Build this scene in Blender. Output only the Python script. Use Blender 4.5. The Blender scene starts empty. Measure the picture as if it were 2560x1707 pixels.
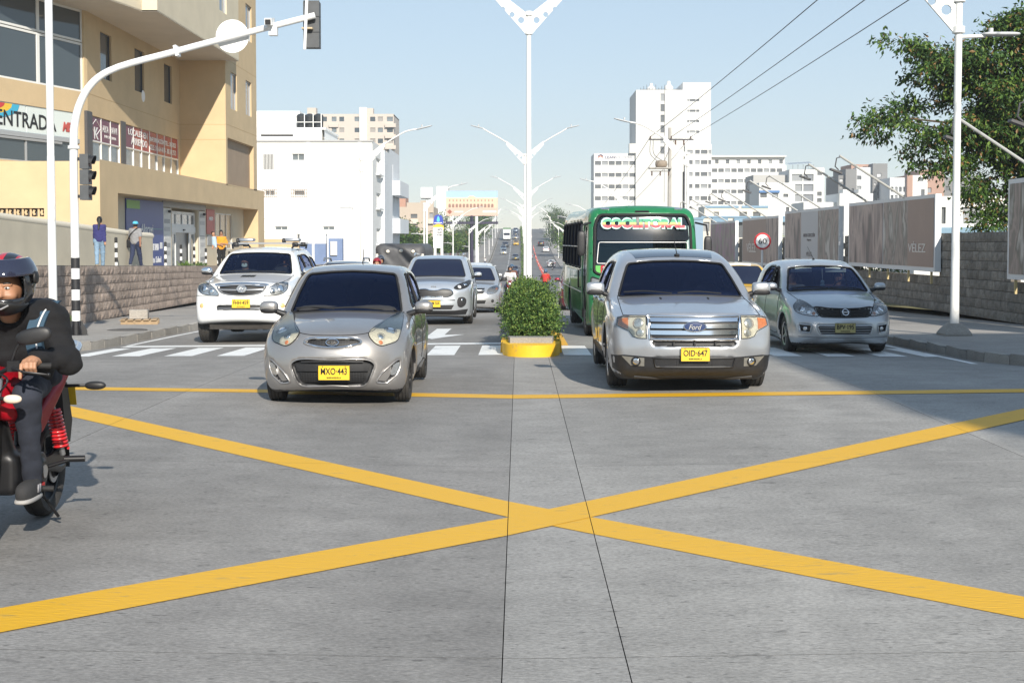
import bpy, math, random
import numpy as np
from mathutils import Vector, Matrix
from mathutils.geometry import delaunay_2d_cdt
R = math.radians
random.seed(7); rng = np.random.default_rng(7)
SC = bpy.context.scene; COL = SC.collection

# ------------------------------------------------------------------ camera, sky, sun, exposure
cam = bpy.data.cameras.new('camera'); cam.sensor_width = 36; cam.lens = 46.22
cam.shift_y = -114 / 2560; cam.clip_start = 0.1; cam.clip_end = 6000
camo = bpy.data.objects.new('camera', cam); COL.objects.link(camo)
camo.location = (0, 0, 1.8); camo.rotation_euler = (R(90 - 2.4), 0, R(0.3)); SC.camera = camo
SUN_EL, SUN_AZ = 27.5, 15.6            # the sun stands behind the camera, a little to the right
world = bpy.data.worlds.new('World'); SC.world = world; world.use_nodes = True
nt = world.node_tree; bg = nt.nodes['Background']
sky = nt.nodes.new('ShaderNodeTexSky'); sky.sky_type = 'NISHITA'; sky.sun_disc = False
sky.sun_elevation = R(SUN_EL); sky.sun_rotation = R(180 - SUN_AZ)
sky.air_density = 1.0; sky.dust_density = 0; sky.ozone_density = 4; sky.altitude = 0
# hazy tropical air: the whole dome evenly flattened and brightened
ga = nt.nodes.new('ShaderNodeGamma'); ga.inputs[1].default_value = .4; hs_ = nt.nodes.new('ShaderNodeHueSaturation'); hs_.inputs['Saturation'].default_value = 1.2; hs_.inputs['Value'].default_value = 2.95
nt.links.new(sky.outputs[0], ga.inputs[0]); nt.links.new(ga.outputs[0], hs_.inputs['Color']); nt.links.new(hs_.outputs[0], bg.inputs[0]); bg.inputs[1].default_value = 0.1
sl = bpy.data.lights.new('sun', 'SUN'); sl.energy = 4.8; sl.angle = R(0.55); sl.color = (1, 0.93, 0.82)
so = bpy.data.objects.new('sun', sl); COL.objects.link(so)
so.rotation_euler = Vector((math.sin(R(SUN_AZ)) * math.cos(R(SUN_EL)), -math.cos(R(SUN_AZ)) * math.cos(R(SUN_EL)), math.sin(R(SUN_EL)))).to_track_quat('Z', 'Y').to_euler()
SC.view_settings.view_transform = 'Standard'; SC.view_settings.look = 'None'
SC.view_settings.gamma = 1; SC.view_settings.exposure = 0.47
try:
    SC.cycles.use_denoising = True; SC.cycles.max_bounces = 8; SC.cycles.transparent_max_bounces = 12
    SC.cycles.caustics_reflective = False; SC.cycles.caustics_refractive = False
    SC.cycles.sample_clamp_indirect = 6
except Exception: pass

# ------------------------------------------------------------------ lie of the land
PROF = [(-100,0),(10,0),(20,0),(25,-.06),(30,-.16),(36,-.3),(45,-.55),(60,-1.0),(100,-2.1),(160,-3.3),(220,-3.9),(260,-3.5),(300,-2.5),(340,-.8),(375,.9),(405,2.6),(450,4.7),(500,6.1),(540,6.6),(600,6.2),(900,-4),(4000,-4)]
PX = np.array([p[0] for p in PROF], float); PZ = np.array([p[1] for p in PROF], float)
_d = np.diff(PZ) / np.diff(PX); PM = np.zeros(len(PX))
for _i in range(1, len(PX) - 1):
    a_, b_ = _d[_i-1], _d[_i]; PM[_i] = 0 if a_ * b_ <= 0 else 2 * a_ * b_ / (a_ + b_)
def zr(y):
    i = int(np.clip(np.searchsorted(PX, y, 'right'), 1, len(PX) - 1)); h = PX[i] - PX[i-1]
    t = min(max((y - PX[i-1]) / h, 0), 1)
    return float((2*t**3-3*t*t+1)*PZ[i-1] + (t**3-2*t*t+t)*h*PM[i-1] + (3*t*t-2*t**3)*PZ[i] + (t**3-t*t)*h*PM[i])
def sstep(a, b, x): t = min(max((x - a) / (b - a), 0), 1); return t * t * (3 - 2 * t)
def gz(x, y): return zr(y) + min(abs(x), 7.5) * (.017*(1 - sstep(14, 20, y)) - .01*sstep(18, 24, y))
def rcx(y): return .2 + .9 * sstep(50, 230, y)      # the avenue drifts a little to the right

# ------------------------------------------------------------------ materials
MATS = {}
def mat(name, col, rough=.6, metal=0, var=0, scale=4, bump=0, bscale=None, coat=0, spec=.5, dark=None, thr=None, stretch=None, emit=0, trans=0, world_co=False):
    """plain or mottled Principled material; var mixes in a second colour by noise, bump adds fine relief"""
    if name in MATS: return MATS[name]
    m = bpy.data.materials.new(name); m.use_nodes = True; n = m.node_tree.nodes; l = m.node_tree.links
    b = n['Principled BSDF']; c4 = (*col, 1)
    b.inputs['Base Color'].default_value = c4; b.inputs['Roughness'].default_value = rough
    b.inputs['Metallic'].default_value = metal; b.inputs['Coat Weight'].default_value = coat
    b.inputs['Coat Roughness'].default_value = .04; b.inputs['Specular IOR Level'].default_value = spec
    if emit: b.inputs['Emission Color'].default_value = c4; b.inputs['Emission Strength'].default_value = emit
    if var or bump:
        tc = n.new('ShaderNodeTexCoord'); co = tc.outputs['Object']
        if world_co: ge = n.new('ShaderNodeNewGeometry'); co = ge.outputs['Position']
        if stretch:
            mp = n.new('ShaderNodeMapping'); mp.inputs['Scale'].default_value = stretch; l.new(co, mp.inputs[0]); co = mp.outputs[0]
    if var:
        nz = n.new('ShaderNodeTexNoise'); nz.inputs['Scale'].default_value = scale; nz.inputs['Detail'].default_value = 6; nz.inputs['Roughness'].default_value = .65
        l.new(co, nz.inputs['Vector'])
        cr = n.new('ShaderNodeValToRGB'); d = dark or tuple(c * (1 - var) for c in col)
        t = thr or (.35, .68); cr.color_ramp.elements[0].position = t[0]; cr.color_ramp.elements[1].position = t[1]
        cr.color_ramp.elements[0].color = (*d, 1); cr.color_ramp.elements[1].color = c4
        l.new(nz.outputs['Fac'], cr.inputs[0]); l.new(cr.outputs[0], b.inputs['Base Color'])
    if bump:
        nb = n.new('ShaderNodeTexNoise'); nb.inputs['Scale'].default_value = bscale or scale * 6; nb.inputs['Detail'].default_value = 5
        l.new(co, nb.inputs['Vector']); bp = n.new('ShaderNodeBump'); bp.inputs['Strength'].default_value = bump; bp.inputs['Distance'].default_value = .02
        l.new(nb.outputs['Fac'], bp.inputs['Height']); l.new(bp.outputs[0], b.inputs['Normal'])
    MATS[name] = m; return m
def glass(name, tint, refl=.06, rough=.015, gcol=(1, 1, 1, 1)):
    """thin tinted pane: what is behind shows through darkened, the sky mirrors in it by Fresnel"""
    if name in MATS: return MATS[name]
    m = bpy.data.materials.new(name); m.use_nodes = True; n = m.node_tree.nodes; l = m.node_tree.links
    n.remove(n['Principled BSDF']); out = n['Material Output']
    tr = n.new('ShaderNodeBsdfTransparent'); tr.inputs[0].default_value = (*tint, 1)
    gl = n.new('ShaderNodeBsdfGlossy'); gl.inputs['Roughness'].default_value = rough; gl.inputs[0].default_value = gcol
    fr = n.new('ShaderNodeFresnel'); fr.inputs[0].default_value = 1.5
    ad = n.new('ShaderNodeMath'); ad.operation = 'ADD'; ad.inputs[1].default_value = refl - .04; ad.use_clamp = True
    mx = n.new('ShaderNodeMixShader'); l.new(fr.outputs[0], ad.inputs[0]); l.new(ad.outputs[0], mx.inputs[0])
    l.new(tr.outputs[0], mx.inputs[1]); l.new(gl.outputs[0], mx.inputs[2]); l.new(mx.outputs[0], out.inputs[0])
    MATS[name] = m; return m

# ------------------------------------------------------------------ objects
def link(name, data, parent=None):
    o = bpy.data.objects.new(name, data); COL.objects.link(o)
    if parent is not None: o.parent = parent
    return o
def tag(o, label=None, cat=None, group=None, kind=None):
    if label: o['label'] = label
    if cat: o['category'] = cat
    if group: o['group'] = group
    if kind: o['kind'] = kind
    return o
def thing(name, label, cat, loc=(0, 0, 0), rz=0, group=None):
    o = link(name, None); o.location = loc; o.rotation_euler = (0, 0, rz); o.empty_display_size = .2
    return tag(o, label, cat, group)
def copy_tree(o, parent=None):
    c = o.copy(); COL.objects.link(c); c.parent = parent
    for ch in list(o.children): copy_tree(ch, c)
    return c
def mesh_np(name, V, Fs, mats, smooth=False, mi=None):
    me = bpy.data.meshes.new(name); me.from_pydata(V.tolist() if hasattr(V, 'tolist') else V, [], Fs.tolist() if hasattr(Fs, 'tolist') else Fs)
    for m in (mats if isinstance(mats, (list, tuple)) else [mats]): me.materials.append(m)
    if mi is not None: me.polygons.foreach_set('material_index', np.asarray(mi, np.int32))
    if smooth: me.shade_smooth()
    me.update(); return me

class MB:
    """collects shapes into ONE mesh"""
    def __init__(s): s.v = []; s.f = []; s.m = []
    def add(s, vs, fs, mi=0):
        o = len(s.v); s.v += [tuple(map(float, v)) for v in vs]; s.f += [tuple(i + o for i in f) for f in fs]; s.m += [mi] * len(fs); return s
    def box(s, x0, x1, y0, y1, z0, z1, mi=0):
        vs = [(x, y, z) for z in (z0, z1) for y in (y0, y1) for x in (x0, x1)]
        return s.add(vs, [(0,2,3,1),(4,5,7,6),(0,1,5,4),(2,6,7,3),(0,4,6,2),(1,3,7,5)], mi)
    def hexa(s, b, t, mi=0):      # 4 bottom points, 4 top points, counter-clockwise
        return s.add(list(b) + list(t), [(3,2,1,0),(4,5,6,7)] + [(i, (i+1) % 4, 4 + (i+1) % 4, 4 + i) for i in range(4)], mi)
    def obox(s, c, size, M=None, mi=0):
        M = M or Matrix.Identity(3); h = [d / 2 for d in size]; c = Vector(c)
        vs = [c + M @ Vector((sx*h[0], sy*h[1], sz*h[2])) for sz in (-1,1) for sy in (-1,1) for sx in (-1,1)]
        return s.add(vs, [(0,2,3,1),(4,5,7,6),(0,1,5,4),(2,6,7,3),(0,4,6,2),(1,3,7,5)], mi)
    def tube(s, pts, r, seg=8, mi=0, cap=True, closed=False):
        pts = [Vector(p) for p in pts]; n = len(pts); rs = r if isinstance(r, (list, tuple)) else [r] * n
        vs = []; fs = []; up = None
        for i, p in enumerate(pts):
            a = pts[i-1] if (i or closed) else p; b = pts[(i+1) % n] if (i < n-1 or closed) else p
            d = (b - a)
            d = d.normalized() if d.length > 1e-9 else Vector((0,0,1))
            if up is None: up = Vector((0,0,1)) if abs(d.z) < .9 else Vector((1,0,0))
            x = up.cross(d)
            if x.length < 1e-6: x = Vector((1,0,0)).cross(d)
            x.normalize(); y = d.cross(x); up = y if abs(d.dot(y)) < .99 else up
            for k in range(seg):
                t = 2 * math.pi * k / seg; vs.append(p + (x * math.cos(t) + y * math.sin(t)) * rs[i])
        m = n if closed else n - 1
        for i in range(m):
            for k in range(seg):
                j = (i + 1) % n; fs.append((i*seg+k, i*seg+(k+1) % seg, j*seg+(k+1) % seg, j*seg+k))
        if cap and not closed: fs += [tuple(range(seg))[::-1], tuple((n-1)*seg + k for k in range(seg))]
        return s.add(vs, fs, mi)
    def lathe(s, prof, seg=24, c=(0,0,0), axis='z', mi=0, a0=0, a1=2*math.pi):
        full = abs(a1 - a0 - 2*math.pi) < 1e-6; n = len(prof); k = seg if full else seg + 1; vs = []
        for i in range(k):
            t = a0 + (a1 - a0) * i / seg; ct, st = math.cos(t), math.sin(t)
            for r, h in prof:
                vs.append({'z': (r*ct, r*st, h), 'x': (h, r*ct, r*st), 'y': (r*st, h, r*ct)}[axis])
        vs = [(a + c[0], b + c[1], d + c[2]) for a, b, d in vs]
        fs = [(i*n+j, ((i+1) % k)*n+j, ((i+1) % k)*n+j+1, i*n+j+1) for i in range(seg) for j in range(n-1)]
        return s.add(vs, fs, mi)
    def prism(s, poly, axis, d0, d1, mi=0):
        """2D polygon (counter-clockwise in its plane) swept along an axis"""
        f = {'x': lambda a, b, d: (d, a, b), 'y': lambda a, b, d: (a, d, b), 'z': lambda a, b, d: (a, b, d)}[axis]; n = len(poly)
        vs = [f(a, b, d0) for a, b in poly] + [f(a, b, d1) for a, b in poly]
        fs = [tuple(range(n))[::-1], tuple(range(n, 2*n))] + [(i, (i+1) % n, n + (i+1) % n, n + i) for i in range(n)]
        return s.add(vs, fs, mi)
    def sell(s, c, r, e=1.0, nu=20, nv=12, M=None, mi=0):
        """superellipsoid: e=1 ball, e<1 boxy"""
        sg = lambda v, p: math.copysign(abs(v) ** p, v); vs = []; c = Vector(c)
        for j in range(nv + 1):
            ph = -math.pi/2 + math.pi * j / nv
            for i in range(nu):
                th = 2 * math.pi * i / nu
                p = Vector((r[0]*sg(math.cos(ph), e)*sg(math.cos(th), e), r[1]*sg(math.cos(ph), e)*sg(math.sin(th), e), r[2]*sg(math.sin(ph), e)))
                vs.append(c + (M @ p if M else p))
        fs = [(j*nu+i, j*nu+(i+1) % nu, (j+1)*nu+(i+1) % nu, (j+1)*nu+i) for j in range(nv) for i in range(nu)]
        return s.add(vs, fs, mi)
    def mesh(s, name, mats, smooth=None):
        me = bpy.data.meshes.new(name); me.from_pydata(s.v, [], s.f)
        for m in (mats if isinstance(mats, (list, tuple)) else [mats]): me.materials.append(m)
        me.polygons.foreach_set('material_index', np.array(s.m, np.int32))
        if smooth is not None: me.shade_smooth(); me.set_sharp_from_angle(angle=R(smooth))
        me.update(); return me
    def build(s, name, mats, parent=None, smooth=None): return link(name, s.mesh(name, mats, smooth), parent)

def boxo(name, m, parent, *a): return MB().box(*a).build(name, m, parent)
def catmull(P, n=6, closed=True):
    """centripetal Catmull-Rom: no loops where long and short spans meet"""
    P = np.asarray(P, float); N = len(P); out = []
    for i in range(N if closed else N - 1):
        if closed: a, b, c, d = (P[(i+k) % N] for k in (-1, 0, 1, 2))
        else:
            b, c = P[i], P[i+1]; a = P[i-1] if i else 2*b - c; d = P[i+2] if i + 2 < N else 2*c - b
        t0 = 0.; t1 = t0 + max(np.linalg.norm(b-a), 1e-6)**.5; t2 = t1 + max(np.linalg.norm(c-b), 1e-6)**.5; t3 = t2 + max(np.linalg.norm(d-c), 1e-6)**.5
        for u in np.arange(n) / n:
            t = t1 + (t2-t1)*u
            A1 = ((t1-t)*a + (t-t0)*b)/(t1-t0); A2 = ((t2-t)*b + (t-t1)*c)/(t2-t1); A3 = ((t3-t)*c + (t-t2)*d)/(t3-t2)
            B1 = ((t2-t)*A1 + (t-t0)*A2)/(t2-t0); B2 = ((t3-t)*A2 + (t-t1)*A3)/(t3-t1); out.append(((t2-t)*B1 + (t-t1)*B2)/(t2-t1))
    if not closed: out.append(P[-1])
    return np.array(out)
def rnd(P, r=.03, n=4):
    """polygon with rounded corners"""
    P = np.asarray(P, float); N = len(P); out = []
    for i in range(N):
        a, b, c = P[i-1], P[i], P[(i+1) % N]; la, lc = np.linalg.norm(a-b), np.linalg.norm(c-b)
        p = b + (a-b)*min(r/la, .45); q = b + (c-b)*min(r/lc, .45)
        for t in np.linspace(0, 1, n + 1): out.append((1-t)**2*p + 2*t*(1-t)*b + t*t*q)
    return np.array(out)
def shape(ol, smooth, n=5, closed=True):
    if smooth is True: return catmull(ol, n, closed)
    if smooth: return rnd(ol, smooth)
    return np.asarray(ol, float)
def ell(cx, cy, rx, ry, n=20): return [(cx + rx*math.cos(2*math.pi*i/n), cy + ry*math.sin(2*math.pi*i/n)) for i in range(n)]

# ------------------------------------------------------------------ lettering (made first, while the scene is empty)
TXT = {}
def text_mesh(body, size=1.0, bold=0, shear=0, ex=.004, wid=1.0):
    k = (body, size, bold, shear, ex, wid)
    if k in TXT: return TXT[k]
    cu = bpy.data.curves.new('lettering', 'FONT'); cu.body = body; cu.size = size; cu.align_x = 'CENTER'; cu.align_y = 'CENTER'
    cu.offset = bold * size; cu.shear = shear; cu.extrude = ex; cu.resolution_u = 3
    ob = bpy.data.objects.new('lettering', cu); COL.objects.link(ob); dg = bpy.context.evaluated_depsgraph_get(); dg.update()
    me = bpy.data.meshes.new_from_object(ob.evaluated_get(dg)); bpy.data.objects.remove(ob); bpy.data.curves.remove(cu)
    if wid != 1.0:
        for v in me.vertices: v.co.x *= wid
    me.materials.clear(); TXT[k] = me; return me
def text(body, m, parent, loc, rz=0, tilt=90, fit=None, name='lettering'):
    """fit = (width, height) in metres; local plane faces -Y after the default tilt"""
    src = text_mesh(body, **TXK[body]); me = src.copy(); me.materials.append(m)
    o = link(name, me, parent); o.location = loc; o.rotation_euler = (R(tilt), 0, rz)
    if fit:
        xs = [v.co.x for v in me.vertices]; ys = [v.co.y for v in me.vertices]; w = max(xs) - min(xs); h = max(ys) - min(ys)
        cx = (max(xs) + min(xs)) / 2; cy = (max(ys) + min(ys)) / 2; sx = fit[0] / w; sy = fit[1] / h if fit[1] else sx
        for v in me.vertices: v.co.x = (v.co.x - cx) * sx; v.co.y = (v.co.y - cy) * sy
    return o
TXK = {k: dict(bold=b, shear=sh) for k, b, sh in [('MXO·443',.012,0),('OID·647',.012,0),('BPV·195',.012,0),('FHH·459',.012,0),('DNM 504',.012,0),('BARRANQUILLA',.02,0),('ENVIGADO',.02,0),('CHINACOTA',.02,0),
  ('KIA',.04,0),('Ford',.02,.35),('ENTRADA',.012,0),('ALKA',0,0),('RAWI',0,0),('INMOBILIARIA',0,0),('K',.03,0),('LOCALES EN',.02,0),('ARRIENDO',.02,0),('INFORMACIÓN TEL.: 3867823',.02,0),
  ('CELS.: 316 614 4114 - 305 242 7573',.02,0),('MED',.05,.3),('Alkarawi',.01,0),('SaludTotal',.01,0),('HUGUET SALUD',.04,0),('Tu Primero es tu Salud',.03,0),('COOLITORAL',.075,0),('CALLE',.035,0),('30',.06,0),
  ('4',.05,0),('SIDRA',.04,0),('PT',.04,0),('60',.005,0),('VÉLEZ',0,0),('NUEVA COLECCIÓN',0,0),('Mujeres',0,0),('LEAN',.015,0),('SOLUTIONS',.005,0),('N',.05,.2),('13875',.03,0),('10620',.03,0),('9180',.03,0)]}
for _t, _k in TXK.items(): text_mesh(_t, **_k)

# ------------------------------------------------------------------ distance fields: smooth solids for bodywork and figures
def smin(a, b, k): h = np.maximum(k - np.abs(a - b), 0) / k; return np.minimum(a, b) - h*h*k*.25
def smax(a, b, k): return -smin(-a, -b, k)
def poly_sdf(P, X, Y):
    P = np.asarray(P, float); sh = X.shape; x = X.ravel(); y = Y.ravel(); d = np.full(x.shape, 1e9); ins = np.zeros(x.shape, bool)
    for i in range(len(P)):
        ax, ay = P[i-1]; bx, by = P[i]; ex, ey = bx-ax, by-ay; L = ex*ex + ey*ey + 1e-12
        t = np.clip(((x-ax)*ex + (y-ay)*ey) / L, 0, 1); d = np.minimum(d, (x-ax-t*ex)**2 + (y-ay-t*ey)**2)
        c = (ay > y) != (by > y); ins ^= c & (x < (bx-ax)*(y-ay)/(by-ay+1e-12) + ax)
    d = np.sqrt(d); return np.where(ins, -d, d).reshape(sh)
class Field:
    def __init__(s, lo, hi, h):
        s.lo = np.array(lo, float); s.h = h; s.n = np.ceil((np.array(hi) - s.lo) / h).astype(int) + 1
        s.ax = [s.lo[i] + h*np.arange(s.n[i]) for i in range(3)]
        s.X, s.Y, s.Z = np.meshgrid(*s.ax, indexing='ij', sparse=True)
    def samp(s, F, p):
        g = (p - s.lo) / s.h; g = np.clip(g, 0, s.n - 1.001); i = g.astype(int); f = g - i; r = 0
        for a in (0,1):
            for b in (0,1):
                for c in (0,1):
                    w = (f[...,0] if a else 1-f[...,0]) * (f[...,1] if b else 1-f[...,1]) * (f[...,2] if c else 1-f[...,2])
                    r = r + w * F[i[...,0]+a, i[...,1]+b, i[...,2]+c]
        return r
    def grad(s, F, p, e=None):
        e = e or s.h; g = np.stack([s.samp(F, p + e*v) - s.samp(F, p - e*v) for v in np.eye(3)], -1)
        return g / (np.linalg.norm(g, axis=-1, keepdims=True) + 1e-9)
    def cast(s, F, p, axis):
        """first surface met by rays along an axis; p holds the two other coordinates"""
        p = np.asarray(p, float); k, sg = {'front': (1,1), 'rear': (1,-1), 'right': (0,-1), 'left': (0,1), 'top': (2,-1)}[axis]
        o = [i for i in range(3) if i != k]; N = int(s.n[k] * 1.5); t = np.linspace(s.ax[k][0], s.ax[k][-1], N)[::sg]
        q = np.zeros((len(p), N, 3)); q[:,:,o[0]] = p[:,None,0]; q[:,:,o[1]] = p[:,None,1]; q[:,:,k] = t
        v = s.samp(F, q); hit = v < 0; j = np.maximum(hit.argmax(1), 1); ok = hit.any(1); r = np.arange(len(p))
        a, b = v[r, j-1], v[r, j]; w = np.where(ok, a / (a - b + 1e-12), 0); out = q[r, j-1].copy()
        out[:, k] = np.where(ok, t[j-1] + (t[j] - t[j-1]) * np.clip(w, 0, 1), t[-1]); return out, ok
    def mesh(s, F, name, mats, normals=True, matfn=None, drop=None):
        n = s.n; inside = F < 0; cs = tuple(n - 1); cnt = np.zeros(cs); acc = np.zeros(cs + (3,))
        sl = lambda d: tuple(slice(d[i], n[i] - 1 + d[i]) for i in range(3))
        for k in range(3):
            o = [i for i in range(3) if i != k]
            for a in (0,1):
                for b in (0,1):
                    d0 = [0,0,0]; d0[o[0]] = a; d0[o[1]] = b; d1 = list(d0); d1[k] = 1
                    A, B = F[sl(d0)], F[sl(d1)]; x = (A < 0) != (B < 0); t = np.where(x, A / np.where(x, A - B, 1), 0)
                    cnt += x; acc[..., k] += t; acc[..., o[0]] += a * x; acc[..., o[1]] += b * x
        act = cnt > 0; idx = -np.ones(cs, int); idx[act] = np.arange(act.sum()); ijk = np.argwhere(act)
        V = s.lo + s.h * (ijk + acc[act] / cnt[act][:, None]); faces = []
        for k in range(3):
            o = [(k+1) % 3, (k+2) % 3]; s0 = [slice(None)]*3; s1 = [slice(None)]*3; s0[k] = slice(0, n[k]-1); s1[k] = slice(1, n[k])
            for q in o: s0[q] = s1[q] = slice(1, n[q]-1)
            A, B = inside[tuple(s0)], inside[tuple(s1)]; e = np.argwhere(A != B)
            if not len(e): continue
            fl = A[tuple(e.T)]; e = e.copy()
            for q in o: e[:, q] += 1
            def at(da, db): c = e.copy(); c[:, o[0]] += da; c[:, o[1]] += db; return idx[tuple(c.T)]
            qd = np.stack([at(-1,-1), at(0,-1), at(0,0), at(-1,0)], 1); qd[~fl] = qd[~fl][:, ::-1]; faces.append(qd)
        Q = np.concatenate(faces)
        for _ in range(2):
            G = np.stack([s.samp(F, V + .5*s.h*v) - s.samp(F, V - .5*s.h*v) for v in np.eye(3)], -1) / s.h
            V = V - np.clip(s.samp(F, V)[:, None] * G / ((G*G).sum(-1, keepdims=True) + .05), -.4*s.h, .4*s.h)
        if drop is not None: Q = Q[~drop(V[Q].mean(1))]
        mi = matfn(V[Q].mean(1)) if matfn else None
        me = mesh_np(name, V, Q, mats, True, mi)
        if normals: me.normals_split_custom_set_from_vertices(s.grad(F, V, s.h * .8).tolist())
        return me
def rcone(f, a, b, ra, rb):
    a = np.array(a, float); ab = np.array(b, float) - a; L = (ab*ab).sum() + 1e-9
    t = np.clip(((f.X-a[0])*ab[0] + (f.Y-a[1])*ab[1] + (f.Z-a[2])*ab[2]) / L, 0, 1)
    return np.sqrt((f.X-a[0]-t*ab[0])**2 + (f.Y-a[1]-t*ab[1])**2 + (f.Z-a[2]-t*ab[2])**2) - (ra + (rb-ra)*t)
def ellip(f, c, r):
    q = np.sqrt(((f.X-c[0])/r[0])**2 + ((f.Y-c[1])/r[1])**2 + ((f.Z-c[2])/r[2])**2); return (q - 1) * min(r)
def rbox(f, c, hs, rad):
    q = [np.abs(v - c[i]) - hs[i] + rad for i, v in enumerate((f.X, f.Y, f.Z))]
    return np.sqrt(sum(np.maximum(t, 0)**2 for t in q)) + np.minimum(np.maximum(np.maximum(q[0], q[1]), q[2]), 0) - rad

# ------------------------------------------------------------------ bodywork
RUB = mat('black_rubber', (.012,.012,.013), .75, bump=.15, bscale=60)
PLA = mat('black_plastic', (.02,.02,.022), .5, var=.4, scale=14)
SEAM = mat('panel_gap', (.008,.008,.009), .8)
CHR = mat('chrome', (.82,.83,.85), .12, 1)
ALU = mat('wheel_alloy', (.42,.43,.45), .35, .8)
TYR = mat('tyre_rubber', (.022,.022,.022), .85, var=.45, scale=9, dark=(.05,.045,.04), bump=.2, bscale=80)
LAMP = mat('lamp_reflector', (.72,.73,.74), .22, .85, var=.3, scale=26)
LAMPO = mat('lamp_reflector_hazed', (.8,.78,.68), .4, .2, var=.3, scale=26)
AMB = mat('amber_lens', (.75,.22,.03), .25, 0, var=.25, scale=30, coat=.6)
LENS = glass('lamp_lens', (.93,.93,.92), .12, .03)
LENSO = glass('lamp_lens_hazed', (.95,.94,.88), .14, .2)
YEL = mat('plate_yellow', (.83,.56,.03), .45, var=.12, scale=20)
INKM = mat('plate_ink', (.015,.013,.012), .5)
CAB = mat('cabin_grey', (.022,.022,.025), .85)
SEATM = mat('seat_cloth', (.07,.07,.08), .9)
RED = mat('tail_lamp_red', (.45,.012,.015), .25, coat=.6)
def paint(name, col, metal=.6, rough=.32, coat=1.0, dust=.1): return mat('paint_' + name, col, rough, metal, var=dust, scale=2.2, coat=coat)

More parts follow.
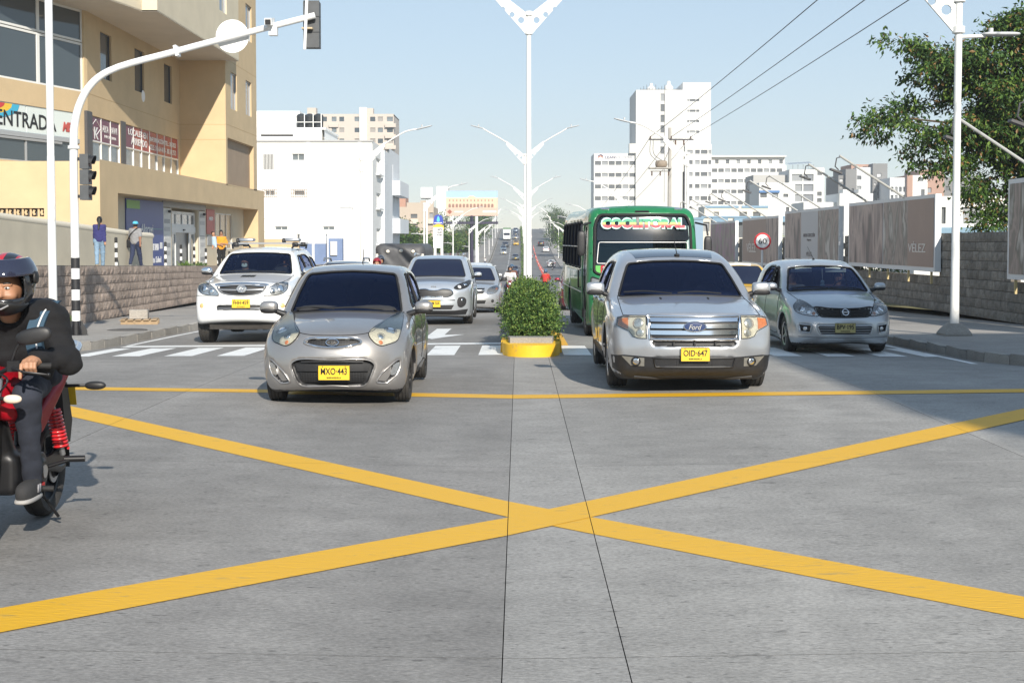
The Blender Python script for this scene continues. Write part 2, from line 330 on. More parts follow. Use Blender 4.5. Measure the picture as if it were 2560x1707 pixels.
class Car:
    def __init__(c, root, L, hw, H, prof, plan, sect, wheels, pm, h=.026, bow=.32, bowr=.2, crown=.07, k=.09, carve=(), cabin=None, arch=.045, slope=.02, dress=True):
        c.root = root; c.L = L; c.hw = hw; c.H = H; c.wh = wheels; y1, y2, r, tw = wheels; c.pm = pm
        f = c.f = Field((-hw-.07, -.07, .04), (hw+.07, L+.07, H+.07), h)
        pr = catmull(prof, 5); gy = np.arange(-1.0, L+1.0, .02); gzz = np.arange(-.1, H+.5, .02)
        P2 = poly_sdf(pr, *np.meshgrid(gy, gzz, indexing='ij'))
        ax = np.abs(f.X) / hw; b = bow * ax**2.5; br = bowr * ax**2.5
        wf = np.interp(f.Y, [0, .3*L, .55*L], [1, .55, 0]); wr = np.interp(f.Y, [.55*L, .8*L, L], [0, .6, 1])
        yq = f.Y - b*wf + br*wr; zq = f.Z + crown * ax**2 * np.ones_like(f.Z)
        yi = np.clip((yq - gy[0]) / .02, 0, len(gy)-1.01); zi = np.clip((zq - gzz[0]) / .02, 0, len(gzz)-1.01)
        a, e = np.broadcast_arrays(yi, zi); i, j = a.astype(int), e.astype(int); u, v = a - i, e - j
        P = (P2[i,j]*(1-u) + P2[i+1,j]*u)*(1-v) + (P2[i,j+1]*(1-u) + P2[i+1,j+1]*u)*v
        pt = catmull(plan, 6, False); st = catmull(sect, 6, False)
        W = np.interp(f.Y, pt[:,0], pt[:,1]) * hw * np.interp(f.Z - slope*(f.Y - .5*L), st[:,0], st[:,1])
        for yw in (y1, y2):
            q = np.sqrt((f.Y-yw)**2 + (f.Z-r)**2); W = W + .022*np.exp(-((q - r - arch - .03)/.06)**2) * (f.Z < 2.6*r)
        B = smax(P, np.abs(f.X) - W, k); c.B = B; F = B
        for yw in (y1, y2):
            F = np.maximum(F, -np.maximum(np.sqrt((f.Y-yw)**2 + (f.Z-r)**2) - (r + arch), (hw - tw - .1) - np.abs(f.X)))
        if cabin:
            y0, y3, z0 = cabin; cav = np.maximum(np.maximum(B + .055, z0 - f.Z), np.maximum(y0 - f.Y - .35*(f.Z - z0 < .12), f.Y - y3)); F = np.maximum(F, -cav)
        for ol, axn, d in carve:
            ol = rnd(ol, .045)
            if axn in ('front', 'rear'):
                S = poly_sdf(ol, *np.meshgrid(f.ax[0], f.ax[2], indexing='ij'))[:, None, :]; lim = (f.Y - .5*L) if axn == 'front' else (.5*L - f.Y)
            else:
                S = poly_sdf(ol, *np.meshgrid(f.ax[1], f.ax[2], indexing='ij'))[None]; lim = .35*hw - np.abs(f.X)
            F = np.maximum(F, -np.maximum(np.maximum(S, -(B + d)), lim))
        c.F = F; zu = r * .62
        def mf(p):
            bb = f.samp(B, p); m = np.zeros(len(p), int); m[bb < -.022] = 1; m[(p[:,2] < zu)] = 1
            if cabin: m[(bb < -.045) & (p[:,2] > cabin[2] - .02) & (p[:,1] > cabin[0])] = 2
            return m
        c.body = link('body', f.mesh(F, 'body', [pm, PLA, CAB], matfn=mf), root)
    def at(c, pts, ax, off=0):
        p, ok = c.f.cast(c.B, pts, ax); n = c.f.grad(c.B, p); return p + n*off, n
    def patch(c, name, ol, ax, m, off=.004, t=.012, sym=False, smooth=True, parent=None, sp=.03, label=None):
        if sym:
            mo = [(-x, z) for x, z in ol][::-1]
            if ax in ('right', 'left'): return [c.patch(name, ol, a, m, off, t, False, smooth, parent, sp) for a in ('right', 'left')]
            ps = parent if isinstance(parent, list) else [parent]*2
            return [c.patch(name, o, ax, m, off, t, False, smooth, q, sp) for o, q in ((ol, ps[0]), (mo, ps[1]))]
        P = shape(ol, smooth)
        if smooth is not True:
            Q = []
            for i in range(len(P)):
                a, b = P[i], P[(i+1) % len(P)]; n = max(1, int(np.linalg.norm(b-a) / sp)); Q += [a + (b-a)*k/n for k in range(n)]
            P = np.array(Q)
        lo, hi = P.min(0), P.max(0); gx, gy = np.meshgrid(np.arange(lo[0]+sp*.5, hi[0], sp), np.arange(lo[1]+sp*.5, hi[1], sp))
        inn = np.stack([gx.ravel(), gy.ravel()], 1); inn = inn[poly_sdf(P, inn[:,0], inn[:,1]) < -sp*.45]
        n = len(P); al = np.concatenate([P, inn])
        r = delaunay_2d_cdt([Vector(v) for v in al], [], [list(range(n))], 1, 1e-6)
        p, nn = c.at(np.array([tuple(v) for v in r[0]]), ax, off); fs = [tuple(q) for q in r[2]]
        if fs:
            q = fs[0]; fn = np.cross(p[q[1]]-p[q[0]], p[q[2]]-p[q[0]])
            if fn.dot(nn[q[0]]) < 0: fs = [tuple(reversed(q)) for q in fs]
        V = p
        if t:
            ed = {}
            for q in fs:
                for i in range(3): ed[(q[i], q[(i+1) % 3])] = 1
            bd = [e for e in ed if (e[1], e[0]) not in ed]; mp = {}; ex = []
            for a, b in bd:
                for v in (a, b):
                    if v not in mp: mp[v] = len(p) + len(ex); ex.append(p[v] - nn[v]*t)
            fs = fs + [(b, a, mp[a], mp[b]) for a, b in bd]; V = np.concatenate([p, np.array(ex)])
        me = mesh_np(name, V, fs, m, True); me.set_sharp_from_angle(angle=R(40))
        return link(name, me, parent or c.root)
    def line(c, name, ol, ax, m, r=.004, off=0, closed=False, smooth=True, sym=False, parent=None, seg=6):
        if sym:
            if ax in ('right', 'left'): return [c.line(name, ol, a, m, r, off, closed, smooth, False, parent, seg) for a in ('right', 'left')]
            return [c.line(name, o, ax, m, r, off, closed, smooth, False, parent, seg) for o in (ol, [(-x, z) for x, z in ol])]
        P = shape(ol, smooth, 8, closed)
        if smooth is not True: P = np.concatenate([np.linspace(a, b, max(2, int(np.linalg.norm(b-a)/.06)+1), endpoint=False) for a, b in zip(P, list(P[1:]) + ([P[0]] if closed else []))] + ([] if closed else [P[-1:]]))
        p, _ = c.at(P, ax, off); return MB().tube(p, r, seg, closed=closed).build(name, m, parent or c.root, 60)
    def bowl(c, name, x, z, r, ax, m, off=-.005, parent=None, dep=.4):
        p, n = c.at([(x, z)], ax, off); M = Vector(n[0]).to_track_quat('Z', 'Y').to_matrix()
        return MB().sell(p[0], (r, r, r*dep), 1, 18, 8, M).build(name, m, parent or c.root, 60)
    def wheels(c, style='alloy', rimm=None):
        y1, y2, r, tw = c.wh; rr = r * (.64 if style != 'steel' else .6); w = tw / 2; mb = MB()
        pf = [(rr, -w*.86), (rr+.012, -w*.95), (r*.88, -w), (r*.965, -w*.9), (r*.988, -w*.72)]
        for g in (-.45, 0, .45): pf += [(r, w*(g-.12)), (r*.972, w*(g-.08)), (r*.972, w*(g+.08)), (r, w*(g+.12))]
        pf += [(r*.988, w*.72), (r*.965, w*.9), (r*.88, w), (rr+.012, w*.95), (rr, w*.86)]
        tm = mb.lathe(pf, 36, axis='x').mesh('wheel', TYR, 35); rb = MB()
        rb.lathe([(rr, w*.86), (rr*.95, w*.8), (rr*.9, w*.2), (rr*.25, w*.1), (0, w*.1)], 28, axis='x', mi=1)
        rb.lathe([(rr*1.02, w*.8), (rr*1.0, w*.93), (rr*.9, w*.84)], 28, axis='x')
        ns = {'alloy': 5, 'multi': 8, 'steel': 10}[style]; ro = w*.72
        for i in range(ns):
            t = 2*math.pi*i/ns; M = Matrix.Rotation(t, 3, 'X'); wd = rr * (.2 if style == 'alloy' else .14)
            pts = [M @ Vector(q) for q in ((ro*1.0, -wd*.7, rr*.12), (ro*1.0, wd*.7, rr*.12), (ro*1.12, wd*.5, rr*.93), (ro*1.12, -wd*.5, rr*.93))]
            rb.hexa([p - Vector((w*.3, 0, 0)) for p in pts], pts)
        rb.lathe([(rr*.2, w*.5), (rr*.2, ro*1.05), (rr*.12, ro*1.15), (0, ro*1.15)], 14, axis='x')
        rm = rb.mesh('rim', [rimm or ALU, PLA], 35); c.wl = []
        for y in (y1, y2):
            for sx in (-1, 1):
                o = link('wheel', tm, c.root); o.location = (sx*(c.hw - w - .025), y, r); o.rotation_euler = (random.random()*6, 0, 0 if sx > 0 else math.pi)
                link('rim', rm, o); c.wl.append(o)
    def plate(c, txt, city, x, z, yoff=.02, bg=None, tilt=0):
        p, n = c.at([(x, z)], 'front', yoff); y = p[0][1] - .012; o = MB().box(-.165, .165, -.006, .006, -.08, .08).build('number_plate', bg or YEL, c.root)
        o.location = (x, y, z); o.rotation_euler = (R(-tilt), 0, 0)
        MB().tube([(-.163,-.008,-.078), (.163,-.008,-.078), (.163,-.008,.078), (-.163,-.008,.078)], .003, 5, closed=True).build('border', INKM, o)
        text(txt, INKM, o, (0, -.0075, .016), fit=(.275, .072))
        if city: text(city, INKM, o, (0, -.0075, -.052), fit=(.15, .017))
        for sx in (-.12, .12): MB().lathe([(.0, -.009), (.006, -.009), (.006, -.004)], 8, (sx, 0, .064), 'y').build('bolt', INKM, o)
        return o
    def mirror(c, x, y, z, s=(.1, .07, .07), m=None, e=.7, sym=True, dark=.25):
        for sx in ((-1, 1) if sym else (1,)):
            mb = MB().sell((sx*x, y, z), s, e, 20, 12); o = mb.build('door_mirror', m or c.pm, c.root, 60)
            MB().sell((sx*x, y, z - s[2]*.45), (s[0]*.97, s[1]*1.02, s[2]*.6), e, 20, 10).build('mirror_base', PLA, o, 60)
            MB().tube([(sx*(x - s[0]*.7), y, z - s[2]*.6), (sx*(c.hw*.86), y + .02, z - s[2]*1.3)], [.03, .04], 8).build('mirror_arm', PLA, o, 60)
    def wiper(c, pts, ax='front'):
        p, n = c.at(catmull(pts, 6, False), ax, .014); MB().tube(p, .009, 5).build('wiper', RUB, c.root, 60)
    def side(c, wins, sills=True, gm=None, fr=RUB, gl=.0):
        """side windows (outlines in y,z) with seals"""
        for w in wins:
            for a in ('right', 'left'):
                o = c.patch('side_window', w, a, gm, -.008, 0, smooth=.045, parent=c.root); c.line('window_seal', w, a, fr, .011, .0, True, .045, parent=o)
    def interior(c, seats, dash=None, wheel=None):
        for x, y, z in seats:
            mb = MB().sell((x, y, z - .02), (.25, .26, .1), .6).sell((x, y + .24, z + .3), (.24, .08, .36), .6).sell((x, y + .27, z + .7), (.13, .06, .1), .6); mb.build('seat', SEATM, c.root, 60)
        if dash:
            y, z, w = dash; MB().sell((0, y, z), (w, .22, .12), .5).build('dashboard', CAB, c.root, 60)
        if wheel:
            x, y, z = wheel; M = Matrix.Rotation(R(65), 3, 'X'); mb = MB(); mb.tube([Vector(wheel) + M @ Vector((.18*math.cos(t), .18*math.sin(t), 0)) for t in np.linspace(0, 2*math.pi, 24, endpoint=False)], .014, 6, closed=True)
            mb.tube([Vector(wheel) + M @ Vector((-.17, 0, 0)), Vector(wheel) + M @ Vector((.17, 0, 0))], .016, 6); mb.build('steering_wheel', PLA, c.root, 60)

# ------------------------------------------------------------------ the cars waiting and driving
GL_DARK = glass('tinted_glass_dark', (.05,.06,.11), .055, gcol=(.42,.52,.9,1))  # navy car glass: blue of the sky overhead put into the reflection colour
GL_MID = glass('tinted_glass', (.16,.19,.26), .06, gcol=(.42,.52,.9,1))
GL_LIGHT = glass('clear_glass', (.5,.58,.62), .06, gcol=(.42,.52,.9,1))
MESHM = None
def mesh_material():
    """honeycomb plastic mesh with dark holes"""
    global MESHM
    if MESHM: return MESHM
    m = bpy.data.materials.new('grille_mesh'); m.use_nodes = True; n = m.node_tree.nodes; l = m.node_tree.links; b = n['Principled BSDF']
    tc = n.new('ShaderNodeTexCoord'); mp = n.new('ShaderNodeMapping'); mp.inputs['Scale'].default_value = (1, .001, 1.5); vo = n.new('ShaderNodeTexVoronoi'); vo.feature = 'DISTANCE_TO_EDGE'; vo.inputs['Scale'].default_value = 34; vo.inputs['Randomness'].default_value = .25
    cr = n.new('ShaderNodeValToRGB'); cr.color_ramp.elements[0].position = .1; cr.color_ramp.elements[1].position = .16
    cr.color_ramp.elements[0].color = (.022,.022,.024,1); cr.color_ramp.elements[1].color = (.006,.006,.006,1)
    l.new(tc.outputs['Object'], mp.inputs[0]); l.new(mp.outputs[0], vo.inputs['Vector']); l.new(vo.outputs['Distance'], cr.inputs[0]); l.new(cr.outputs[0], b.inputs['Base Color']); b.inputs['Roughness'].default_value = .45
    MESHM = m; return m
def mir(o): return [(-x, z) for x, z in o][::-1]
def headlight(c, ol, bowls, base=LAMP, lens=LENS, amber=None):
    hs = c.patch('headlight', ol, 'front', base, .003, .01, sym=True)
    for s, h in ((1, hs[0]), (-1, hs[1])):
        for x, z, r in bowls: c.bowl('reflector', s*x, z, r, 'front', CHR, .004, h, .22)
        if amber: c.bowl('turn_lamp', s*amber[0], amber[1], amber[2], 'front', AMB, .004, h, .25)
        c.patch('lens', ol if s > 0 else mir(ol), 'front', lens, .02, .018, parent=h)
        c.line('lamp_seal', ol if s > 0 else mir(ol), 'front', SEAM, .005, .004, True, parent=h)
    return hs
def badge_ring(c, x, z, rx, rz, ax='front', m=CHR, r=.006, off=.02): return c.line('emblem', ell(x, z, rx, rz, 14), ax, m, r, off, True)
def screen(c, ol, gm, top=True):
    w = c.patch('windscreen', ol, 'front', gm, -.008, 0, smooth=.045); c.line('screen_seal', ol, 'front', RUB, .012, 0, True, .045, parent=w); return w

SECT = [(-.1,.84),(.15,.9),(.32,.975),(.55,1.0),(.78,.985),(.93,.95),(1.05,.9),(1.25,.82),(1.42,.745),(1.6,.66),(1.9,.5)]
# --- grey hatchback -------------------------------------------------
def grey_hatchback():
    t = thing('hatchback_car', 'small grey hatchback with clear headlamps driving over the yellow line', 'car', (-1.97, 13.78, gz(-2, 14.5)))
    pm = paint('warm_grey', (.36,.345,.335), .65, .32)
    ws = [(-.635,.945),(-.58,1.18),(-.515,1.375),(-.25,1.4),(0,1.41),(.25,1.4),(.515,1.375),(.58,1.18),(.635,.945),(.3,.965),(0,.972),(-.3,.965)]
    w1 = [(1.42,1.0),(1.7,1.22),(1.92,1.35),(2.12,1.37),(2.14,1.0)]; w2 = [(2.22,1.0),(2.2,1.37),(2.6,1.35),(2.88,1.24),(2.96,1.06)]
    gr = [(-.3,.69),(-.27,.72),(0,.737),(.27,.72),(.3,.69),(.15,.648),(0,.638),(-.15,.648)]
    lo = [(-.44,.46),(-.37,.51),(0,.515),(.37,.51),(.44,.46),(.42,.38),(.35,.245),(0,.238),(-.35,.245),(-.42,.38)]
    fg = [(.7,.5),(.66,.49),(.52,.37),(.45,.265),(.56,.25),(.66,.33),(.7,.42)]
    c = Car(t, 3.6, .8, 1.48, [(.14,.19),(.03,.27),(0,.42),(.01,.56),(.05,.68),(.1,.76),(.2,.82),(.55,.91),(.95,.965),(1.08,.985),(1.4,1.19),(1.72,1.38),(2.05,1.46),(2.5,1.48),(3.0,1.45),(3.38,1.37),(3.5,1.12),(3.56,.9),(3.6,.6),(3.55,.3),(3.4,.2),(1.8,.17)],
        [(-.1,.8),(.1,.86),(.35,.95),(.7,1),(1.8,1),(3,.99),(3.4,.94),(3.7,.85)], SECT, (.71, 3.09, .285, .17), pm, carve=[(ws,'front',.12),(w1,'right',.12),(w2,'right',.12),(gr,'front',.03),(lo,'front',.05),(fg,'front',.03),(mir(fg),'front',.03)], cabin=(1.25, 3.4, .78), bow=.34)
    screen(c, ws, GL_DARK); c.side([w1, w2], gm=GL_MID)
    hl = [(.37,.785),(.46,.86),(.57,.925),(.64,.94),(.68,.88),(.69,.79),(.665,.7),(.58,.665),(.5,.652),(.42,.7)]
    headlight(c, hl, [(.585,.8,.075),(.5,.75,.045)], LAMPO, LENSO, (.5,.685,.024))
    c.patch('upper_grille', gr, 'front', mesh_material(), -.02, 0); c.line('grille_surround', gr, 'front', CHR, .013, .004, True)
    c.patch('lower_grille', [(-.36,.375),(.36,.375),(.33,.255),(-.33,.255)], 'front', mesh_material(), -.03, 0, smooth=False)
    c.patch('bumper_insert', [(-.4,.47),(.4,.47),(.38,.39),(-.38,.39)], 'front', PLA, -.012, .02, smooth=False)
    c.line('intake_bar', [(-.33,.49),(0,.497),(.33,.49)], 'front', PLA, .01, -.005); c.line('intake_edge', lo, 'front', pm, .008, .0, True)
    fl = [(.695,.48),(.635,.45),(.6,.34),(.64,.335),(.685,.38)]; c.patch('fog_lamp', fl, 'front', LAMP, .002, .03, sym=True, smooth=.02); c.patch('fog_recess', [(.62,.445),(.5,.345),(.46,.285),(.56,.268),(.61,.34)], 'front', pm, -.018, 0, sym=True, smooth=.02); c.line('fog_recess_edge', fg, 'front', pm, .009, .0, True, .03, sym=True)
    c.line('hood_gap', [(-.66,.955),(-.55,.925),(-.4,.8),(-.3,.775),(0,.765),(.3,.775),(.4,.8),(.55,.925),(.66,.955)], 'front', SEAM, .005)
    e = c.patch('emblem', ell(0,.692,.066,.034,14), 'front', PLA, .004, .02); badge_ring(c, 0, .692, .066, .034, off=.006)
    p, _ = c.at([(0,.692)], 'front', .012); text('KIA', CHR, e, (0, p[0][1]-.003, .692), fit=(.098,.032))
    c.plate('MXO·443', 'BARRANQUILLA', .025, .38, .0); c.mirror(.885, 1.22, 1.01, (.105,.07,.072))
    c.wiper([(-.57,.985),(-.4,1.0),(-.12,.985)]); c.wiper([(-.16,.99),(.1,1.0),(.42,.975)]); c.wheels('steel', PLA)
    c.line('door_gap', [(2.16,1.0),(2.17,.7),(2.14,.36)], 'right', SEAM, .005, sym=True); c.line('door_gap', [(1.2,.99),(1.14,.7),(1.15,.33),(2.2,.29),(2.85,.3)], 'right', SEAM, .005, sym=True)
    for s in ('right', 'left'):
        for y in (1.95, 2.75): p, n = c.at([(y,.9)], s, .02); MB().sell(p[0], (.02,.09,.018), .6).build('door_handle', pm, c.root, 60)
    MB().tube([(-.02,2.95,1.46),(-.02,3.1,1.66)], [.008,.003], 6).build('antenna', RUB, c.root)
    c.interior([(-.37,2.0,.62),(.37,2.0,.62),(0,2.75,.62)], (1.35,.92,.6), (.37,1.55,.98)); return c
# --- silver crossover ------------------------------------------------
def silver_crossover():
    t = thing('crossover_car', 'silver crossover with three-bar chrome grille stopped at the yellow line', 'car', (2.02, 15.05, gz(2, 16)))
    pm = paint('silver', (.52,.53,.55), .7, .3); roof = mat('black_glass_roof', (.012,.014,.02), .08, coat=1)
    ws = [(-.775,1.075),(-.69,1.3),(-.61,1.48),(-.3,1.51),(0,1.517),(.3,1.51),(.61,1.48),(.69,1.3),(.775,1.075),(.3,1.098),(0,1.103),(-.3,1.098)]
    w1 = [(1.8,1.13),(2.15,1.36),(2.4,1.47),(2.62,1.49),(2.64,1.13)]; w2 = [(2.74,1.13),(2.72,1.49),(3.3,1.47),(3.5,1.4),(3.55,1.14)]
    gr = [(-.53,.9),(.53,.9),(.51,.64),(-.51,.64)]; slot = [(-.49,.615),(.49,.615),(.48,.565),(-.48,.565)]; lg = [(-.47,.43),(.47,.43),(.44,.325),(-.44,.325)]
    c = Car(t, 4.72, .965, 1.68, [(.16,.2),(.04,.27),(.01,.42),(0,.56),(.02,.7),(.05,.86),(.1,.93),(.3,.975),(.7,1.04),(1.1,1.09),(1.3,1.12),(1.6,1.29),(1.98,1.5),(2.3,1.6),(2.8,1.66),(3.5,1.65),(4.1,1.58),(4.45,1.45),(4.6,1.1),(4.7,.8),(4.7,.45),(4.5,.27),(2.4,.22)],
        [(-.1,.86),(.1,.9),(.4,.97),(.95,1),(2.4,.995),(3.8,1),(4.4,.95),(4.8,.88)], [(-.1,.86),(.15,.88),(.32,.965),(.6,1),(.85,.99),(1.02,.965),(1.12,.93),(1.35,.84),(1.55,.735),(1.7,.66),(1.9,.5)], (.98, 3.8, .362, .235), pm,
        carve=[(ws,'front',.12),(w1,'right',.12),(w2,'right',.12),(gr,'front',.03),(slot,'front',.04),(lg,'front',.05)], cabin=(1.5,4.4,.9), bow=.3, arch=.05, slope=.01)
    screen(c, ws, GL_DARK); c.side([w1, w2], gm=GL_DARK)
    c.patch('roof_panel', [(-.5,2.15),(-.55,2.6),(-.55,3.9),(.55,3.9),(.55,2.6),(.5,2.15)], 'top', roof, .004, .01, smooth=False, sp=.08)
    hl = [(.545,.89),(.8,.885),(.86,.87),(.875,.79),(.8,.755),(.74,.73),(.7,.67),(.64,.65),(.545,.648)]
    P = [(x, z) for x, z in hl]; hs = c.patch('headlight', P, 'front', LAMPO, .003, .01, sym=True, smooth=False)
    for s, h in ((1, hs[0]), (-1, hs[1])):
        o = [(.75,.875),(.85,.862),(.862,.795),(.8,.765),(.75,.75)]; c.patch('turn_lamp', o if s > 0 else mir(o), 'front', AMB, .012, .01, parent=h, smooth=False)
        for x, z, r in ((.64,.82,.065),(.62,.71,.05)): c.bowl('reflector', s*x, z, r, 'front', LAMP, .004, h, .2)
        c.patch('lens', P if s > 0 else mir(P), 'front', LENSO, .022, .02, parent=h, smooth=False); c.line('lamp_seal', P if s > 0 else mir(P), 'front', SEAM, .005, .006, True, False, parent=h)
    c.patch('grille_backing', gr, 'front', PLA, -.025, 0, smooth=False)
    for z0, z1 in ((.885,.842),(.815,.768),(.742,.694)): c.patch('grille_bar', [(-.505,z0),(.505,z0),(.5,z1),(-.5,z1)], 'front', CHR, .008, .03, smooth=False)
    c.line('grille_surround', gr, 'front', CHR, .014, .006, True, False); c.line('grille_divider', [(-.18,.655),(.18,.655)], 'front', PLA, .012, -.005, smooth=False)
    for x in (-.24,0,.24): c.line('slot_post', [(x,.612),(x,.568)], 'front', PLA, .012, -.01, smooth=False)
    blu = mat('emblem_blue', (.01,.025,.1), .15, coat=1); e = c.patch('emblem', ell(0,.785,.125,.052,18), 'front', blu, .03, .03); c.line('emblem_ring', ell(0,.785,.125,.052,16), 'front', CHR, .008, .03, True, parent=e)
    p, _ = c.at([(0,.785)], 'front', .034); text('Ford', CHR, e, (0, p[0][1]-.004, .785), fit=(.15,.058))
    bl = [(-.93,.44),(-.8,.455),(-.53,.44),(.53,.44),(.8,.455),(.93,.44),(.91,.28),(.68,.165),(.4,.15),(-.4,.15),(-.68,.165),(-.91,.28)]
    c.patch('lower_bumper', bl, 'front', PLA, .006, .02, smooth=False); c.patch('lower_grille', lg, 'front', mesh_material(), -.015, 0, smooth=False); c.line('intake_edge', lg, 'front', PLA, .014, .008, True, False)
    for x in (-.2, .2): c.line('grille_post', [(x,.425),(x,.33)], 'front', PLA, .012, .0, smooth=False)
    fo = [(.57,.425),(.82,.44),(.72,.335),(.57,.33)]; fs = c.patch('fog_lamp', fo, 'front', mat('fog_panel', (.3,.29,.26), .35, .4, var=.3, scale=20), .014, .02, sym=True, smooth=False)
    for s, f in ((1, fs[0]), (-1, fs[1])): c.bowl('reflector', s*.66, .385, .045, 'front', CHR, .018, f, .3); c.line('lamp_ring', ell(s*.66,.385,.046,.046,10), 'front', PLA, .008, .024, True, parent=f)
    c.line('bumper_lip', [(-.68,.2),(-.3,.185),(.3,.185),(.68,.2)], 'front', PLA, .025, .0)
    c.line('hood_gap', [(-.78,1.09),(-.8,.98),(-.8,.905)], 'front', SEAM, .005, sym=True); c.line('hood_gap', [(-.8,.905),(0,.912),(.8,.905)], 'front', SEAM, .006, smooth=False)
    c.patch('washer_nozzle', ell(.29,1.07,.014,.008,8), 'front', SEAM, .006, .006, sym=True)
    c.plate('OID·647', 'BARRANQUILLA', 0, .475, .03); c.mirror(1.05, 1.62, 1.17, (.115,.075,.08), e=.5)
    c.wiper([(-.7,1.12),(-.45,1.135),(-.12,1.11)]); c.wiper([(-.05,1.115),(.2,1.13),(.5,1.105)]); c.wheels('multi')
    c.line('door_gap', [(2.69,1.1),(2.7,.7),(2.66,.4)], 'right', SEAM, .005, sym=True); c.line('door_gap', [(1.56,1.09),(1.5,.7),(1.55,.36),(2.8,.33),(3.4,.36)], 'right', SEAM, .005, sym=True)
    c.patch('sill_cladding', [(1.4,.4),(3.4,.4),(3.4,.25),(1.4,.25)], 'right', PLA, .006, .01, sym=True, smooth=False)
    for s in ('right','left'):
        for y in (2.4,3.3): p, n = c.at([(y,.99)], s, .02); MB().sell(p[0], (.02,.1,.02), .6).build('door_handle', CHR, c.root, 60)
    b = MB().sell((.05,2.2,1.585), (.035,.06,.02), .8).tube([(.05,2.2,1.6),(.02,2.42,1.86)], [.007,.003], 6).build('antenna', RUB, c.root)
    c.interior([(-.42,2.5,.75),(.42,2.5,.75),(0,3.4,.75)], (1.72,1.02,.7), (.42,1.98,1.08)); return c
# --- silver sedan in the shade ---------------------------------------
def silver_sedan():
    g = gz(5.3, 22); t = thing('sedan_car', 'dusty silver car with open front window in the shade by the kerb', 'car', (5.27, 21.15, g))
    pm = paint('pale_silver', (.5,.52,.54), .62, .34); ws = [(-.685,.99),(-.62,1.19),(-.55,1.375),(-.28,1.405),(0,1.415),(.28,1.405),(.55,1.375),(.62,1.19),(.685,.99),(.35,1.015),(0,1.025),(-.35,1.015)]
    w1 = [(1.62,1.02),(1.9,1.22),(2.2,1.37),(2.4,1.39),(2.42,1.02)]; w2 = [(2.52,1.02),(2.5,1.39),(2.95,1.38),(3.25,1.28),(3.35,1.04)]
    gr = [(-.47,.765),(-.2,.755),(0,.75),(.2,.755),(.47,.765),(.4,.64),(.2,.622),(0,.618),(-.2,.622),(-.4,.64)]; lo = [(-.45,.485),(.45,.485),(.4,.335),(-.4,.335)]; fg = [(.53,.49),(.71,.5),(.69,.38),(.55,.365)]
    c = Car(t, 4.3, .848, 1.53, [(.14,.2),(.03,.27),(0,.4),(.01,.55),(.05,.65),(.12,.76),(.25,.84),(.6,.93),(1.0,1.0),(1.15,1.03),(1.5,1.22),(1.85,1.39),(2.25,1.49),(2.7,1.52),(3.3,1.5),(3.8,1.42),(4.1,1.2),(4.22,.95),(4.3,.7),(4.25,.35),(4.1,.22),(2.1,.19)],
        [(-.1,.8),(.1,.86),(.4,.95),(.85,1),(2.2,1),(3.5,.99),(4,.94),(4.4,.86)], SECT, (.88, 3.48, .305, .185), pm, carve=[(ws,'front',.12),(w1,'right',.12),(w2,'right',.12),(gr,'front',.03),(lo,'front',.04),(fg,'front',.05),(mir(fg),'front',.05)], cabin=(1.3,3.9,.8), bow=.36)
    screen(c, ws, GL_LIGHT); c.line('screen_band', [(-.6,1.01),(0,1.035),(.6,1.01)], 'front', RUB, .02, -.004)
    for w, a in ((w2,'right'),(w2,'left'),(w1,'right'),(w1,'left')):
        o = c.line('window_seal', w, a, RUB, .012, 0, True, .045)
        if not (w is w1 and a == 'left'): c.patch('side_window', w, a, GL_MID, -.008, 0, smooth=.045)
    hl = [(.42,.64),(.47,.74),(.54,.82),(.63,.87),(.7,.83),(.755,.77),(.74,.7),(.66,.66),(.55,.64)]; headlight(c, hl, [(.645,.745,.07),(.56,.7,.045)], LAMP, LENS, (.49,.675,.03))
    for z in (.735,.71,.685,.66): c.line('grille_slat', [(-.42,z),(0,z-.012),(.42,z)], 'front', PLA, .008, -.006)
    c.patch('grille_backing', gr, 'front', PLA, -.024, 0); c.line('grille_edge', gr, 'front', PLA, .01, .003, True); c.patch('badge_panel', [(-.085,.74),(.085,.74),(.075,.63),(-.075,.63)], 'front', PLA, .008, .03, smooth=False)
    badge_ring(c, 0, .69, .048, .046, r=.009, off=.016); c.line('emblem_bar', [(-.06,.69),(.06,.69)], 'front', CHR, .01, .02, smooth=False)
    c.patch('lower_grille_backing', lo, 'front', PLA, -.03, 0, smooth=False); c.line('intake_edge', lo, 'front', pm, .012, .004, True, .045)
    for z in (.45,.41,.37): c.line('grille_slat', [(-.42,z),(.42,z)], 'front', mat('grey_trim', (.22,.23,.24), .4), .009, .0, smooth=False)
    c.line('fog_recess_edge', fg, 'front', pm, .012, .004, True, False, sym=True); c.patch('fog_recess', fg, 'front', PLA, -.035, 0, sym=True)
    for s in (1,-1): c.bowl('fog_lamp', s*.635, .43, .042, 'front', LAMP, -.03)
    c.line('bumper_crease', [(-.72,.3),(-.4,.29),(.4,.29),(.72,.3)], 'front', SEAM, .004); c.line('hood_gap', [(-.7,.99),(-.64,.88),(-.5,.78),(-.2,.765),(0,.76),(.2,.765),(.5,.78),(.64,.88),(.7,.99)], 'front', SEAM, .005)
    c.plate('BPV·195', 'CHINACOTA', -.02, .45, .01, mat('plate_faded', (.5,.43,.18), .6, var=.2, scale=20)); c.mirror(.93, 1.45, 1.07, (.1,.07,.068), e=.8)
    c.wiper([(-.6,1.03),(-.35,1.055),(-.02,1.045)]); c.wiper([(.0,1.045),(.25,1.05),(.56,1.02)]); c.wheels('alloy')
    c.line('door_gap', [(2.47,1.0),(2.48,.7),(2.44,.36)], 'right', SEAM, .005, sym=True); c.line('door_gap', [(1.4,.99),(1.33,.7),(1.36,.34),(2.5,.3),(3.1,.32)], 'right', SEAM, .005, sym=True)
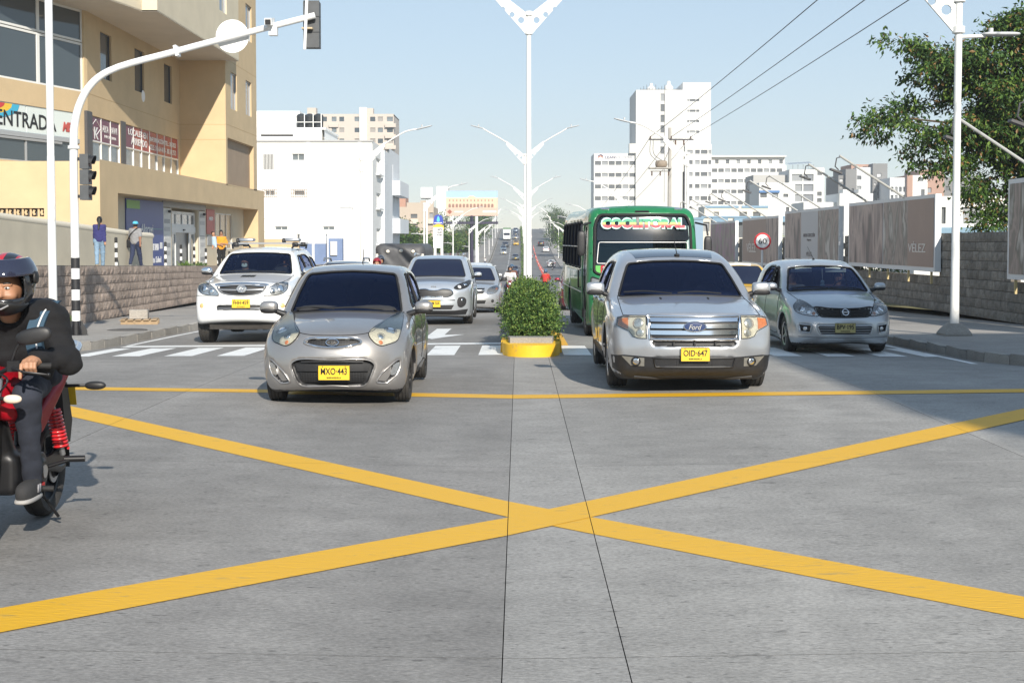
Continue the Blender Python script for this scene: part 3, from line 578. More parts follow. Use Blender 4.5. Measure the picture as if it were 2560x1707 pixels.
    for s in ('right','left'):
        for y in (2.2,3.1): p, n = c.at([(y,.92)], s, .02); MB().sell(p[0], (.02,.09,.018), .6).build('door_handle', pm, c.root, 60)
    MB().sell((.02,2.5,1.525), (.02,.04,.015)).tube([(.02,2.5,1.53),(-.04,2.72,1.74)], [.006,.003], 6).build('antenna', RUB, c.root)
    vis = mat('visor_grey', (.5,.52,.5), .8); c.interior([(-.4,2.3,.65),(.4,2.3,.65),(0,3.1,.65)], (1.52,.95,.62), (.4,1.8,1.0))
    for x in (-.3,.3): MB().obox((x,2.02,1.36), (.36,.02,.13), Matrix.Rotation(R(-25), 3, 'X')).build('sun_visor', vis, c.root)
    MB().sell((.02,1.78,1.13), (.035,.02,.04)).sell((.02,1.78,1.08), (.045,.02,.025)).tube([(.02,1.78,1.16),(.02,1.82,1.36)], .003, 4).build('hanging_toy', mat('toy_white', (.75,.78,.75), .8), c.root, 60); return c
# --- white off-roader -------------------------------------------------
def white_offroader():
    g = gz(-5, 25); t = thing('suv_car', 'white off-roader with roof rack bars and chrome mirrors beside the stone wall', 'car', (-5.07, 23.9, g), R(1))
    pm = paint('white', (.82,.82,.81), 0, .3, dust=.04); ws = [(-.7,1.265),(-.65,1.46),(-.585,1.645),(-.3,1.668),(0,1.675),(.3,1.668),(.585,1.645),(.65,1.46),(.7,1.265),(.35,1.285),(0,1.29),(-.35,1.285)]
    w1 = [(1.9,1.3),(2.12,1.47),(2.34,1.6),(2.65,1.62),(2.67,1.3)]; w2 = [(2.76,1.3),(2.74,1.62),(3.3,1.62),(3.55,1.54),(3.55,1.31)]; w3 = [(3.68,1.33),(3.7,1.57),(4.2,1.53),(4.3,1.36)]
    gr = [(-.44,1.08),(-.2,1.1),(0,1.105),(.2,1.1),(.44,1.08),(.38,.98),(.26,.935),(0,.915),(-.26,.935),(-.38,.98)]; lo = [(-.43,.735),(.43,.735),(.47,.645),(-.47,.645)]
    c = Car(t, 4.7, .92, 1.78, [(.2,.42),(.05,.47),(0,.6),(.01,.8),(.03,.92),(.06,1.06),(.12,1.14),(.4,1.18),(.9,1.23),(1.3,1.27),(1.42,1.29),(1.75,1.5),(2.05,1.67),(2.4,1.75),(3.0,1.78),(3.9,1.76),(4.4,1.68),(4.6,1.35),(4.68,1.1),(4.7,.75),(4.6,.5),(4.3,.42),(2.4,.38)],
        [(-.1,.86),(.1,.9),(.35,.96),(.9,1),(2.4,.985),(3.7,1),(4.3,.96),(4.8,.9)], [(-.1,.9),(.3,.93),(.5,.98),(.75,1),(1.0,.985),(1.2,.95),(1.3,.91),(1.5,.82),(1.68,.72),(1.8,.66),(2.0,.5)], (.85, 3.6, .385, .265), pm,
        carve=[(ws,'front',.12),(w1,'right',.12),(w2,'right',.12),(w3,'right',.12),(gr,'front',.035),(lo,'front',.05)], cabin=(1.55,4.4,1.05), bow=.26, arch=.07, slope=.01)
    screen(c, ws, GL_LIGHT); c.side([w1, w2, w3], gm=GL_LIGHT)
    hl = [(.41,.92),(.47,1.02),(.58,1.1),(.7,1.13),(.8,1.11),(.81,1.02),(.74,.945),(.6,.915)]; headlight(c, hl, [(.7,1.035,.07),(.56,.985,.055)], LAMP, LENS)
    c.patch('grille_backing', gr, 'front', PLA, -.028, 0); c.line('grille_edge', gr, 'front', mat('grey_trim2', (.25,.26,.28), .35, .5), .016, .002, True)
    c.patch('grille_top', [(-.5,1.1),(-.25,1.13),(0,1.14),(.25,1.13),(.5,1.1),(.44,1.075),(0,1.098),(-.44,1.075)], 'front', CHR, .012, .03)
    c.line('grille_slat', [(-.4,1.015),(0,1.01),(.4,1.015)], 'front', mat('grey_trim2', (.25,.26,.28)), .02, .0)
    for z in (1.05,.965): c.line('grille_slat', [(-.36,z),(0,z-.01),(.36,z)], 'front', PLA, .01, -.005)
    e = c.patch('emblem', ell(.015,1.025,.088,.06,16), 'front', mat('badge_grey', (.3,.31,.32), .3, .6), .018, .03)
    for rx, rz, dz in ((.088,.06,0),(.032,.052,0),(.06,.026,.022)): c.line('emblem_ring', ell(.015,1.025+dz,rx,rz,14), 'front', CHR, .006, .026, True, parent=e)
    c.patch('lower_grille', lo, 'front', PLA, -.035, 0, smooth=False); c.line('grille_slat', [(-.44,.675),(.44,.675)], 'front', mat('grey_trim2', (.25,.26,.28)), .009, 0, smooth=False)
    sc = [(-.27,1.25),(-.19,1.25),(-.19,1.225),(-.27,1.225)]
    for k in range(3): c.patch('hood_vent', [(x + .09*k + .1, z) for x, z in sc], 'front', SEAM, .006, .004, smooth=False)
    for s in (1,-1): c.bowl('fog_lamp', s*.74, .72, .045, 'front', mat('fog_amber_pale', (.6,.42,.18), .3), .0, None, .3)
    MB().box(-.62,.62,.25,.9,.28,.42).box(-.2,.2,.5,1.2,.25,.3).tube([(-.8,.85,.36),(.8,.85,.36)], .045, 8).build('skid_plate', mat('dirty_metal', (.035,.03,.026), .8, var=.5, scale=8), c.root, 50)
    for s in (-1, 1): MB().tube([(s*.6,.9,.42),(s*.62,.6,.3),(s*.3,.55,.28)], .035, 8).build('suspension_arm', PLA, c.root, 50)
    c.line('hood_gap', [(-.74,1.265),(-.72,1.17),(-.6,1.13),(0,1.15),(.6,1.13),(.72,1.17),(.74,1.265)], 'front', SEAM, .005); c.line('bumper_gap', [(-.86,.9),(-.6,.905),(-.4,.9)], 'front', SEAM, .005, sym=True)
    c.plate('FHH·459', 'ENVIGADO', .01, .765, .02); c.mirror(.995, 1.78, 1.32, (.11,.075,.075), CHR, .75); c.wheels('alloy')
    c.wiper([(-.62,1.3),(-.3,1.315),(0,1.3)]); c.wiper([(.0,1.3),(.3,1.31),(.58,1.295)])
    c.line('door_gap', [(2.715,1.27),(2.72,.9),(2.7,.5)], 'right', SEAM, .005, sym=True); c.line('door_gap', [(1.75,1.26),(1.66,.9),(1.7,.5),(3.0,.46)], 'right', SEAM, .005, sym=True)
    for s in (-.62,.62): MB().tube([(s*.95,2.3,1.76),(s,2.4,1.83),(s,4.1,1.82),(s*.95,4.2,1.75)], .02, 8).build('roof_rail', PLA, c.root, 60)
    for y in (2.55,3.6): MB().box(-.72,.72,y-.035,y+.035,1.84,1.872).build('rack_bar', ALU, c.root)
    for x in (-.48,.5):
        for y in (2.55,3.6): MB().sell((x*.99 + (.12 if x > 0 else -.1),y,1.83), (.06,.08,.05), .5).build('rack_foot', PLA, c.root, 60)
    for x in (-.37,.55): MB().sell((x,2.62,1.925), (.17,.1,.035), .5).sell((x - (.17 if x<0 else .17),2.6,1.9), (.035,.09,.06), .6, mi=1).build('ski_clamp', [ALU, PLA], c.root, 60)
    c.interior([(-.42,2.6,.95),(.42,2.6,.95),(0,3.5,.95)], (1.85,1.2,.65), (.42,2.1,1.28)); return c

# --- plainer bodies for the cars further back --------------------------------
SPECS = {
 'hatch': dict(L=3.6, hw=.8, H=1.5, prof=[(.14,.19),(.03,.27),(0,.42),(.02,.58),(.08,.74),(.2,.83),(.6,.93),(1.0,1.0),(1.4,1.2),(1.75,1.4),(2.1,1.48),(2.7,1.5),(3.3,1.42),(3.5,1.12),(3.56,.9),(3.6,.6),(3.55,.3),(3.4,.2),(1.8,.17)], wh=(.72,3.05,.285,.17), ws=(.62,.99,.48,1.4), hz=(.36,.66,.7,.86), sw=((1.25,2.95),(1.02,1.4))),
 'sedan': dict(L=4.4, hw=.86, H=1.46, prof=[(.14,.19),(.03,.27),(0,.42),(.02,.58),(.08,.7),(.25,.8),(.7,.9),(1.25,.97),(1.6,1.15),(2.0,1.37),(2.35,1.45),(2.9,1.45),(3.3,1.36),(3.7,1.12),(3.85,1.03),(4.3,.98),(4.4,.8),(4.4,.5),(4.3,.25),(2,.18)], wh=(.9,3.55,.31,.2), ws=(.66,.985,.5,1.36), hz=(.4,.72,.62,.76), sw=((1.6,3.35),(.98,1.36))),
 'suv': dict(L=4.4, hw=.92, H=1.65, prof=[(.14,.24),(.03,.32),(0,.5),(.02,.7),(.06,.88),(.2,1.0),(.7,1.08),(1.2,1.13),(1.55,1.32),(1.9,1.52),(2.3,1.62),(3.0,1.65),(3.8,1.6),(4.15,1.48),(4.3,1.15),(4.4,.85),(4.38,.45),(4.2,.28),(2.2,.24)], wh=(.9,3.55,.36,.23), ws=(.7,1.13,.56,1.54), hz=(.42,.78,.84,1.0), sw=((1.55,3.7),(1.15,1.53))),
}
FARG = mat('dark_glass_solid', (.01,.014,.035), .12, spec=.35)
def plain_car(kind, label, loc, pm, away=False, h=.06, grille='bar', plate='', badge=None, low=True, face=None, group=None, name=None, mirm=None, glassm=None, plain=False):
    s = SPECS[kind]; n = {'hatch': 'hatchback_car', 'sedan': 'sedan_car', 'suv': 'suv_car'}[kind]
    t = thing(name or n, label, 'car' if name is None else 'taxi', loc, math.pi if away else 0, group); hz = s['hz']; q = s['ws']; L = s['L']; hw = s['hw']
    if away: t.location.y += L
    ws = [(-q[0],q[1]),(-(q[0]+q[2])/2,(q[1]+q[3])/2+.01),(-q[2],q[3]),(0,q[3]+.012),(q[2],q[3]),((q[0]+q[2])/2,(q[1]+q[3])/2+.01),(q[0],q[1]),(0,q[1]+.02)]
    sect = [(z*(s['H']/1.48) if z > .9 else z, v) for z, v in SECT]
    c = Car(t, L, hw, s['H'], s['prof'], [(-.1,.82),(.1,.88),(.4,.96),(.9,1),(L*.5,1),(L*.8,.99),(L*.93,.95),(L+.1,.88)], sect, s['wh'], pm, h=h)
    gm = glassm or FARG; o = c.patch('windscreen', ws, 'front', gm, .016, .02, smooth=.06, sp=.07)
    if not plain: c.line('screen_seal', ws, 'front', RUB, .016, .006, True, .06, parent=o)
    (a, b), (z0, z1) = s['sw']; m_ = (a + b) / 2
    c.patch('side_window', [(a+.25,z0),(a+.55,z1-.12),(a+.75,z1-.02),(m_-.05,z1-.02),(m_-.05,z0)], 'right', gm, .014, .02, sym=True, smooth=False, sp=.08); c.patch('side_window', [(m_+.05,z0),(m_+.05,z1),(b-.3,z1-.04),(b,z0+.15),(b,z0)], 'right', gm, .014, .02, sym=True, smooth=False, sp=.08)
    rz = q[1] + .05; c.patch('rear_window', [(-.6,rz+.05),(-.5,q[3]-.06),(.5,q[3]-.06),(.6,rz+.05)], 'rear', gm, .016, .02, smooth=False, sp=.08)
    if kind == 'sedan': tl = [(.5,.9),(.78,.9),(.8,.75),(.5,.75)]
    else: tl = [(.6,q[1]+.02),(.72,q[1]+.02),(.76,q[1]-.28),(.62,q[1]-.28)]
    c.patch('tail_lamp', tl, 'rear', RED, .016, .02, sym=True, smooth=False, sp=.06)
    if face: face(c)
    else:
        hl = [(hz[0],hz[2]),(hz[0]+.02,hz[2]+.09),(hz[1],hz[3]),(hz[1]+.06,hz[3]-.03),(hz[1]+.04,hz[2]+.02)]
        c.patch('headlight', hl, 'front', LAMP, .016, .02, sym=True, sp=.06)
        c.patch('upper_grille', [(-hz[0]+.04,hz[2]+.09),(hz[0]-.04,hz[2]+.09),(hz[0]-.08,hz[2]),(-hz[0]+.08,hz[2])], 'front', PLA, .014, .02, smooth=False, sp=.06)
        c.patch('lower_grille', [(-.45,.42),(.45,.42),(.4,.28),(-.4,.28)], 'front', PLA, .014, .02, smooth=False, sp=.06)
    bp = MB().box(-.165,.165,-.01,.01,-.08,.08); p, _ = c.at([(0,.5)], 'front', .01)
    if not plate: o = bp.build('number_plate', YEL, t); o.location = (0, p[0][1], .5)
    p, _ = c.at([(0,.72)], 'rear', .01); o = MB().box(-.165,.165,-.01,.01,-.08,.08).build('number_plate', YEL, t); o.location = (0, p[0][1], .72 if kind != 'suv' else .85)
    if not plain: c.mirror(hw + .08, 1.3 if kind == 'hatch' else 1.7, q[1] + .05, (.095,.065,.065), mirm)
    c.wheels('alloy'); return c

# ------------------------------------------------------------------ ground, avenue, pavements
def concrete(name, col, wear, random_amt=.12, rough=.8, streak=True):
    m = bpy.data.materials.new(name); m.use_nodes = True; n = m.node_tree.nodes; l = m.node_tree.links; b = n['Principled BSDF']
    ge = n.new('ShaderNodeNewGeometry'); co = ge.outputs['Position']; oi = n.new('ShaderNodeObjectInfo')
    def noise(sc, st=(1,1,1), det=6):
        mp = n.new('ShaderNodeMapping'); mp.inputs['Scale'].default_value = st; l.new(co, mp.inputs[0]); z = n.new('ShaderNodeTexNoise'); z.inputs['Scale'].default_value = sc; z.inputs['Detail'].default_value = det; z.inputs['Roughness'].default_value = .6; l.new(mp.outputs[0], z.inputs['Vector']); return z.outputs['Fac']
    def ramp(f, a, b_, c0, c1):
        r = n.new('ShaderNodeMapRange'); r.inputs['From Min'].default_value = a; r.inputs['From Max'].default_value = b_; r.inputs['To Min'].default_value = c0; r.inputs['To Max'].default_value = c1; l.new(f, r.inputs[0]); return r.outputs[0]
    def mul(a, b_):
        q = n.new('ShaderNodeMath'); q.operation = 'MULTIPLY'; l.new(a, q.inputs[0]); l.new(b_, q.inputs[1]); return q.outputs[0]
    v = ramp(noise(.35, (1,.5,1)), .3, .7, .78, 1.15)
    v = mul(v, ramp(noise(3.0, (.6,1,1)), .3, .7, .86, 1.1)); v = mul(v, ramp(noise(75, (.5,1,1), 4), .35, .65, .8, 1.2))
    if streak: v = mul(v, ramp(noise(11, (.5,1,1), 4), .63, .72, 1.0, .68)); v = mul(v, ramp(noise(42, (.3,1,1), 2), .64, .72, 1.0, .5)); v = mul(v, ramp(noise(120, (1,1,1), 2), .62, .72, 1.0, 1.35)); v = mul(v, ramp(noise(.8, (1,.12,1), 3), .35, .75, wear, 1.06))
    v = mul(v, ramp(oi.outputs['Random'], 0, 1, 1 - random_amt, 1 + random_amt))
    mx = n.new('ShaderNodeVectorMath'); mx.operation = 'SCALE'; mx.inputs[0].default_value = col; l.new(v, mx.inputs['Scale']); l.new(mx.outputs[0], b.inputs['Base Color'])
    b.inputs['Roughness'].default_value = rough; b.inputs['Specular IOR Level'].default_value = .35
    bp = n.new('ShaderNodeBump'); bp.inputs['Strength'].default_value = .35; bp.inputs['Distance'].default_value = .01; l.new(noise(70, (.25,1,1), 4), bp.inputs['Height']); l.new(bp.outputs[0], b.inputs['Normal'])
    MATS[name] = m; return m
ROADM = concrete('road_concrete', (.235,.232,.228), .82); ROADL = concrete('road_concrete_light', (.325,.312,.292), .88, .07); ROADS = concrete('road_concrete_strip', (.32,.308,.29), .9, .05); ROADD = concrete('road_concrete_dark', (.27,.258,.243), .8, .07); WALKM = concrete('pavement_concrete', (.33,.31,.285), .9, .06, streak=False); KERBM = concrete('kerb_concrete', (.36,.335,.3), .9, .15, streak=False)  # right and strip slabs paler: sunlight scattered back, put into the concrete colour
GAPM = mat('joint_filler', (.03,.03,.028), .9); DIRT = mat('dry_ground', (.2,.16,.11), .95, var=.4, scale=.6, bump=.3, dark=(.1,.11,.05), world_co=True); SOIL = mat('bed_soil', (.11,.08,.055), .95, var=.4, scale=6, bump=.4)
WHITEP = mat('white_road_paint', (.78,.78,.76), .6, var=.25, scale=2.5, dark=(.45,.45,.44), thr=(.25,.45), bump=.25, bscale=60, world_co=True)
YELP = mat('yellow_road_paint', (.72,.4,.018), .55, var=.28, scale=7, dark=(.36,.26,.09), thr=(.27,.4), bump=.3, bscale=20, world_co=True, stretch=(.7,2.5,1))
YELK = mat('yellow_kerb_paint', (.78,.46,.02), .6, var=.5, scale=3.2, dark=(.3,.24,.12), thr=(.3,.42), bump=.2)
def sheet(name, xs, ys, zf, m, parent=None, kind='structure'):
    V = [(xf(y) if callable(xf) else xf, y, zf(xf(y) if callable(xf) else xf, y)) for y in ys for xf in xs]; nx = len(xs)
    o = link(name, mesh_np(name, V, [(j*nx+i, j*nx+i+1, (j+1)*nx+i+1, (j+1)*nx+i) for j in range(len(ys)-1) for i in range(nx-1)], m), parent)
    return tag(o, kind=kind) if parent is None else o
ysf = list(range(-60, 100, 4)) + list(range(100, 640, 10)) + [700, 800, 900, 1200, 1600, 2400]
sheet('ground', [-1600,-400,-120,-60,-30,-14,-8,-7,0,7,8,14,30,60,120,400,1600], ysf, lambda x, y: zr(y) - .32 - (.2 if y > 620 else 0), DIRT)
road = sheet('road', [lambda y: rcx(y)-7.6, lambda y: rcx(y)-3.8, rcx, lambda y: rcx(y)+3.8, lambda y: rcx(y)+7.4], list(range(-60, 20, 8)) + [20, 30, 40, 50, 60, 68] + list(range(72, 640, 8)), lambda x, y: gz(x, y) - (.05 if y <= 68 else 0), ROADM)
road.data.materials.append(GAPM)
for _p in road.data.polygons: _p.material_index = 1 if _p.center.y < 68 else 0
cs = sheet('cross_street', [-70,-30,-7.7], [-60,-30,0,12,20.4], lambda x, y: gz(x, y) - .05, ROADM); sheet('cross_street', [7.5,30,70], [-60,-30,0,12,17.4], lambda x, y: gz(x, y) - .05, ROADM)
# concrete slabs, each with its own edges, the joints sunk between them
XE = [-26,-22.3,-18.6,-14.9,-11.2,-7.5,-3.85,-.07,.46,4.05,7.5,11.2,14.9,18.6,22.3,26]; YE = [-8.8 + 4.8*i for i in range(17)]
for j in range(len(YE)-1):
    for i in range(len(XE)-1):
        if YE[j+1] > 20.1 and not (-7.6 < XE[i] and XE[i+1] < 7.6): continue
        x0, x1, y0, y1 = XE[i]+.0025, XE[i+1]-.0025, YE[j]+.002, YE[j+1]-.002; q = MB(); nx_, ny_ = 2, 4
        g_ = [(x0+(x1-x0)*a/nx_, y0+(y1-y0)*b/ny_) for b in range(ny_+1) for a in range(nx_+1)]; q.add([(x, y, gz(x, y)) for x, y in g_], [(b*(nx_+1)+a, b*(nx_+1)+a+1, (b+1)*(nx_+1)+a+1, (b+1)*(nx_+1)+a) for b in range(ny_) for a in range(nx_)])
        rim = [g_[a] for a in range(nx_+1)] + [g_[b*(nx_+1)+nx_] for b in range(1, ny_+1)] + [g_[ny_*(nx_+1)+a] for a in range(nx_-1, -1, -1)] + [g_[b*(nx_+1)] for b in range(ny_-1, 0, -1)]; m_ = len(rim)
        q.add([(x, y, gz(x, y)-.05) for x, y in rim] + [(x, y, gz(x, y)) for x, y in rim], [(a, (a+1) % m_, m_+(a+1) % m_, m_+a) for a in range(m_)], 1); q.build('slab', [ROADL if i > 7 else (ROADS if i == 7 else ROADD), GAPM], road)
def clip_rect(P, x0, x1, y0, y1):
    for ax, v, sg in ((0,x0,1),(0,x1,-1),(1,y0,1),(1,y1,-1)):
        out = []
        for k in range(len(P)):
            a, b = P[k-1], P[k]; ia, ib = sg*(a[ax]-v) >= 0, sg*(b[ax]-v) >= 0
            if ia != ib: t = (v-a[ax])/(b[ax]-a[ax]); out.append(a + (b-a)*t)
            if ib: out.append(b)
        P = out
        if len(P) < 3: return None
    return P
def marking(name, poly, m, step=.6, dz=.0035, parent=road):
    """paint on the slabs: cut at every joint so that the joints show through it"""
    P = [np.array(p, float) for p in poly]; A = np.array(P); lo, hi = A.min(0), A.max(0); pieces = []
    if hi[1] > 67: pieces = [P]
    else:
        for j in range(len(YE)-1):
            for i in range(len(XE)-1):
                if YE[j] < hi[1] and YE[j+1] > lo[1] and XE[i] < hi[0] and XE[i+1] > lo[0]:
                    c = clip_rect(P, XE[i]+.0025, XE[i+1]-.0025, YE[j]+.002, YE[j+1]-.002)
                    if c is not None: pieces.append(c)
    V = []; F = []
    for C in pieces:
        Q = []
        for i in range(len(C)):
            a, b = C[i-1], C[i]; k = max(1, int(np.linalg.norm(b-a)/step)); Q += [a + (b-a)*t/k for t in range(k)]
        Q = np.array(Q); l_, h_ = Q.min(0), Q.max(0); gx, gy = np.meshgrid(np.arange(l_[0]+step/2, h_[0], step), np.arange(l_[1]+step/2, h_[1], step)); inn = np.stack([gx.ravel(), gy.ravel()], 1)
        if len(inn): inn = inn[poly_sdf(Q, inn[:,0], inn[:,1]) < -.2*step]
        r = delaunay_2d_cdt([Vector(v) for v in np.concatenate([Q, inn])], [], [list(range(len(Q)))], 1, 1e-6); o = len(V)
        V += [(v[0], v[1], gz(v[0], v[1]) + dz) for v in r[0]]
        for f in r[2]:
            p0, p1, p2 = (r[0][k] for k in f); up = (p1-p0).cross(p2-p0) > 0; F.append(tuple(k+o for k in (f if up else f[::-1])))
    return link(name, mesh_np(name, V, F, m), parent)
def bar(a, b, w): 
    a, b = np.array(a), np.array(b); d = (b-a)/np.linalg.norm(b-a); n = np.array((-d[1], d[0]))*w/2; return [a-n, b-n, b+n, a+n]
cx0 = np.array((.21, 8.47)); dA = np.array((-1, 1.0)); dB = np.array((1, .94))
marking('yellow_line', bar(cx0 + dA*6.3, cx0 - dA*8, .36), YELP, .45)
marking('yellow_line', bar(cx0 - dB*8, cx0 + dB*6.7, .38), YELP, .45, .006)
marking('yellow_line', [(-6.2,15.05),(-2.9,15.12),(-2.9,15.46),(-6.2,15.4)], YELP); marking('yellow_line', [(-2.88,15.0),(7.2,14.75),(7.2,15.12),(-2.88,15.36)], YELP)
for x in [-.42,-1.24,-2.07,-2.9,-3.73,-4.56,-5.39,-6.22,-6.95, .93,1.76,2.59,3.42,4.25,5.08,5.91,6.55]:
    w = .22 if -6.9 < x < 6.5 else .15; marking('crosswalk_stripe', [(x-w,20.7),(x+w,20.7),(x+w,22.95),(x-w,22.95)], WHITEP)
marking('stop_line', [(-7.1,23.3),(-.32,23.3),(-.32,23.75),(-7.1,23.75)], WHITEP); marking('edge_line', [(6.62,19.2),(6.72,19.2),(6.72,60),(6.62,60)], WHITEP, 2)
marking('edge_line', [(-7.15,23.8),(-7.05,23.8),(-7.05,60),(-7.15,60)], WHITEP, 2); marking('edge_line', [(.75,23),(.87,23),(.87,27),(.75,27)], YELP, 1)
marking('lane_arrow', [(-1.66,25.0),(-1.1,26.6),(-1.5,26.45),(-1.5,29.2),(-1.82,29.2),(-1.82,26.45),(-2.2,26.6)], WHITEP, .3)
for y in range(60, 480, 8):
    x = rcx(y) - 3.35; marking('lane_dash', [(x-.09,y),(x+.09,y),(x+.09,y+3.5),(x-.09,y+3.5)], WHITEP, 2, .006)
for x, y in ((-4.9,270),(1.2,330)): marking('lane_arrow', [(x-.5,y),(x,y-3.2),(x+.5,y),(x+.15,y-.2),(x+.15,y+3.5),(x-.15,y+3.5),(x-.15,y-.2)], WHITEP, 2, .006)
# pavements with kerb stones
def arc(c, r, a0, a1, n=8): return [(c[0] + r*math.cos(R(a0 + (a1-a0)*i/n)), c[1] + r*math.sin(R(a0 + (a1-a0)*i/n))) for i in range(n+1)]
LK = [(-7.35,60)] + [(-7.35,23.2)] + arc((-10.35,23.2), 3.0, 0, -90)[1:] + [(-60,20.2)]
RK = [(60,17.2)] + arc((9.9,20.2), 3.0, -90, -180) + [(6.9,60)]
walk_z = lambda x, y: gz(7.2, y) + .14 + .006*max(0, abs(x) - 7.2)
def paved(name, poly, m, step=2.0):
    P = np.array(poly, float); Q = []
    for i in range(len(P)):
        a, b = P[i], P[(i+1) % len(P)]; k = max(1, int(np.linalg.norm(b-a)/step)); Q += [a + (b-a)*t/k for t in range(k)]
    Q = np.array(Q); r = delaunay_2d_cdt([Vector(v) for v in Q], [], [list(range(len(Q)))], 1, 1e-6)
    me = mesh_np(name, [(v[0], v[1], walk_z(v[0], v[1])) for v in r[0]], [tuple(f) for f in r[2]], m)
    if me.polygons[0].normal.z < 0: me.flip_normals()
    return tag(link(name, me), kind='structure')
pl = paved('pavement_left', LK + [(-60,60)], WALKM); pr_ = paved('pavement_right', RK + [(60,60)], WALKM)
sheet('pavement_left_far', [lambda y: rcx(y)-13, lambda y: rcx(y)-7.7], list(range(60, 640, 10)), lambda x, y: gz(7.2, y) + .14, WALKM); sheet('pavement_right_far', [lambda y: rcx(y)+7.3, lambda y: rcx(y)+12], list(range(60, 640, 10)), lambda x, y: gz(7.2, y) + .14, WALKM)
kq = MB().hexa([(-.075,-.49,-.3),(.075,-.49,-.3),(.075,.49,-.3),(-.075,.49,-.3)], [(-.055,-.485,0),(.07,-.485,0),(.07,.485,0),(-.055,.485,0)])
km = kq.mesh('kerb_stone', KERBM); kmy = kq.mesh('kerb_stone', YELK)
def kerb(path, parent, inward, mfun=lambda s: km, y_max=60, up=.005):
    acc = 0; pts = []
    for a, b in zip(path, path[1:]):
        a, b = Vector(a), Vector(b); n = max(1, round((b-a).length)); 
        for i in range(n): pts.append((a + (b-a)*((i+.5)/n), (b-a).normalized(), (b-a).length/n))
    for i, (p, d, ln) in enumerate(pts):
        if abs(p.x) > 14: continue
        o = link('kerb_stone', mfun(i), parent); nrm = Vector((-d.y, d.x)) * inward
        q = p + nrm*.06; dz = walk_z(p.x + d.x*.5, p.y + d.y*.5) - walk_z(p.x - d.x*.5, p.y - d.y*.5)
        o.location = (q.x, q.y, walk_z(p.x, p.y) + up + random.uniform(-.004,.004)); o.rotation_euler = (math.atan(dz), 0, math.atan2(d.y, d.x) - math.pi/2 + (0 if inward > 0 else math.pi)); o.scale = (1, ln, 1)
kerb(LK, pl, -1); kerb(RK, pr_, -1)
for s in (-1, 1):
    f = sheet('far_kerb', [lambda y: rcx(y)+s*7.35-.08, lambda y: rcx(y)+s*7.35-.07, lambda y: rcx(y)+s*7.35+.07, lambda y: rcx(y)+s*7.35+.08], list(range(60, 640, 10)), lambda x, y: gz(7.2, y) + (.15 if abs(abs(x-rcx(y)) - 7.35) < .075 else -.02), KERBM)
# the median: yellow nose, kerb, planting bed
med = tag(MB().prism([(-.27,21.2),(-.25,20.75),(-.16,20.45),(.02,20.3),(.2,20.26),(.38,20.3),(.55,20.45),(.64,20.75),(.66,21.2)], 'z', -.05, .185).build('median', YELK, None, 40), kind='structure')
q = MB(); q.prism([(-.17,21.1),(-.14,20.72),(.53,20.72),(.56,21.1)], 'z', .18, .27); q.build('planter_edge', WALKM, med)
sheet('median_bed', [lambda y: rcx(y)-.4, lambda y: rcx(y)-.39, rcx, lambda y: rcx(y)+.39, lambda y: rcx(y)+.4], [21.1] + list(range(24, 560, 6)), lambda x, y: zr(y) + (.16 if abs(x - rcx(y)) < .395 else -.05), SOIL)
for i in range(34):
    for s in (-1, 1):
        y = 21.7 + i; o = link('kerb_stone', kmy if (i < 4 and s > 0) or i < 1 else km, med); o.location = (rcx(y) + s*.43, y, zr(y) + .19); o.rotation_euler = (math.atan(zr(y+.5) - zr(y-.5)), 0, 0 if s < 0 else math.pi)
# repairs: manhole cover, pallet and block on the left pavement
o = tag(MB().lathe([(0,.012),(.36,.012),(.4,.006),(.4,-.01)], 28, (0,0,0)).build('manhole_cover', mat('cast_iron', (.12,.11,.1), .7, var=.3, scale=10, bump=.3), None, 30), 'round iron manhole cover in the left pavement by the banded pole', 'manhole'); o.location = (-7.95, 26.6, walk_z(-8, 26.6) + .003)
o = tag(MB().lathe([(0,.012),(.36,.012),(.4,.006),(.4,-.01)], 28, (0,0,0)).build('manhole_cover', MATS['cast_iron'], None, 30), 'round iron manhole cover in the right pavement by the lamp footing', 'manhole'); o.location = (9.5, 23.6, walk_z(9.5, 23.6) + .003)

# ------------------------------------------------------------------ block walls
def block_mesh(m, L, H, seed, rough=.02, D=.2):
    r = random.Random(seed); nx, nz = 4, 3; V = []; F = []
    for j in range(nz+1):
        for i in range(nx+1):
            edge = i in (0, nx) or j in (0, nz); V.append((L*(i/nx - .5), 0 if edge else -r.uniform(.3, 1)*rough, H*(j/nz - .5)))
    F = [(j*(nx+1)+i, j*(nx+1)+i+1, (j+1)*(nx+1)+i+1, (j+1)*(nx+1)+i) for j in range(nz) for i in range(nx)]
    b = len(V); V += [(-L/2,D,-H/2),(L/2,D,-H/2),(L/2,D,H/2),(-L/2,D,H/2)]; c = [0, nx, nz*(nx+1)+nx, nz*(nx+1)]
    ring = [list(range(0, nx+1)), [j*(nx+1)+nx for j in range(nz+1)], [nz*(nx+1)+i for i in range(nx, -1, -1)], [j*(nx+1) for j in range(nz, -1, -1)]]
    for k, rg in enumerate(ring): F.append(tuple(rg[::-1]) + (b+k, b+(k+1) % 4))
    return mesh_np('block', V, F, m)
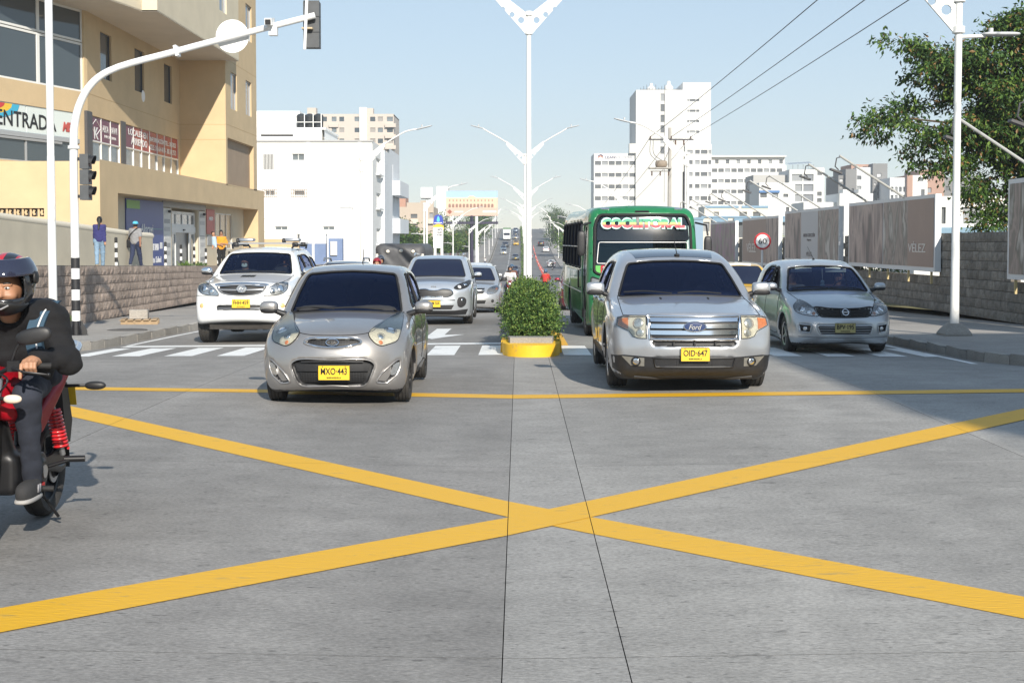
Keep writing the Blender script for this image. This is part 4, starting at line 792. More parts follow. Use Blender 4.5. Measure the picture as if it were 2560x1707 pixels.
def rock(name, cols, sc=7):
    m = bpy.data.materials.new(name); m.use_nodes = True; n = m.node_tree.nodes; l = m.node_tree.links; b = n['Principled BSDF']; oi = n.new('ShaderNodeObjectInfo'); tc = n.new('ShaderNodeTexCoord')
    ad = n.new('ShaderNodeVectorMath'); ad.operation = 'ADD'; l.new(tc.outputs['Object'], ad.inputs[0]); l.new(oi.outputs['Location'], ad.inputs[1])
    z = n.new('ShaderNodeTexNoise'); z.inputs['Scale'].default_value = sc; z.inputs['Detail'].default_value = 8; z.inputs['Roughness'].default_value = .7; l.new(ad.outputs[0], z.inputs['Vector'])
    cr = n.new('ShaderNodeValToRGB'); e = cr.color_ramp.elements; e[0].position = .3; e[1].position = .7; e[0].color = (*cols[0],1); e[1].color = (*cols[1],1); l.new(z.outputs['Fac'], cr.inputs[0])
    mr = n.new('ShaderNodeMapRange'); mr.inputs['To Min'].default_value = .78; mr.inputs['To Max'].default_value = 1.2; l.new(oi.outputs['Random'], mr.inputs[0]); sc_ = n.new('ShaderNodeVectorMath'); sc_.operation = 'SCALE'; l.new(cr.outputs[0], sc_.inputs[0]); l.new(mr.outputs[0], sc_.inputs['Scale']); l.new(sc_.outputs[0], b.inputs['Base Color'])
    b.inputs['Roughness'].default_value = .95; bp = n.new('ShaderNodeBump'); bp.inputs['Strength'].default_value = .8; bp.inputs['Distance'].default_value = .03; z2 = n.new('ShaderNodeTexNoise'); z2.inputs['Scale'].default_value = sc*4; z2.inputs['Detail'].default_value = 6; l.new(ad.outputs[0], z2.inputs['Vector']); l.new(z2.outputs['Fac'], bp.inputs['Height']); l.new(bp.outputs[0], b.inputs['Normal'])
    MATS[name] = m; return m
PINK = rock('pink_split_block', ((.29,.22,.175),(.54,.43,.35))); GREYB = rock('grey_split_block', ((.15,.135,.115),(.32,.295,.26)), 5)
def block_wall(name, label, a, b, zb, rows, bh, bl, m, limit, open_=lambda y, z: False, face=1, cap=True):
    """blocks laid in courses along a->b; zb(y) is the base line, rows courses high; open_ cuts notches"""
    a, b = Vector(a), Vector(b); d = (b-a).normalized(); n = Vector((d.y, -d.x))*face; L = (b-a).length; t = thing(name, label, 'wall', (a.x, a.y, zb(a.y))); cnt = 0; q = MB()
    ms = [block_mesh(m, bl-.012, bh-.012, s) for s in range(7)]; rz = math.atan2(d.y, d.x) if face > 0 else math.atan2(-d.y, -d.x); cells = []
    for k in range(int(L/bl) + 1):
        for r in range(rows): cells.append((k, r))
    for k, r in cells:
        u = (k + .5 + (.5 if r % 2 else 0))*bl; p = a + d*u; z = zb(p.y) + (r + .5)*bh
        if u > L or open_(p.y, z): continue
        if cnt < limit:
            o = link('block', random.choice(ms), t); cnt += 1; o.location = (p.x - a.x, p.y - a.y, z - zb(a.y)); o.rotation_euler = (0, math.atan2(zb(p.y) - zb(p.y+1), 1)*d.y*(1 if face > 0 else -1), rz)
        else:
            M = Matrix.Rotation(rz, 3, 'Z'); q.obox(Vector((p.x-a.x, p.y-a.y, z-zb(a.y))) - Vector((n.x, n.y, 0))*.1, (bl-.012, .2, bh-.012), M)
    # mortar core just behind the faces
    core = MB(); 
    for k in range(int(L/bl)):
        for r in range(rows):
            p = a + d*((k+.5)*bl); z = zb(p.y) + (r+.5)*bh
            if open_(p.y, z): continue
            core.obox(Vector((p.x-a.x, p.y-a.y, z-zb(a.y))) - Vector((n.x, n.y, 0))*.115, (bl*1.02, .2, bh*1.04), Matrix.Rotation(rz, 3, 'Z'))
    core.build('mortar', mat('mortar_' + name, (.16,.14,.12), .95), t)
    if q.v: tag(q.build('block_courses', m, t), kind='stuff')
    return t
lw_z = lambda y: 1.29 - .0193*(y - 26.65) - 6*.217
left_wall = block_wall('retaining_wall', 'pinkish split-block retaining wall below the yellow building', (-9.35,24.4), (-12.7,58), lw_z, 6, .217, .45, PINK, 295)
block_wall('retaining_wall', 'short end of the pinkish block wall behind the motorcycle rider', (-11.5,24.3), (-9.38,24.3), lambda y: 1.33-1.3, 6, .217, .45, PINK, 40)
NOTCH = [(21,29.4),(34.5,43.3),(44.8,53.7),(55.2,63.9),(66.2,74.6)]
rw_open = lambda y, z: z > .86 - .006*(y-34) and any(a < y < b for a, b in NOTCH)
block_wall('boundary_wall', 'weathered grey block wall stepped under the billboards', (11.05,26.2), (11.05,76), lambda y: -.02 - .003*(y-26), 9, .226, .42, GREYB, 300, rw_open, face=-1)
# terrace behind the left wall
tv = lambda x, y: (1.25 - .0193*(y - 26.65)) if y < 55 else max(.2, 1.25 - .0193*(55-26.65) - .035*(y-55))
sheet('terrace', [-70, -30, -20, lambda y: -9.5 - .0997*(y-24.4)], [24.4, 30, 36, 42, 48, 54, 58], tv, WALKM); sheet('terrace_far', [-70, -30, -13], [58, 64, 70, 78, 86, 94], tv, WALKM)
sheet('verge_right', [11.2, 14, 22, 60], [17, 30, 45, 60, 80, 110], lambda x, y: gz(7.2, y) + .3, mat('dry_grass', (.16,.17,.06), .95, var=.5, scale=2, dark=(.2,.15,.07), bump=.6, world_co=True))

# ------------------------------------------------------------------ building helpers
WGL = mat('window_glass', (.06,.075,.085), .06, spec=.8); WGL2 = mat('window_glass_pale', (.2,.23,.25), .1, spec=.8, var=.3, scale=1.5); WFR = mat('window_frame_grey', (.45,.46,.47), .4, .4); WFW = mat('window_frame_white', (.75,.75,.73), .5); WFD = mat('window_frame_dark', (.05,.05,.055), .5)
_pane = {}
class Wall:
    """one flat wall with real openings; outward side is to the right of p0->p1"""
    def __init__(w, parent, p0, p1, z0, z1, opens=(), m=None, dep=.12, name='wall', closed=True):
        w.p0 = Vector((*p0, 0)); d = Vector((*p1, 0)) - w.p0; w.L = d.length; w.d = d.normalized(); w.n = Vector((w.d.y, -w.d.x, 0)); w.par = parent; w.dep = dep; w.org = parent.location.copy() if parent else Vector(); w.rz = math.atan2(w.d.y, w.d.x)
        zf = z1 if callable(z1) else (lambda u: z1)
        us = sorted({0., w.L, *[v for o in opens for v in o[:2]]}); vs = sorted({float(z0), float(zf(0)), *[v for o in opens for v in o[2:4]]}); q = MB()
        P = lambda u, v, k=0: w.p0 + w.d*u - w.n*k + Vector((0,0, v if v < zf(0) else zf(u))) - w.org
        for a, b in zip(us, us[1:]):
            for c, e in zip(vs, vs[1:]):
                if b - a < 1e-6 or e - c < 1e-6 or any(o[0]-1e-6 <= a and b <= o[1]+1e-6 and o[2]-1e-6 <= c and e <= o[3]+1e-6 for o in opens): continue
                q.add([P(a,c), P(b,c), P(b,e), P(a,e)], [(0,1,2,3)])
        for o in opens:
            k = o[4] if len(o) > 4 else dep; a, b, c, e = o[:4]
            q.add([P(a,c),P(b,c),P(b,e),P(a,e),P(a,c,k),P(b,c,k),P(b,e,k),P(a,e,k)], [(0,4,5,1),(1,5,6,2),(2,6,7,3),(3,7,4,0)])
        w.o = q.build(name, m, parent)
    def pos(w, u, v, k=0): return w.p0 + w.d*u - w.n*k + Vector((0,0,v)) - w.org
    def box(w, name, u0, u1, v0, v1, k0, k1, m, parent=None):
        q = MB(); P = lambda u, v, k: w.pos(u, v, k); q.hexa([P(u0,v0,k0),P(u1,v0,k0),P(u1,v0,k1),P(u0,v0,k1)], [P(u0,v1,k0),P(u1,v1,k0),P(u1,v1,k1),P(u0,v1,k1)]); return q.build(name, m, parent or w.par)
    def window(w, o, gm=WGL, fm=WFR, nx=2, ny=1, fw=.05, dep=None, name='window', fr=True):
        a, b, c, e = o[:4]; k = (dep if dep is not None else (o[4] if len(o) > 4 else w.dep)); key = (round(b-a,2), round(e-c,2), gm.name)
        if key not in _pane: q = MB(); q.box(-key[0]/2-.01, key[0]/2+.01, 0, .03, -key[1]/2-.01, key[1]/2+.01); _pane[key] = q.mesh('window', gm)
        p = link(name, _pane[key], w.par); p.location = w.pos((a+b)/2, (c+e)/2, k-.02); p.rotation_euler = (0, 0, w.rz)
        if fr:
            fk = key + (nx, ny, fm.name, fw)
            if fk not in _pane:
                q = MB(); W, H = key[0]/2, key[1]/2
                for i in range(nx+1): x = -W + 2*W*i/nx; x = min(max(x, -W+fw/2), W-fw/2); q.box(x-fw/2, x+fw/2, -.04, .0, -H, H)
                for j in range(ny+1): z = -H + 2*H*j/ny; z = min(max(z, -H+fw/2), H-fw/2); q.box(-W+fw, W-fw, -.035, -.002, z-fw/2, z+fw/2)
                _pane[fk] = q.mesh('frame', fm)
            link('frame', _pane[fk], p)
        return p
    def text(w, body, m, u, v, fit, k=-.01, parent=None): return text(body, m, parent or w.par, w.pos(u, v, k), w.rz, fit=fit)
def slab_poly(name, poly, z0, z1, m, parent): 
    o = parent.location; return MB().prism([(x-o.x, y-o.y) for x, y in poly], 'z', z0-o.z, z1-o.z).build(name, m, parent)

# ------------------------------------------------------------------ the yellow corner building
PLAS = mat('yellow_plaster', (.62,.47,.28), .9, var=.12, scale=.7, bump=.05, bscale=30); PLAS2 = mat('cream_plaster', (.68,.6,.45), .9, var=.1, scale=.7); SOFF = mat('soffit_plaster', (.62,.57,.5), .9, var=.12, scale=.5)
BEI = mat('beige_plaster', (.62,.55,.42), .9, var=.12, scale=.6, bump=.05, bscale=30); DST = mat('dark_cladding', (.06,.058,.062), .5)
yb = thing('corner_building', 'yellow plastered corner building with shop signs and an overhanging upper floor', 'building', (-18, 60, .4))
def AB(x, y, z=0): return (x, y)
# ground floor
g1 = Wall(yb, (-26,50.25), (-16,50.25), 0, 4.83, [(4.2,7.85,2.72,3.04)], PLAS, .25, 'front_wall')
for i in range(12):                                       # openwork blocks
    u = 4.25 + i*.305; q = MB(); q.tube([g1.pos(u,2.72,.12), g1.pos(u,3.04,.12)], .045, 6).tube([g1.pos(u+.15,2.78,.12), g1.pos(u+.1,2.88,.12), g1.pos(u+.15,2.97,.12)], .05, 6); q.build('openwork_block', PLAS, yb, 40)
g1.box('openwork_back', 4.1,7.95,2.6,3.1,.24,.3, DST)
g2 = Wall(yb, (-16,50.25), (-16,82.65), 0, 4.9, [(2.25,30.5,.3,3.7)], PLAS, .9, 'street_wall')
gn = Wall(yb, (-16.9,52.3), (-16.9,81), 0, 3.75, [(10.1,11.5,0,3.4,.1),(11.7,16.9,0,3.4,.3),(17.1,18.5,0,3.4,.1),(21.0,25.2,1.3,3.35,.12)], BEI, .1, 'niche_wall')
MB().hexa([Vector(v) - yb.location for v in ((-16.9,52.5,3.701),(-16.01,52.5,3.701),(-16.01,80.75,3.701),(-16.9,80.75,3.701))], [Vector(v) - yb.location for v in ((-16.9,52.5,3.8),(-16.01,52.5,3.8),(-16.01,80.75,3.8),(-16.9,80.75,3.8))]).build('niche_ceiling', PLAS, yb)
BLU = mat('sign_blue', (.045,.075,.27), .45, var=.1, scale=2); GRN = mat('sign_green', (.2,.42,.08), .5); WHT = mat('sign_white', (.8,.8,.8), .5); REDS = mat('sign_red', (.55,.1,.08), .5, var=.2, scale=3); PURP = mat('sign_purple', (.17,.045,.085), .45, var=.15, scale=2); ORA = mat('sign_orange_red', (.5,.12,.05), .5, var=.25, scale=1.2, dark=(.3,.03,.05)); PAN = mat('panel_pale_grey', (.62,.62,.6), .5); PAND = mat('panel_grey', (.3,.31,.32), .5)
b = gn.box('blue_sign_panel', 4.1,10.0,.2,3.62,-.06,-.01, BLU); gn.box('green_corner', 4.15,6.1,3.2,3.56,-.075,-.062, GRN, b); gn.box('green_foot', 4.2,9.9,.32,.5,-.075,-.062, GRN, b); gn.box('rule', 4.3,9.8,2.32,2.35,-.07,-.062, mat('rule_teal', (.1,.3,.3), .5), b)
gn.text('Alkarawi', WHT, 7.2, 2.34, (1.9,.42), -.075, b); gn.text('SaludTotal', WHT, 6.0, 1.55, (2.3,.42), -.07, b); gn.text('HUGUET SALUD', WHT, 8.35, 1.5, (1.5,.32), -.07, b); gn.text('Tu Primero es tu Salud', WHT, 7.4, .92, (4.2,.3), -.07, b)
gn.box('logo_disc', 9.35,9.75,1.42,1.72,-.07,-.062, WHT, b)
for u0, u1 in ((10.1,11.5),(17.1,18.5)):
    p = gn.box('panel_column', u0+.03,u1-.03,.1,3.36,-.02,.09, PAN)
    for i in range(8): gn.box('panel', u0+.2,u1-.2,.35+i*.38,.55+i*.38,-.03,-.021, [PAN, PAND, mat('panel_mid', (.45,.45,.45), .5)][(i*2+int(u0)) % 3], p)
    MB().sell(gn.pos((u0+u1)/2+.2,3.2,-.1), (.07,.1,.07), .7).build('door_lamp', DST, yb, 60)
o = (11.7,16.9,0,3.4); gn.window((11.8,16.8,2.5,3.25), WGL2, WFW, 4, 1, .14, .2, 'transom'); gn.box('lintel_band', 10.0,18.6,3.41,3.72,-.03,.1, mat('grey_granite', (.2,.2,.2), .4, var=.4, scale=8))
gn.box('door_header', 11.8,16.8,2.2,2.5,.1,.25, WFW); gn.box('sensor', 14.2,14.5,2.3,2.38,.04,.1, DST)
dw = mat('doorway_grey', (.2,.2,.2), .3); gn.window((11.8,13.0,.1,2.2), WGL2, WFW, 1, 1, .08, .2, 'glass_door'); gn.window((15.6,16.8,.1,2.2), WGL2, WFW, 1, 1, .08, .2, 'glass_door'); gn.box('doorway', 13.0,15.6,.0,2.2,.26,.3, dw)
p = gn.box('red_poster', 18.75,20.6,2.15,3.5,-.04,-.01, REDS); gn.text('SALUD' if 'SALUD' in TXK else 'MED', WHT, 19.65, 3.0, (1.0,.2), -.05, p); gn.box('grey_notice', 18.9,20.3,1.55,2.1,-.04,-.01, PAND)
gn.window((21.0,25.2,1.3,3.35), mat('ochre_shade', (.32,.22,.1), .25), WFW, 3, 1, .07, .1)
# first-floor roof, set-back storeys
slab_poly('roof_slab', [(-26,50.3),(-16.05,50.3),(-16.05,82.6),(-26,82.6)], 4.6, 4.82, PLAS, yb)
st = Wall(yb, (-18.5,56.6), (-18.5,72), 4.83, 11.62, [(.55,4.55,5.2,7.22),(5.4,15.05,5.2,7.28),(1.8,3.4,9.0,11.05),(7.0,8.6,9.03,11.08),(12.25,13.8,9.05,11.05)], PLAS, .15, 'upper_wall')
for o in ((1.8,3.4,9.0,11.05),(7.0,8.6,9.03,11.08),(12.25,13.8,9.05,11.05)): st.window(o, WGL, WFD, 1, 1, .06)
def strip(w, u0, u1, n, v0, v1, vs, sm, gm):
    for i in range(n):
        a = u0 + (u1-u0)*i/n; c = u0 + (u1-u0)*(i+1)/n; p = w.box('sign_pane', a+.03, c-.03, vs, v1-.03, .05, .1, sm(i)); w.window((a, c, v0, vs), gm(i), WFW, 1, 1, .06, .1)
        w.box('mullion', a-.03, a+.03, v0, v1, .02, .08, WFW)
    w.box('mullion', u1-.03, u1+.03, v0, v1, .02, .08, WFW); w.box('transom_bar', u0, u1, vs-.04, vs+.02, .015, .07, WFW)
inn = mat('lit_room', (.42,.36,.26), .6)
strip(st, .55, 4.55, 3, 5.2, 7.22, 6.15, lambda i: PURP, lambda i: WGL2); strip(st, 5.4, 15.05, 7, 5.2, 7.28, 6.2, lambda i: PURP if i == 0 else ORA, lambda i: WGL2 if i < 1 else (inn if i % 3 == 2 else WGL2))
for u0, u1 in ((-.25,.45),(4.62,5.3)): st.box('clad_column', u0, u1, 4.83, 7.35, -.05, .2, DST)
st.text('K', WHT, 1.2, 6.5, (.62,.52), .03); q = MB(); q.tube([st.pos(1.2,7.1,.04), st.pos(1.85,6.75,.04), st.pos(1.2,6.4,.04), st.pos(.55,6.75,.04)], .018, 5, closed=True).build('logo_diamond', WHT, yb)
st.text('ALKA', WHT, 2.5, 6.78, (.85,.3), .03); st.text('RAWI', WHT, 3.7, 6.8, (.95,.3), .03); st.text('INMOBILIARIA', WHT, 3.2, 6.45, (1.7,.13), .03)
st.text('LOCALES EN', WHT, 7.55, 6.98, (3.2,.3), .03); st.text('ARRIENDO', WHT, 7.75, 6.57, (2.7,.34), .03); st.text('INFORMACIÓN TEL.: 3867823', WHT, 12.1, 6.93, (5.0,.3), .03); st.text('CELS.: 316 614 4114 - 305 242 7573', WHT, 12.1, 6.5, (5.0,.27), .03)
en = Wall(yb, (-22.9,41.4), (-18.5,56.6), 4.83, 11.62, [(4.8,15.2,4.95,7.2),(2.5,15.6,8.12,11.6)], PLAS, .15, 'entrance_wall')
for i in range(6): a = 4.8 + i*1.73; p = en.box('sign_pane', a+.03, a+1.70, 6.12, 7.18, .05, .1, mat('sign_pale', (.66,.72,.7), .35)); en.window((a,a+1.73,4.95,6.0), WGL, WFR, 1, 1, .05, .12)
en.box('transom_bar', 4.8,15.2,5.92,6.1,-.01,.08, WFR); en.box('shade_roll', 5.0,14.0,5.8,5.9,.0,.05, PAND)
en.text('ENTRADA', mat('ink_black', (.015,.015,.015), .5), 11.78, 6.6, (3.75,.6), .03); en.text('MED', REDS, 14.55, 6.55, (.95,.4), .03)
for k, (c, r) in enumerate(((mat('fan_cyan', (.05,.4,.6), .5), 1.7), (mat('fan_yellow', (.75,.5,.05), .5), 1.25), (mat('fan_red', (.55,.05,.05), .5), .8))):
    q = MB(); pts = [en.pos(9.6,7.16,.03-.003*k)] + [en.pos(9.6 + r*math.cos(t), 7.16 - .55*r*math.sin(t)*.65, .03-.003*k) for t in np.linspace(0, math.pi, 10)]; q.add(pts, [tuple(range(len(pts)))]).build('logo_fan', c, yb)
for i, (a, c) in enumerate(((2.5,5.9),(5.9,9.3),(9.3,12.6),(12.6,15.6))):
    en.window((a,c,8.12,10.2), WGL, WFW, 1, 1, .09, .14, 'curtain_pane'); en.window((a,c,10.24,11.6), WGL, WFW, 1, 1, .09, .14, 'curtain_pane')
rc = Wall(yb, (-18.5,72), (-16,72), 4.83, 11.62, [], PLAS, name='return_wall')
for z in (7.3,8.12): rc.box('plaster_joint', 0,2.5,z,z+.02,-.004,0, mat('joint_line', (.42,.28,.13), .9))
st.box('plaster_joint', -.1,15.4,8.1,8.12,-.004,0, MATS['joint_line'])
tw = Wall(yb, (-16,72), (-16,80.5), 4.83, 18.5, [(1.3,2.95,9.12,11.17),(5.35,6.98,9.18,11.2),(5.5,7.2,13.6,15.7),(1.5,3.0,13.6,15.7),(.4,7.5,4.84,7.45,.25)], PLAS, .15, 'tower_wall')
for o in ((1.3,2.95,9.12,11.17),(5.35,6.98,9.18,11.2),(5.5,7.2,13.6,15.7),(1.5,3.0,13.6,15.7)): tw.window(o, mat('window_glass_blue', (.16,.2,.25), .1, spec=.8), WFR, 1, 1, .06)
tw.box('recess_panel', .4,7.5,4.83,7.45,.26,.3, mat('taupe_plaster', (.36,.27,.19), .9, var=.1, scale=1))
for z in (8.15,11.7,14.2,16.5): tw.box('plaster_joint', 0,8.5,z,z+.02,-.004,0, MATS['joint_line'])
Wall(yb, (-16,80.5), (-26,80.5), 4.83, 18.5, [], PLAS, name='rear_wall'); Wall(yb, (-16,82.65), (-26,82.65), 0, 4.9, [], PLAS, name='rear_wall')
oh = [(-24,43),(-16.71,53.95),(-16.15,56.72),(-15.5,56.72),(-15.34,72.4),(-19,72.4),(-26,72.4)]
slab_poly('soffit', oh, 11.6, 11.66, SOFF, yb)
for a, b_ in zip(oh[:4], oh[1:5]): ow = Wall(yb, a, b_, 11.605, 18.5, [(11.3,12.9,13.65,16)] if a == oh[3] else [], PLAS2, .15, 'overhang_wall')
ow.window((11.3,12.9,13.65,16), MATS['window_glass_blue'], WFR, 1, 1, .06); Wall(yb, (-15.34,72.4), (-16.01,72.4), 11.605, 18.5, [], PLAS2, name='overhang_wall')
q = MB().lathe([(0,0),(.28,0),(.3,-.05)], 14, axis='x'); o = q.build('plaster_patch', WHT, yb); o.location = Vector((-18.49,65.0,8.9)) - yb.location; o.scale = (.3,1,1)
# ramp parapet in front
rp = thing('ramp_wall', 'low cream ramp wall sloping down in front of the yellow building', 'wall', (-14.6,45,0)); zz = lambda y: 2.44 - (y-37)*.0335 if y < 52 else 1.95
q = MB()
for a in np.arange(30, 52.4, 1.6):
    b_ = min(a+1.6, 52.4); q.hexa([(-.0,a-45,tv(-14,a)-.3),(.0-.22,a-45,tv(-14,a)-.3),(-.22,b_-45,tv(-14,b_)-.3),(0,b_-45,tv(-14,b_)-.3)][::-1], [(0,a-45,zz(a)),(-.22,a-45,zz(a)),(-.22,b_-45,zz(b_)),(0,b_-45,zz(b_))][::-1])
q.build('wall', mat('cream_render', (.6,.54,.42), .9, var=.15, scale=.7), rp); MB().tube([(-.1,y-45,zz(y)+.03) for y in np.arange(30,52.6,1.5)], .13, 8).build('coping', mat('cream_coping', (.68,.62,.5), .8), rp, 60)
# bollards on the terrace
bw, bk = mat('bollard_white', (.78,.78,.76), .6, var=.15, scale=6), mat('bollard_black', (.02,.02,.02), .6, var=.3, scale=6)
def bollard_mesh():
    q = MB()
    for i in range(6): z0, z1 = i*.17, (i+1)*.17; q.lathe([(.055,z0),(.055,z1)] + ([(.0,z1)] if i == 5 else []), 12, mi=(i+0) % 2)
    q.lathe([(.055,1.02),(.045,1.04),(0,1.05)], 12, mi=1); return q.mesh('bollard', [bw, bk], 40)
bm = bollard_mesh()
where = ['beside the woman in blue', 'beneath the blue sign', 'left of the glass doors', 'in the middle of the glass doors', 'right of the glass doors', 'beside the grey panel column', 'behind the woman in orange', 'past the red poster']
for (x, y), w in zip([(-14.2,46.3),(-14.8,55),(-15.1,58.7),(-15.2,61.5),(-15.3,64.2),(-15.3,66.8),(-15.3,69.4),(-15.3,72)], where):
    o = link('bollard', bm); o.location = (x, y, tv(x, y)); tag(o, 'black and white banded bollard ' + w, 'bollard', 'bollards on the terrace')

# ------------------------------------------------------------------ the white building and what stands behind it
WH = mat('white_paint_wall', (.8,.8,.78), .85, var=.06, scale=.5); WHB = mat('white_paint_stained', (.74,.74,.73), .85, var=.15, scale=.6, dark=(.5,.5,.5), thr=(.2,.4))
wb = thing('white_building', 'plain white three-storey building with black roof tanks', 'building', (-15, 100, -2))
f = Wall(wb, (-24,95), (-10.56,95), -2.5, 8.98, [(5.54,6.3,6.9,8.01),(7.64,8.54,7.56,8.05),(5.68,6.36,5.05,5.4),(7.76,8.53,5.05,5.4),(6.38,7.29,2.54,2.82),(9.84,10.68,2.54,2.82)], WH, .15, 'front_wall')
for o, n in (((7.64,8.54,7.56,8.05),2),((5.68,6.36,5.05,5.4),2),((7.76,8.53,5.05,5.4),1),((6.38,7.29,2.54,2.82),2),((9.84,10.68,2.54,2.82),2)): f.window(o, WGL2, WFW, n, 1, .04)
f.box('grille_back', 5.54,6.3,6.9,8.01,.14,.2, DST)
for i in range(7): f.box('grille_fin', 5.56+i*.105,5.60+i*.105,6.9,8.01,.0,.12, WFW)
for o in ((5.5,6.55,4.95,5.5),(7.6,8.7,4.95,5.5)):
    q = MB()
    for i in range(8): u = o[0]+(o[1]-o[0])*i/7; q.tube([f.pos(u,o[2],-.08), f.pos(u,o[3],-.08)], .012, 4)
    for v in (o[2],(o[2]+o[3])/2,o[3]): q.tube([f.pos(o[0],v,-.08), f.pos(o[1],v,-.08)], .012, 4)
    q.build('window_grate', mat('rust_bar', (.3,.2,.14), .8), wb)
for u, v0, v1 in ((8.7,-2,8.98),(12.4,-2,8.98)): f.box('pilaster', u,u+.25,v0,v1,-.06,0, WH)
f.box('cornice', 0,13.5,8.9,9.02,-.1,.3, mat('roof_edge_grey', (.4,.4,.4), .8)); f.box('string_course', 9.0,12.4,8.1,8.2,-.05,0, WH); f.box('string_course', 0,13.44,3.38,3.44,-.03,0, WHB)
s = Wall(wb, (-10.56,95), (-10.56,101), -2.5, 8.98, [(2.6,5.5,6.8,7.95),(2.6,5.5,4.25,5.35),(2.6,5.5,1.6,2.7)], WH, .15, 'side_wall')
for o in ((2.6,5.5,6.8,7.95),(2.6,5.5,4.25,5.35),(2.6,5.5,1.6,2.7)): s.window(o, WGL2, WFW, 3, 1, .1); s.box('sill', o[0]-.2,o[1]+.2,o[2]-.15,o[2]-.02,-.25,0, WH)
BL = mat('white_wall_blue_shade', (.7,.73,.76), .85, var=.05, scale=.5)  # same white wall, the street side's bluish shade put into its colour
s2 = Wall(wb, (-10.3,101), (-10.3,107.5), -2.5, 8.7, [], BL, name='bay_wall'); Wall(wb, (-10.56,101), (-10.3,101), -2.5, 8.7, [], BL, name='bay_wall'); slab_poly('bay_roof', [(-10.6,101.02),(-10.32,101.02),(-10.32,107.4),(-10.6,107.4)], 8.6, 8.69, WHB, wb)
for z in (5.6,2.5,-.8):
    p = slab_poly('balcony', [(-10.4,107.5),(-9.7,107.5),(-9.7,116),(-10.4,116)], z-.1, z+1.1, BL, wb)
Wall(wb, (-10.56,107.5), (-10.56,116.5), -2.5, 9.3, [(.4,3,5.8,8.2),(.4,3,2.7,5.0),(.4,3,-.5,1.9)], BL, .4, 'side_wall')
slab_poly('roof', [(-24,95.05),(-10.6,95.05),(-10.6,116),(-24,116)], 8.4, 8.88, WHB, wb); Wall(wb, (-10.56,116.5), (-24,116.5), -2.5, 9, [], WH, name='rear_wall')
r1 = Wall(wb, (-22,97), (-14.9,97), 8.88, 9.95, [(3.0,5.4,9.45,9.6)], WH, .2, 'roof_room'); r1.box('slot', 3,5.4,9.45,9.6,.18,.25, DST); slab_poly('roof_room_top', [(-22,97),(-14.2,97),(-14.2,104),(-22,104)], 9.95, 10.1, WH, wb); r1.box('post', 7.0,7.5,8.88,9.95,-.1,1, WH)
Wall(wb, (-14.3,97), (-14.3,104), 8.88, 9.95, [], WH, name='roof_room'); slab_poly('upper_block', [(-24,100),(-16.6,100),(-16.6,108),(-24,108)], 10.1, 11.6, WH, wb)
tk = thing('tank_rack', 'white frame of the water tanks on the white building', 'rack', (-15.7,99,10.1)); q = MB()
for x in (-.95,-.3,.35,.95): q.box(x-.03,x+.03,-.55,-.5,0,1.15)
q.box(-1,1,-.56,-.5,.5,.55); q.build('frame', WFW, tk)
TKM = mat('tank_black', (.035,.04,.045), .5, var=.3, scale=3)
for x, w in ((-.62,'beside the white block'),(.02,'in the middle of the rack'),(.68,'at the open end of the rack')):
    o = tag(MB().lathe([(0,0),(.28,0),(.33,.1),(.36,.95),(.37,1.0),(.3,1.12),(.12,1.2),(0,1.2)], 20).build('water_tank', TKM, None, 40), 'black plastic water tank ' + w + ' on the white roof', 'water tank', 'roof water tanks'); o.location = (-15.7+x, 99, 10.1)
yw = thing('yard_wall', 'low yellow yard wall topped with wire before the white building', 'wall', (-17,90,-2)); Wall(yw, (-20.5,90), (-14.3,90), -2.5, 1.9, [], PLAS, name='wall'); Wall(yw, (-20.5,89.97), (-14.3,89.97), 1.9, 2.25, [], WHB, name='coping')
q = MB(); q.tube([(x, 0+random.uniform(-.1,.1), 4.35 + .12*math.sin(x*9)) for x in np.arange(-3.4,2.7,.08)], .012, 4).build('wire', mat('wire_grey', (.3,.3,.3), .6), yw)
gh = thing('gate_house', 'white and blue gate cabin with a meter box', 'cabin', (-13.9,89.5,-2)); BB = mat('cabin_blue', (.18,.25,.42), .8, var=.15, scale=1.5)
MB().box(-1,.75,0,.6,0,3.6).build('wall', BB, gh); MB().box(-1.02,.77,-.01,.62,3.6,4.25).build('upper_wall', WH, gh); MB().prism([(-1.1,4.25),(.85,4.25),(.2,4.75),(-1.1,4.75)], 'y', -.05, .7).build('roof', WH, gh); MB().box(-.18,-.02,-.04,-.01,0,4.2).build('post', WH, gh); MB().box(.95,1.9,-.1,.5,0,3.95).build('side_wall', BB, gh); MB().box(1.1,1.55,-.25,-.1,2.8,3.75).build('meter_box', PAN, gh)
# flat block far behind
AP = mat('far_cream_wall', (.56,.5,.44), .9, var=.06, scale=.2)
ab = thing('apartment_block', 'long cream apartment block with small windows behind the white building', 'building', (-40,330,-3)); K_ = 1.43
wins = []; 
for r in range(8):
    v1 = 33.5 - r*2.72
    for u, wd in ((1.9,1.1),(3.8,1.2),(6.2,1.2),(8.1,1.2),(11.9,1.3),(15.8,1.3),(17.7,1.3),(20.0,1.5)): wins.append((u, u+wd, v1-1.15-.8, v1-.8))
a1 = Wall(ab, (-53,330), (-31.3,330), -3, 33.4, [w for w in wins if w[2] > 0 and w[1] < 21.6], AP, .25, 'front_wall')
for w in wins:
    if w[2] > 0 and w[1] < 21.6: a1.window(w, [WGL2, WGL, mat('window_shade', (.3,.28,.26), .5)][int(w[0]*7+w[2]*3) % 3], WFW, 1, 1, .1, fr=False)
for r in range(8):
    z = 32.4 - r*2.72
    for u in (5.8,): a1.box('balcony', 5.5,7.9,z-2.3,z-1.6,-.5,0, AP)
    a1.box('balcony', 19.6,22.3,z-2.35,z-1.4,-.9,.3, AP)
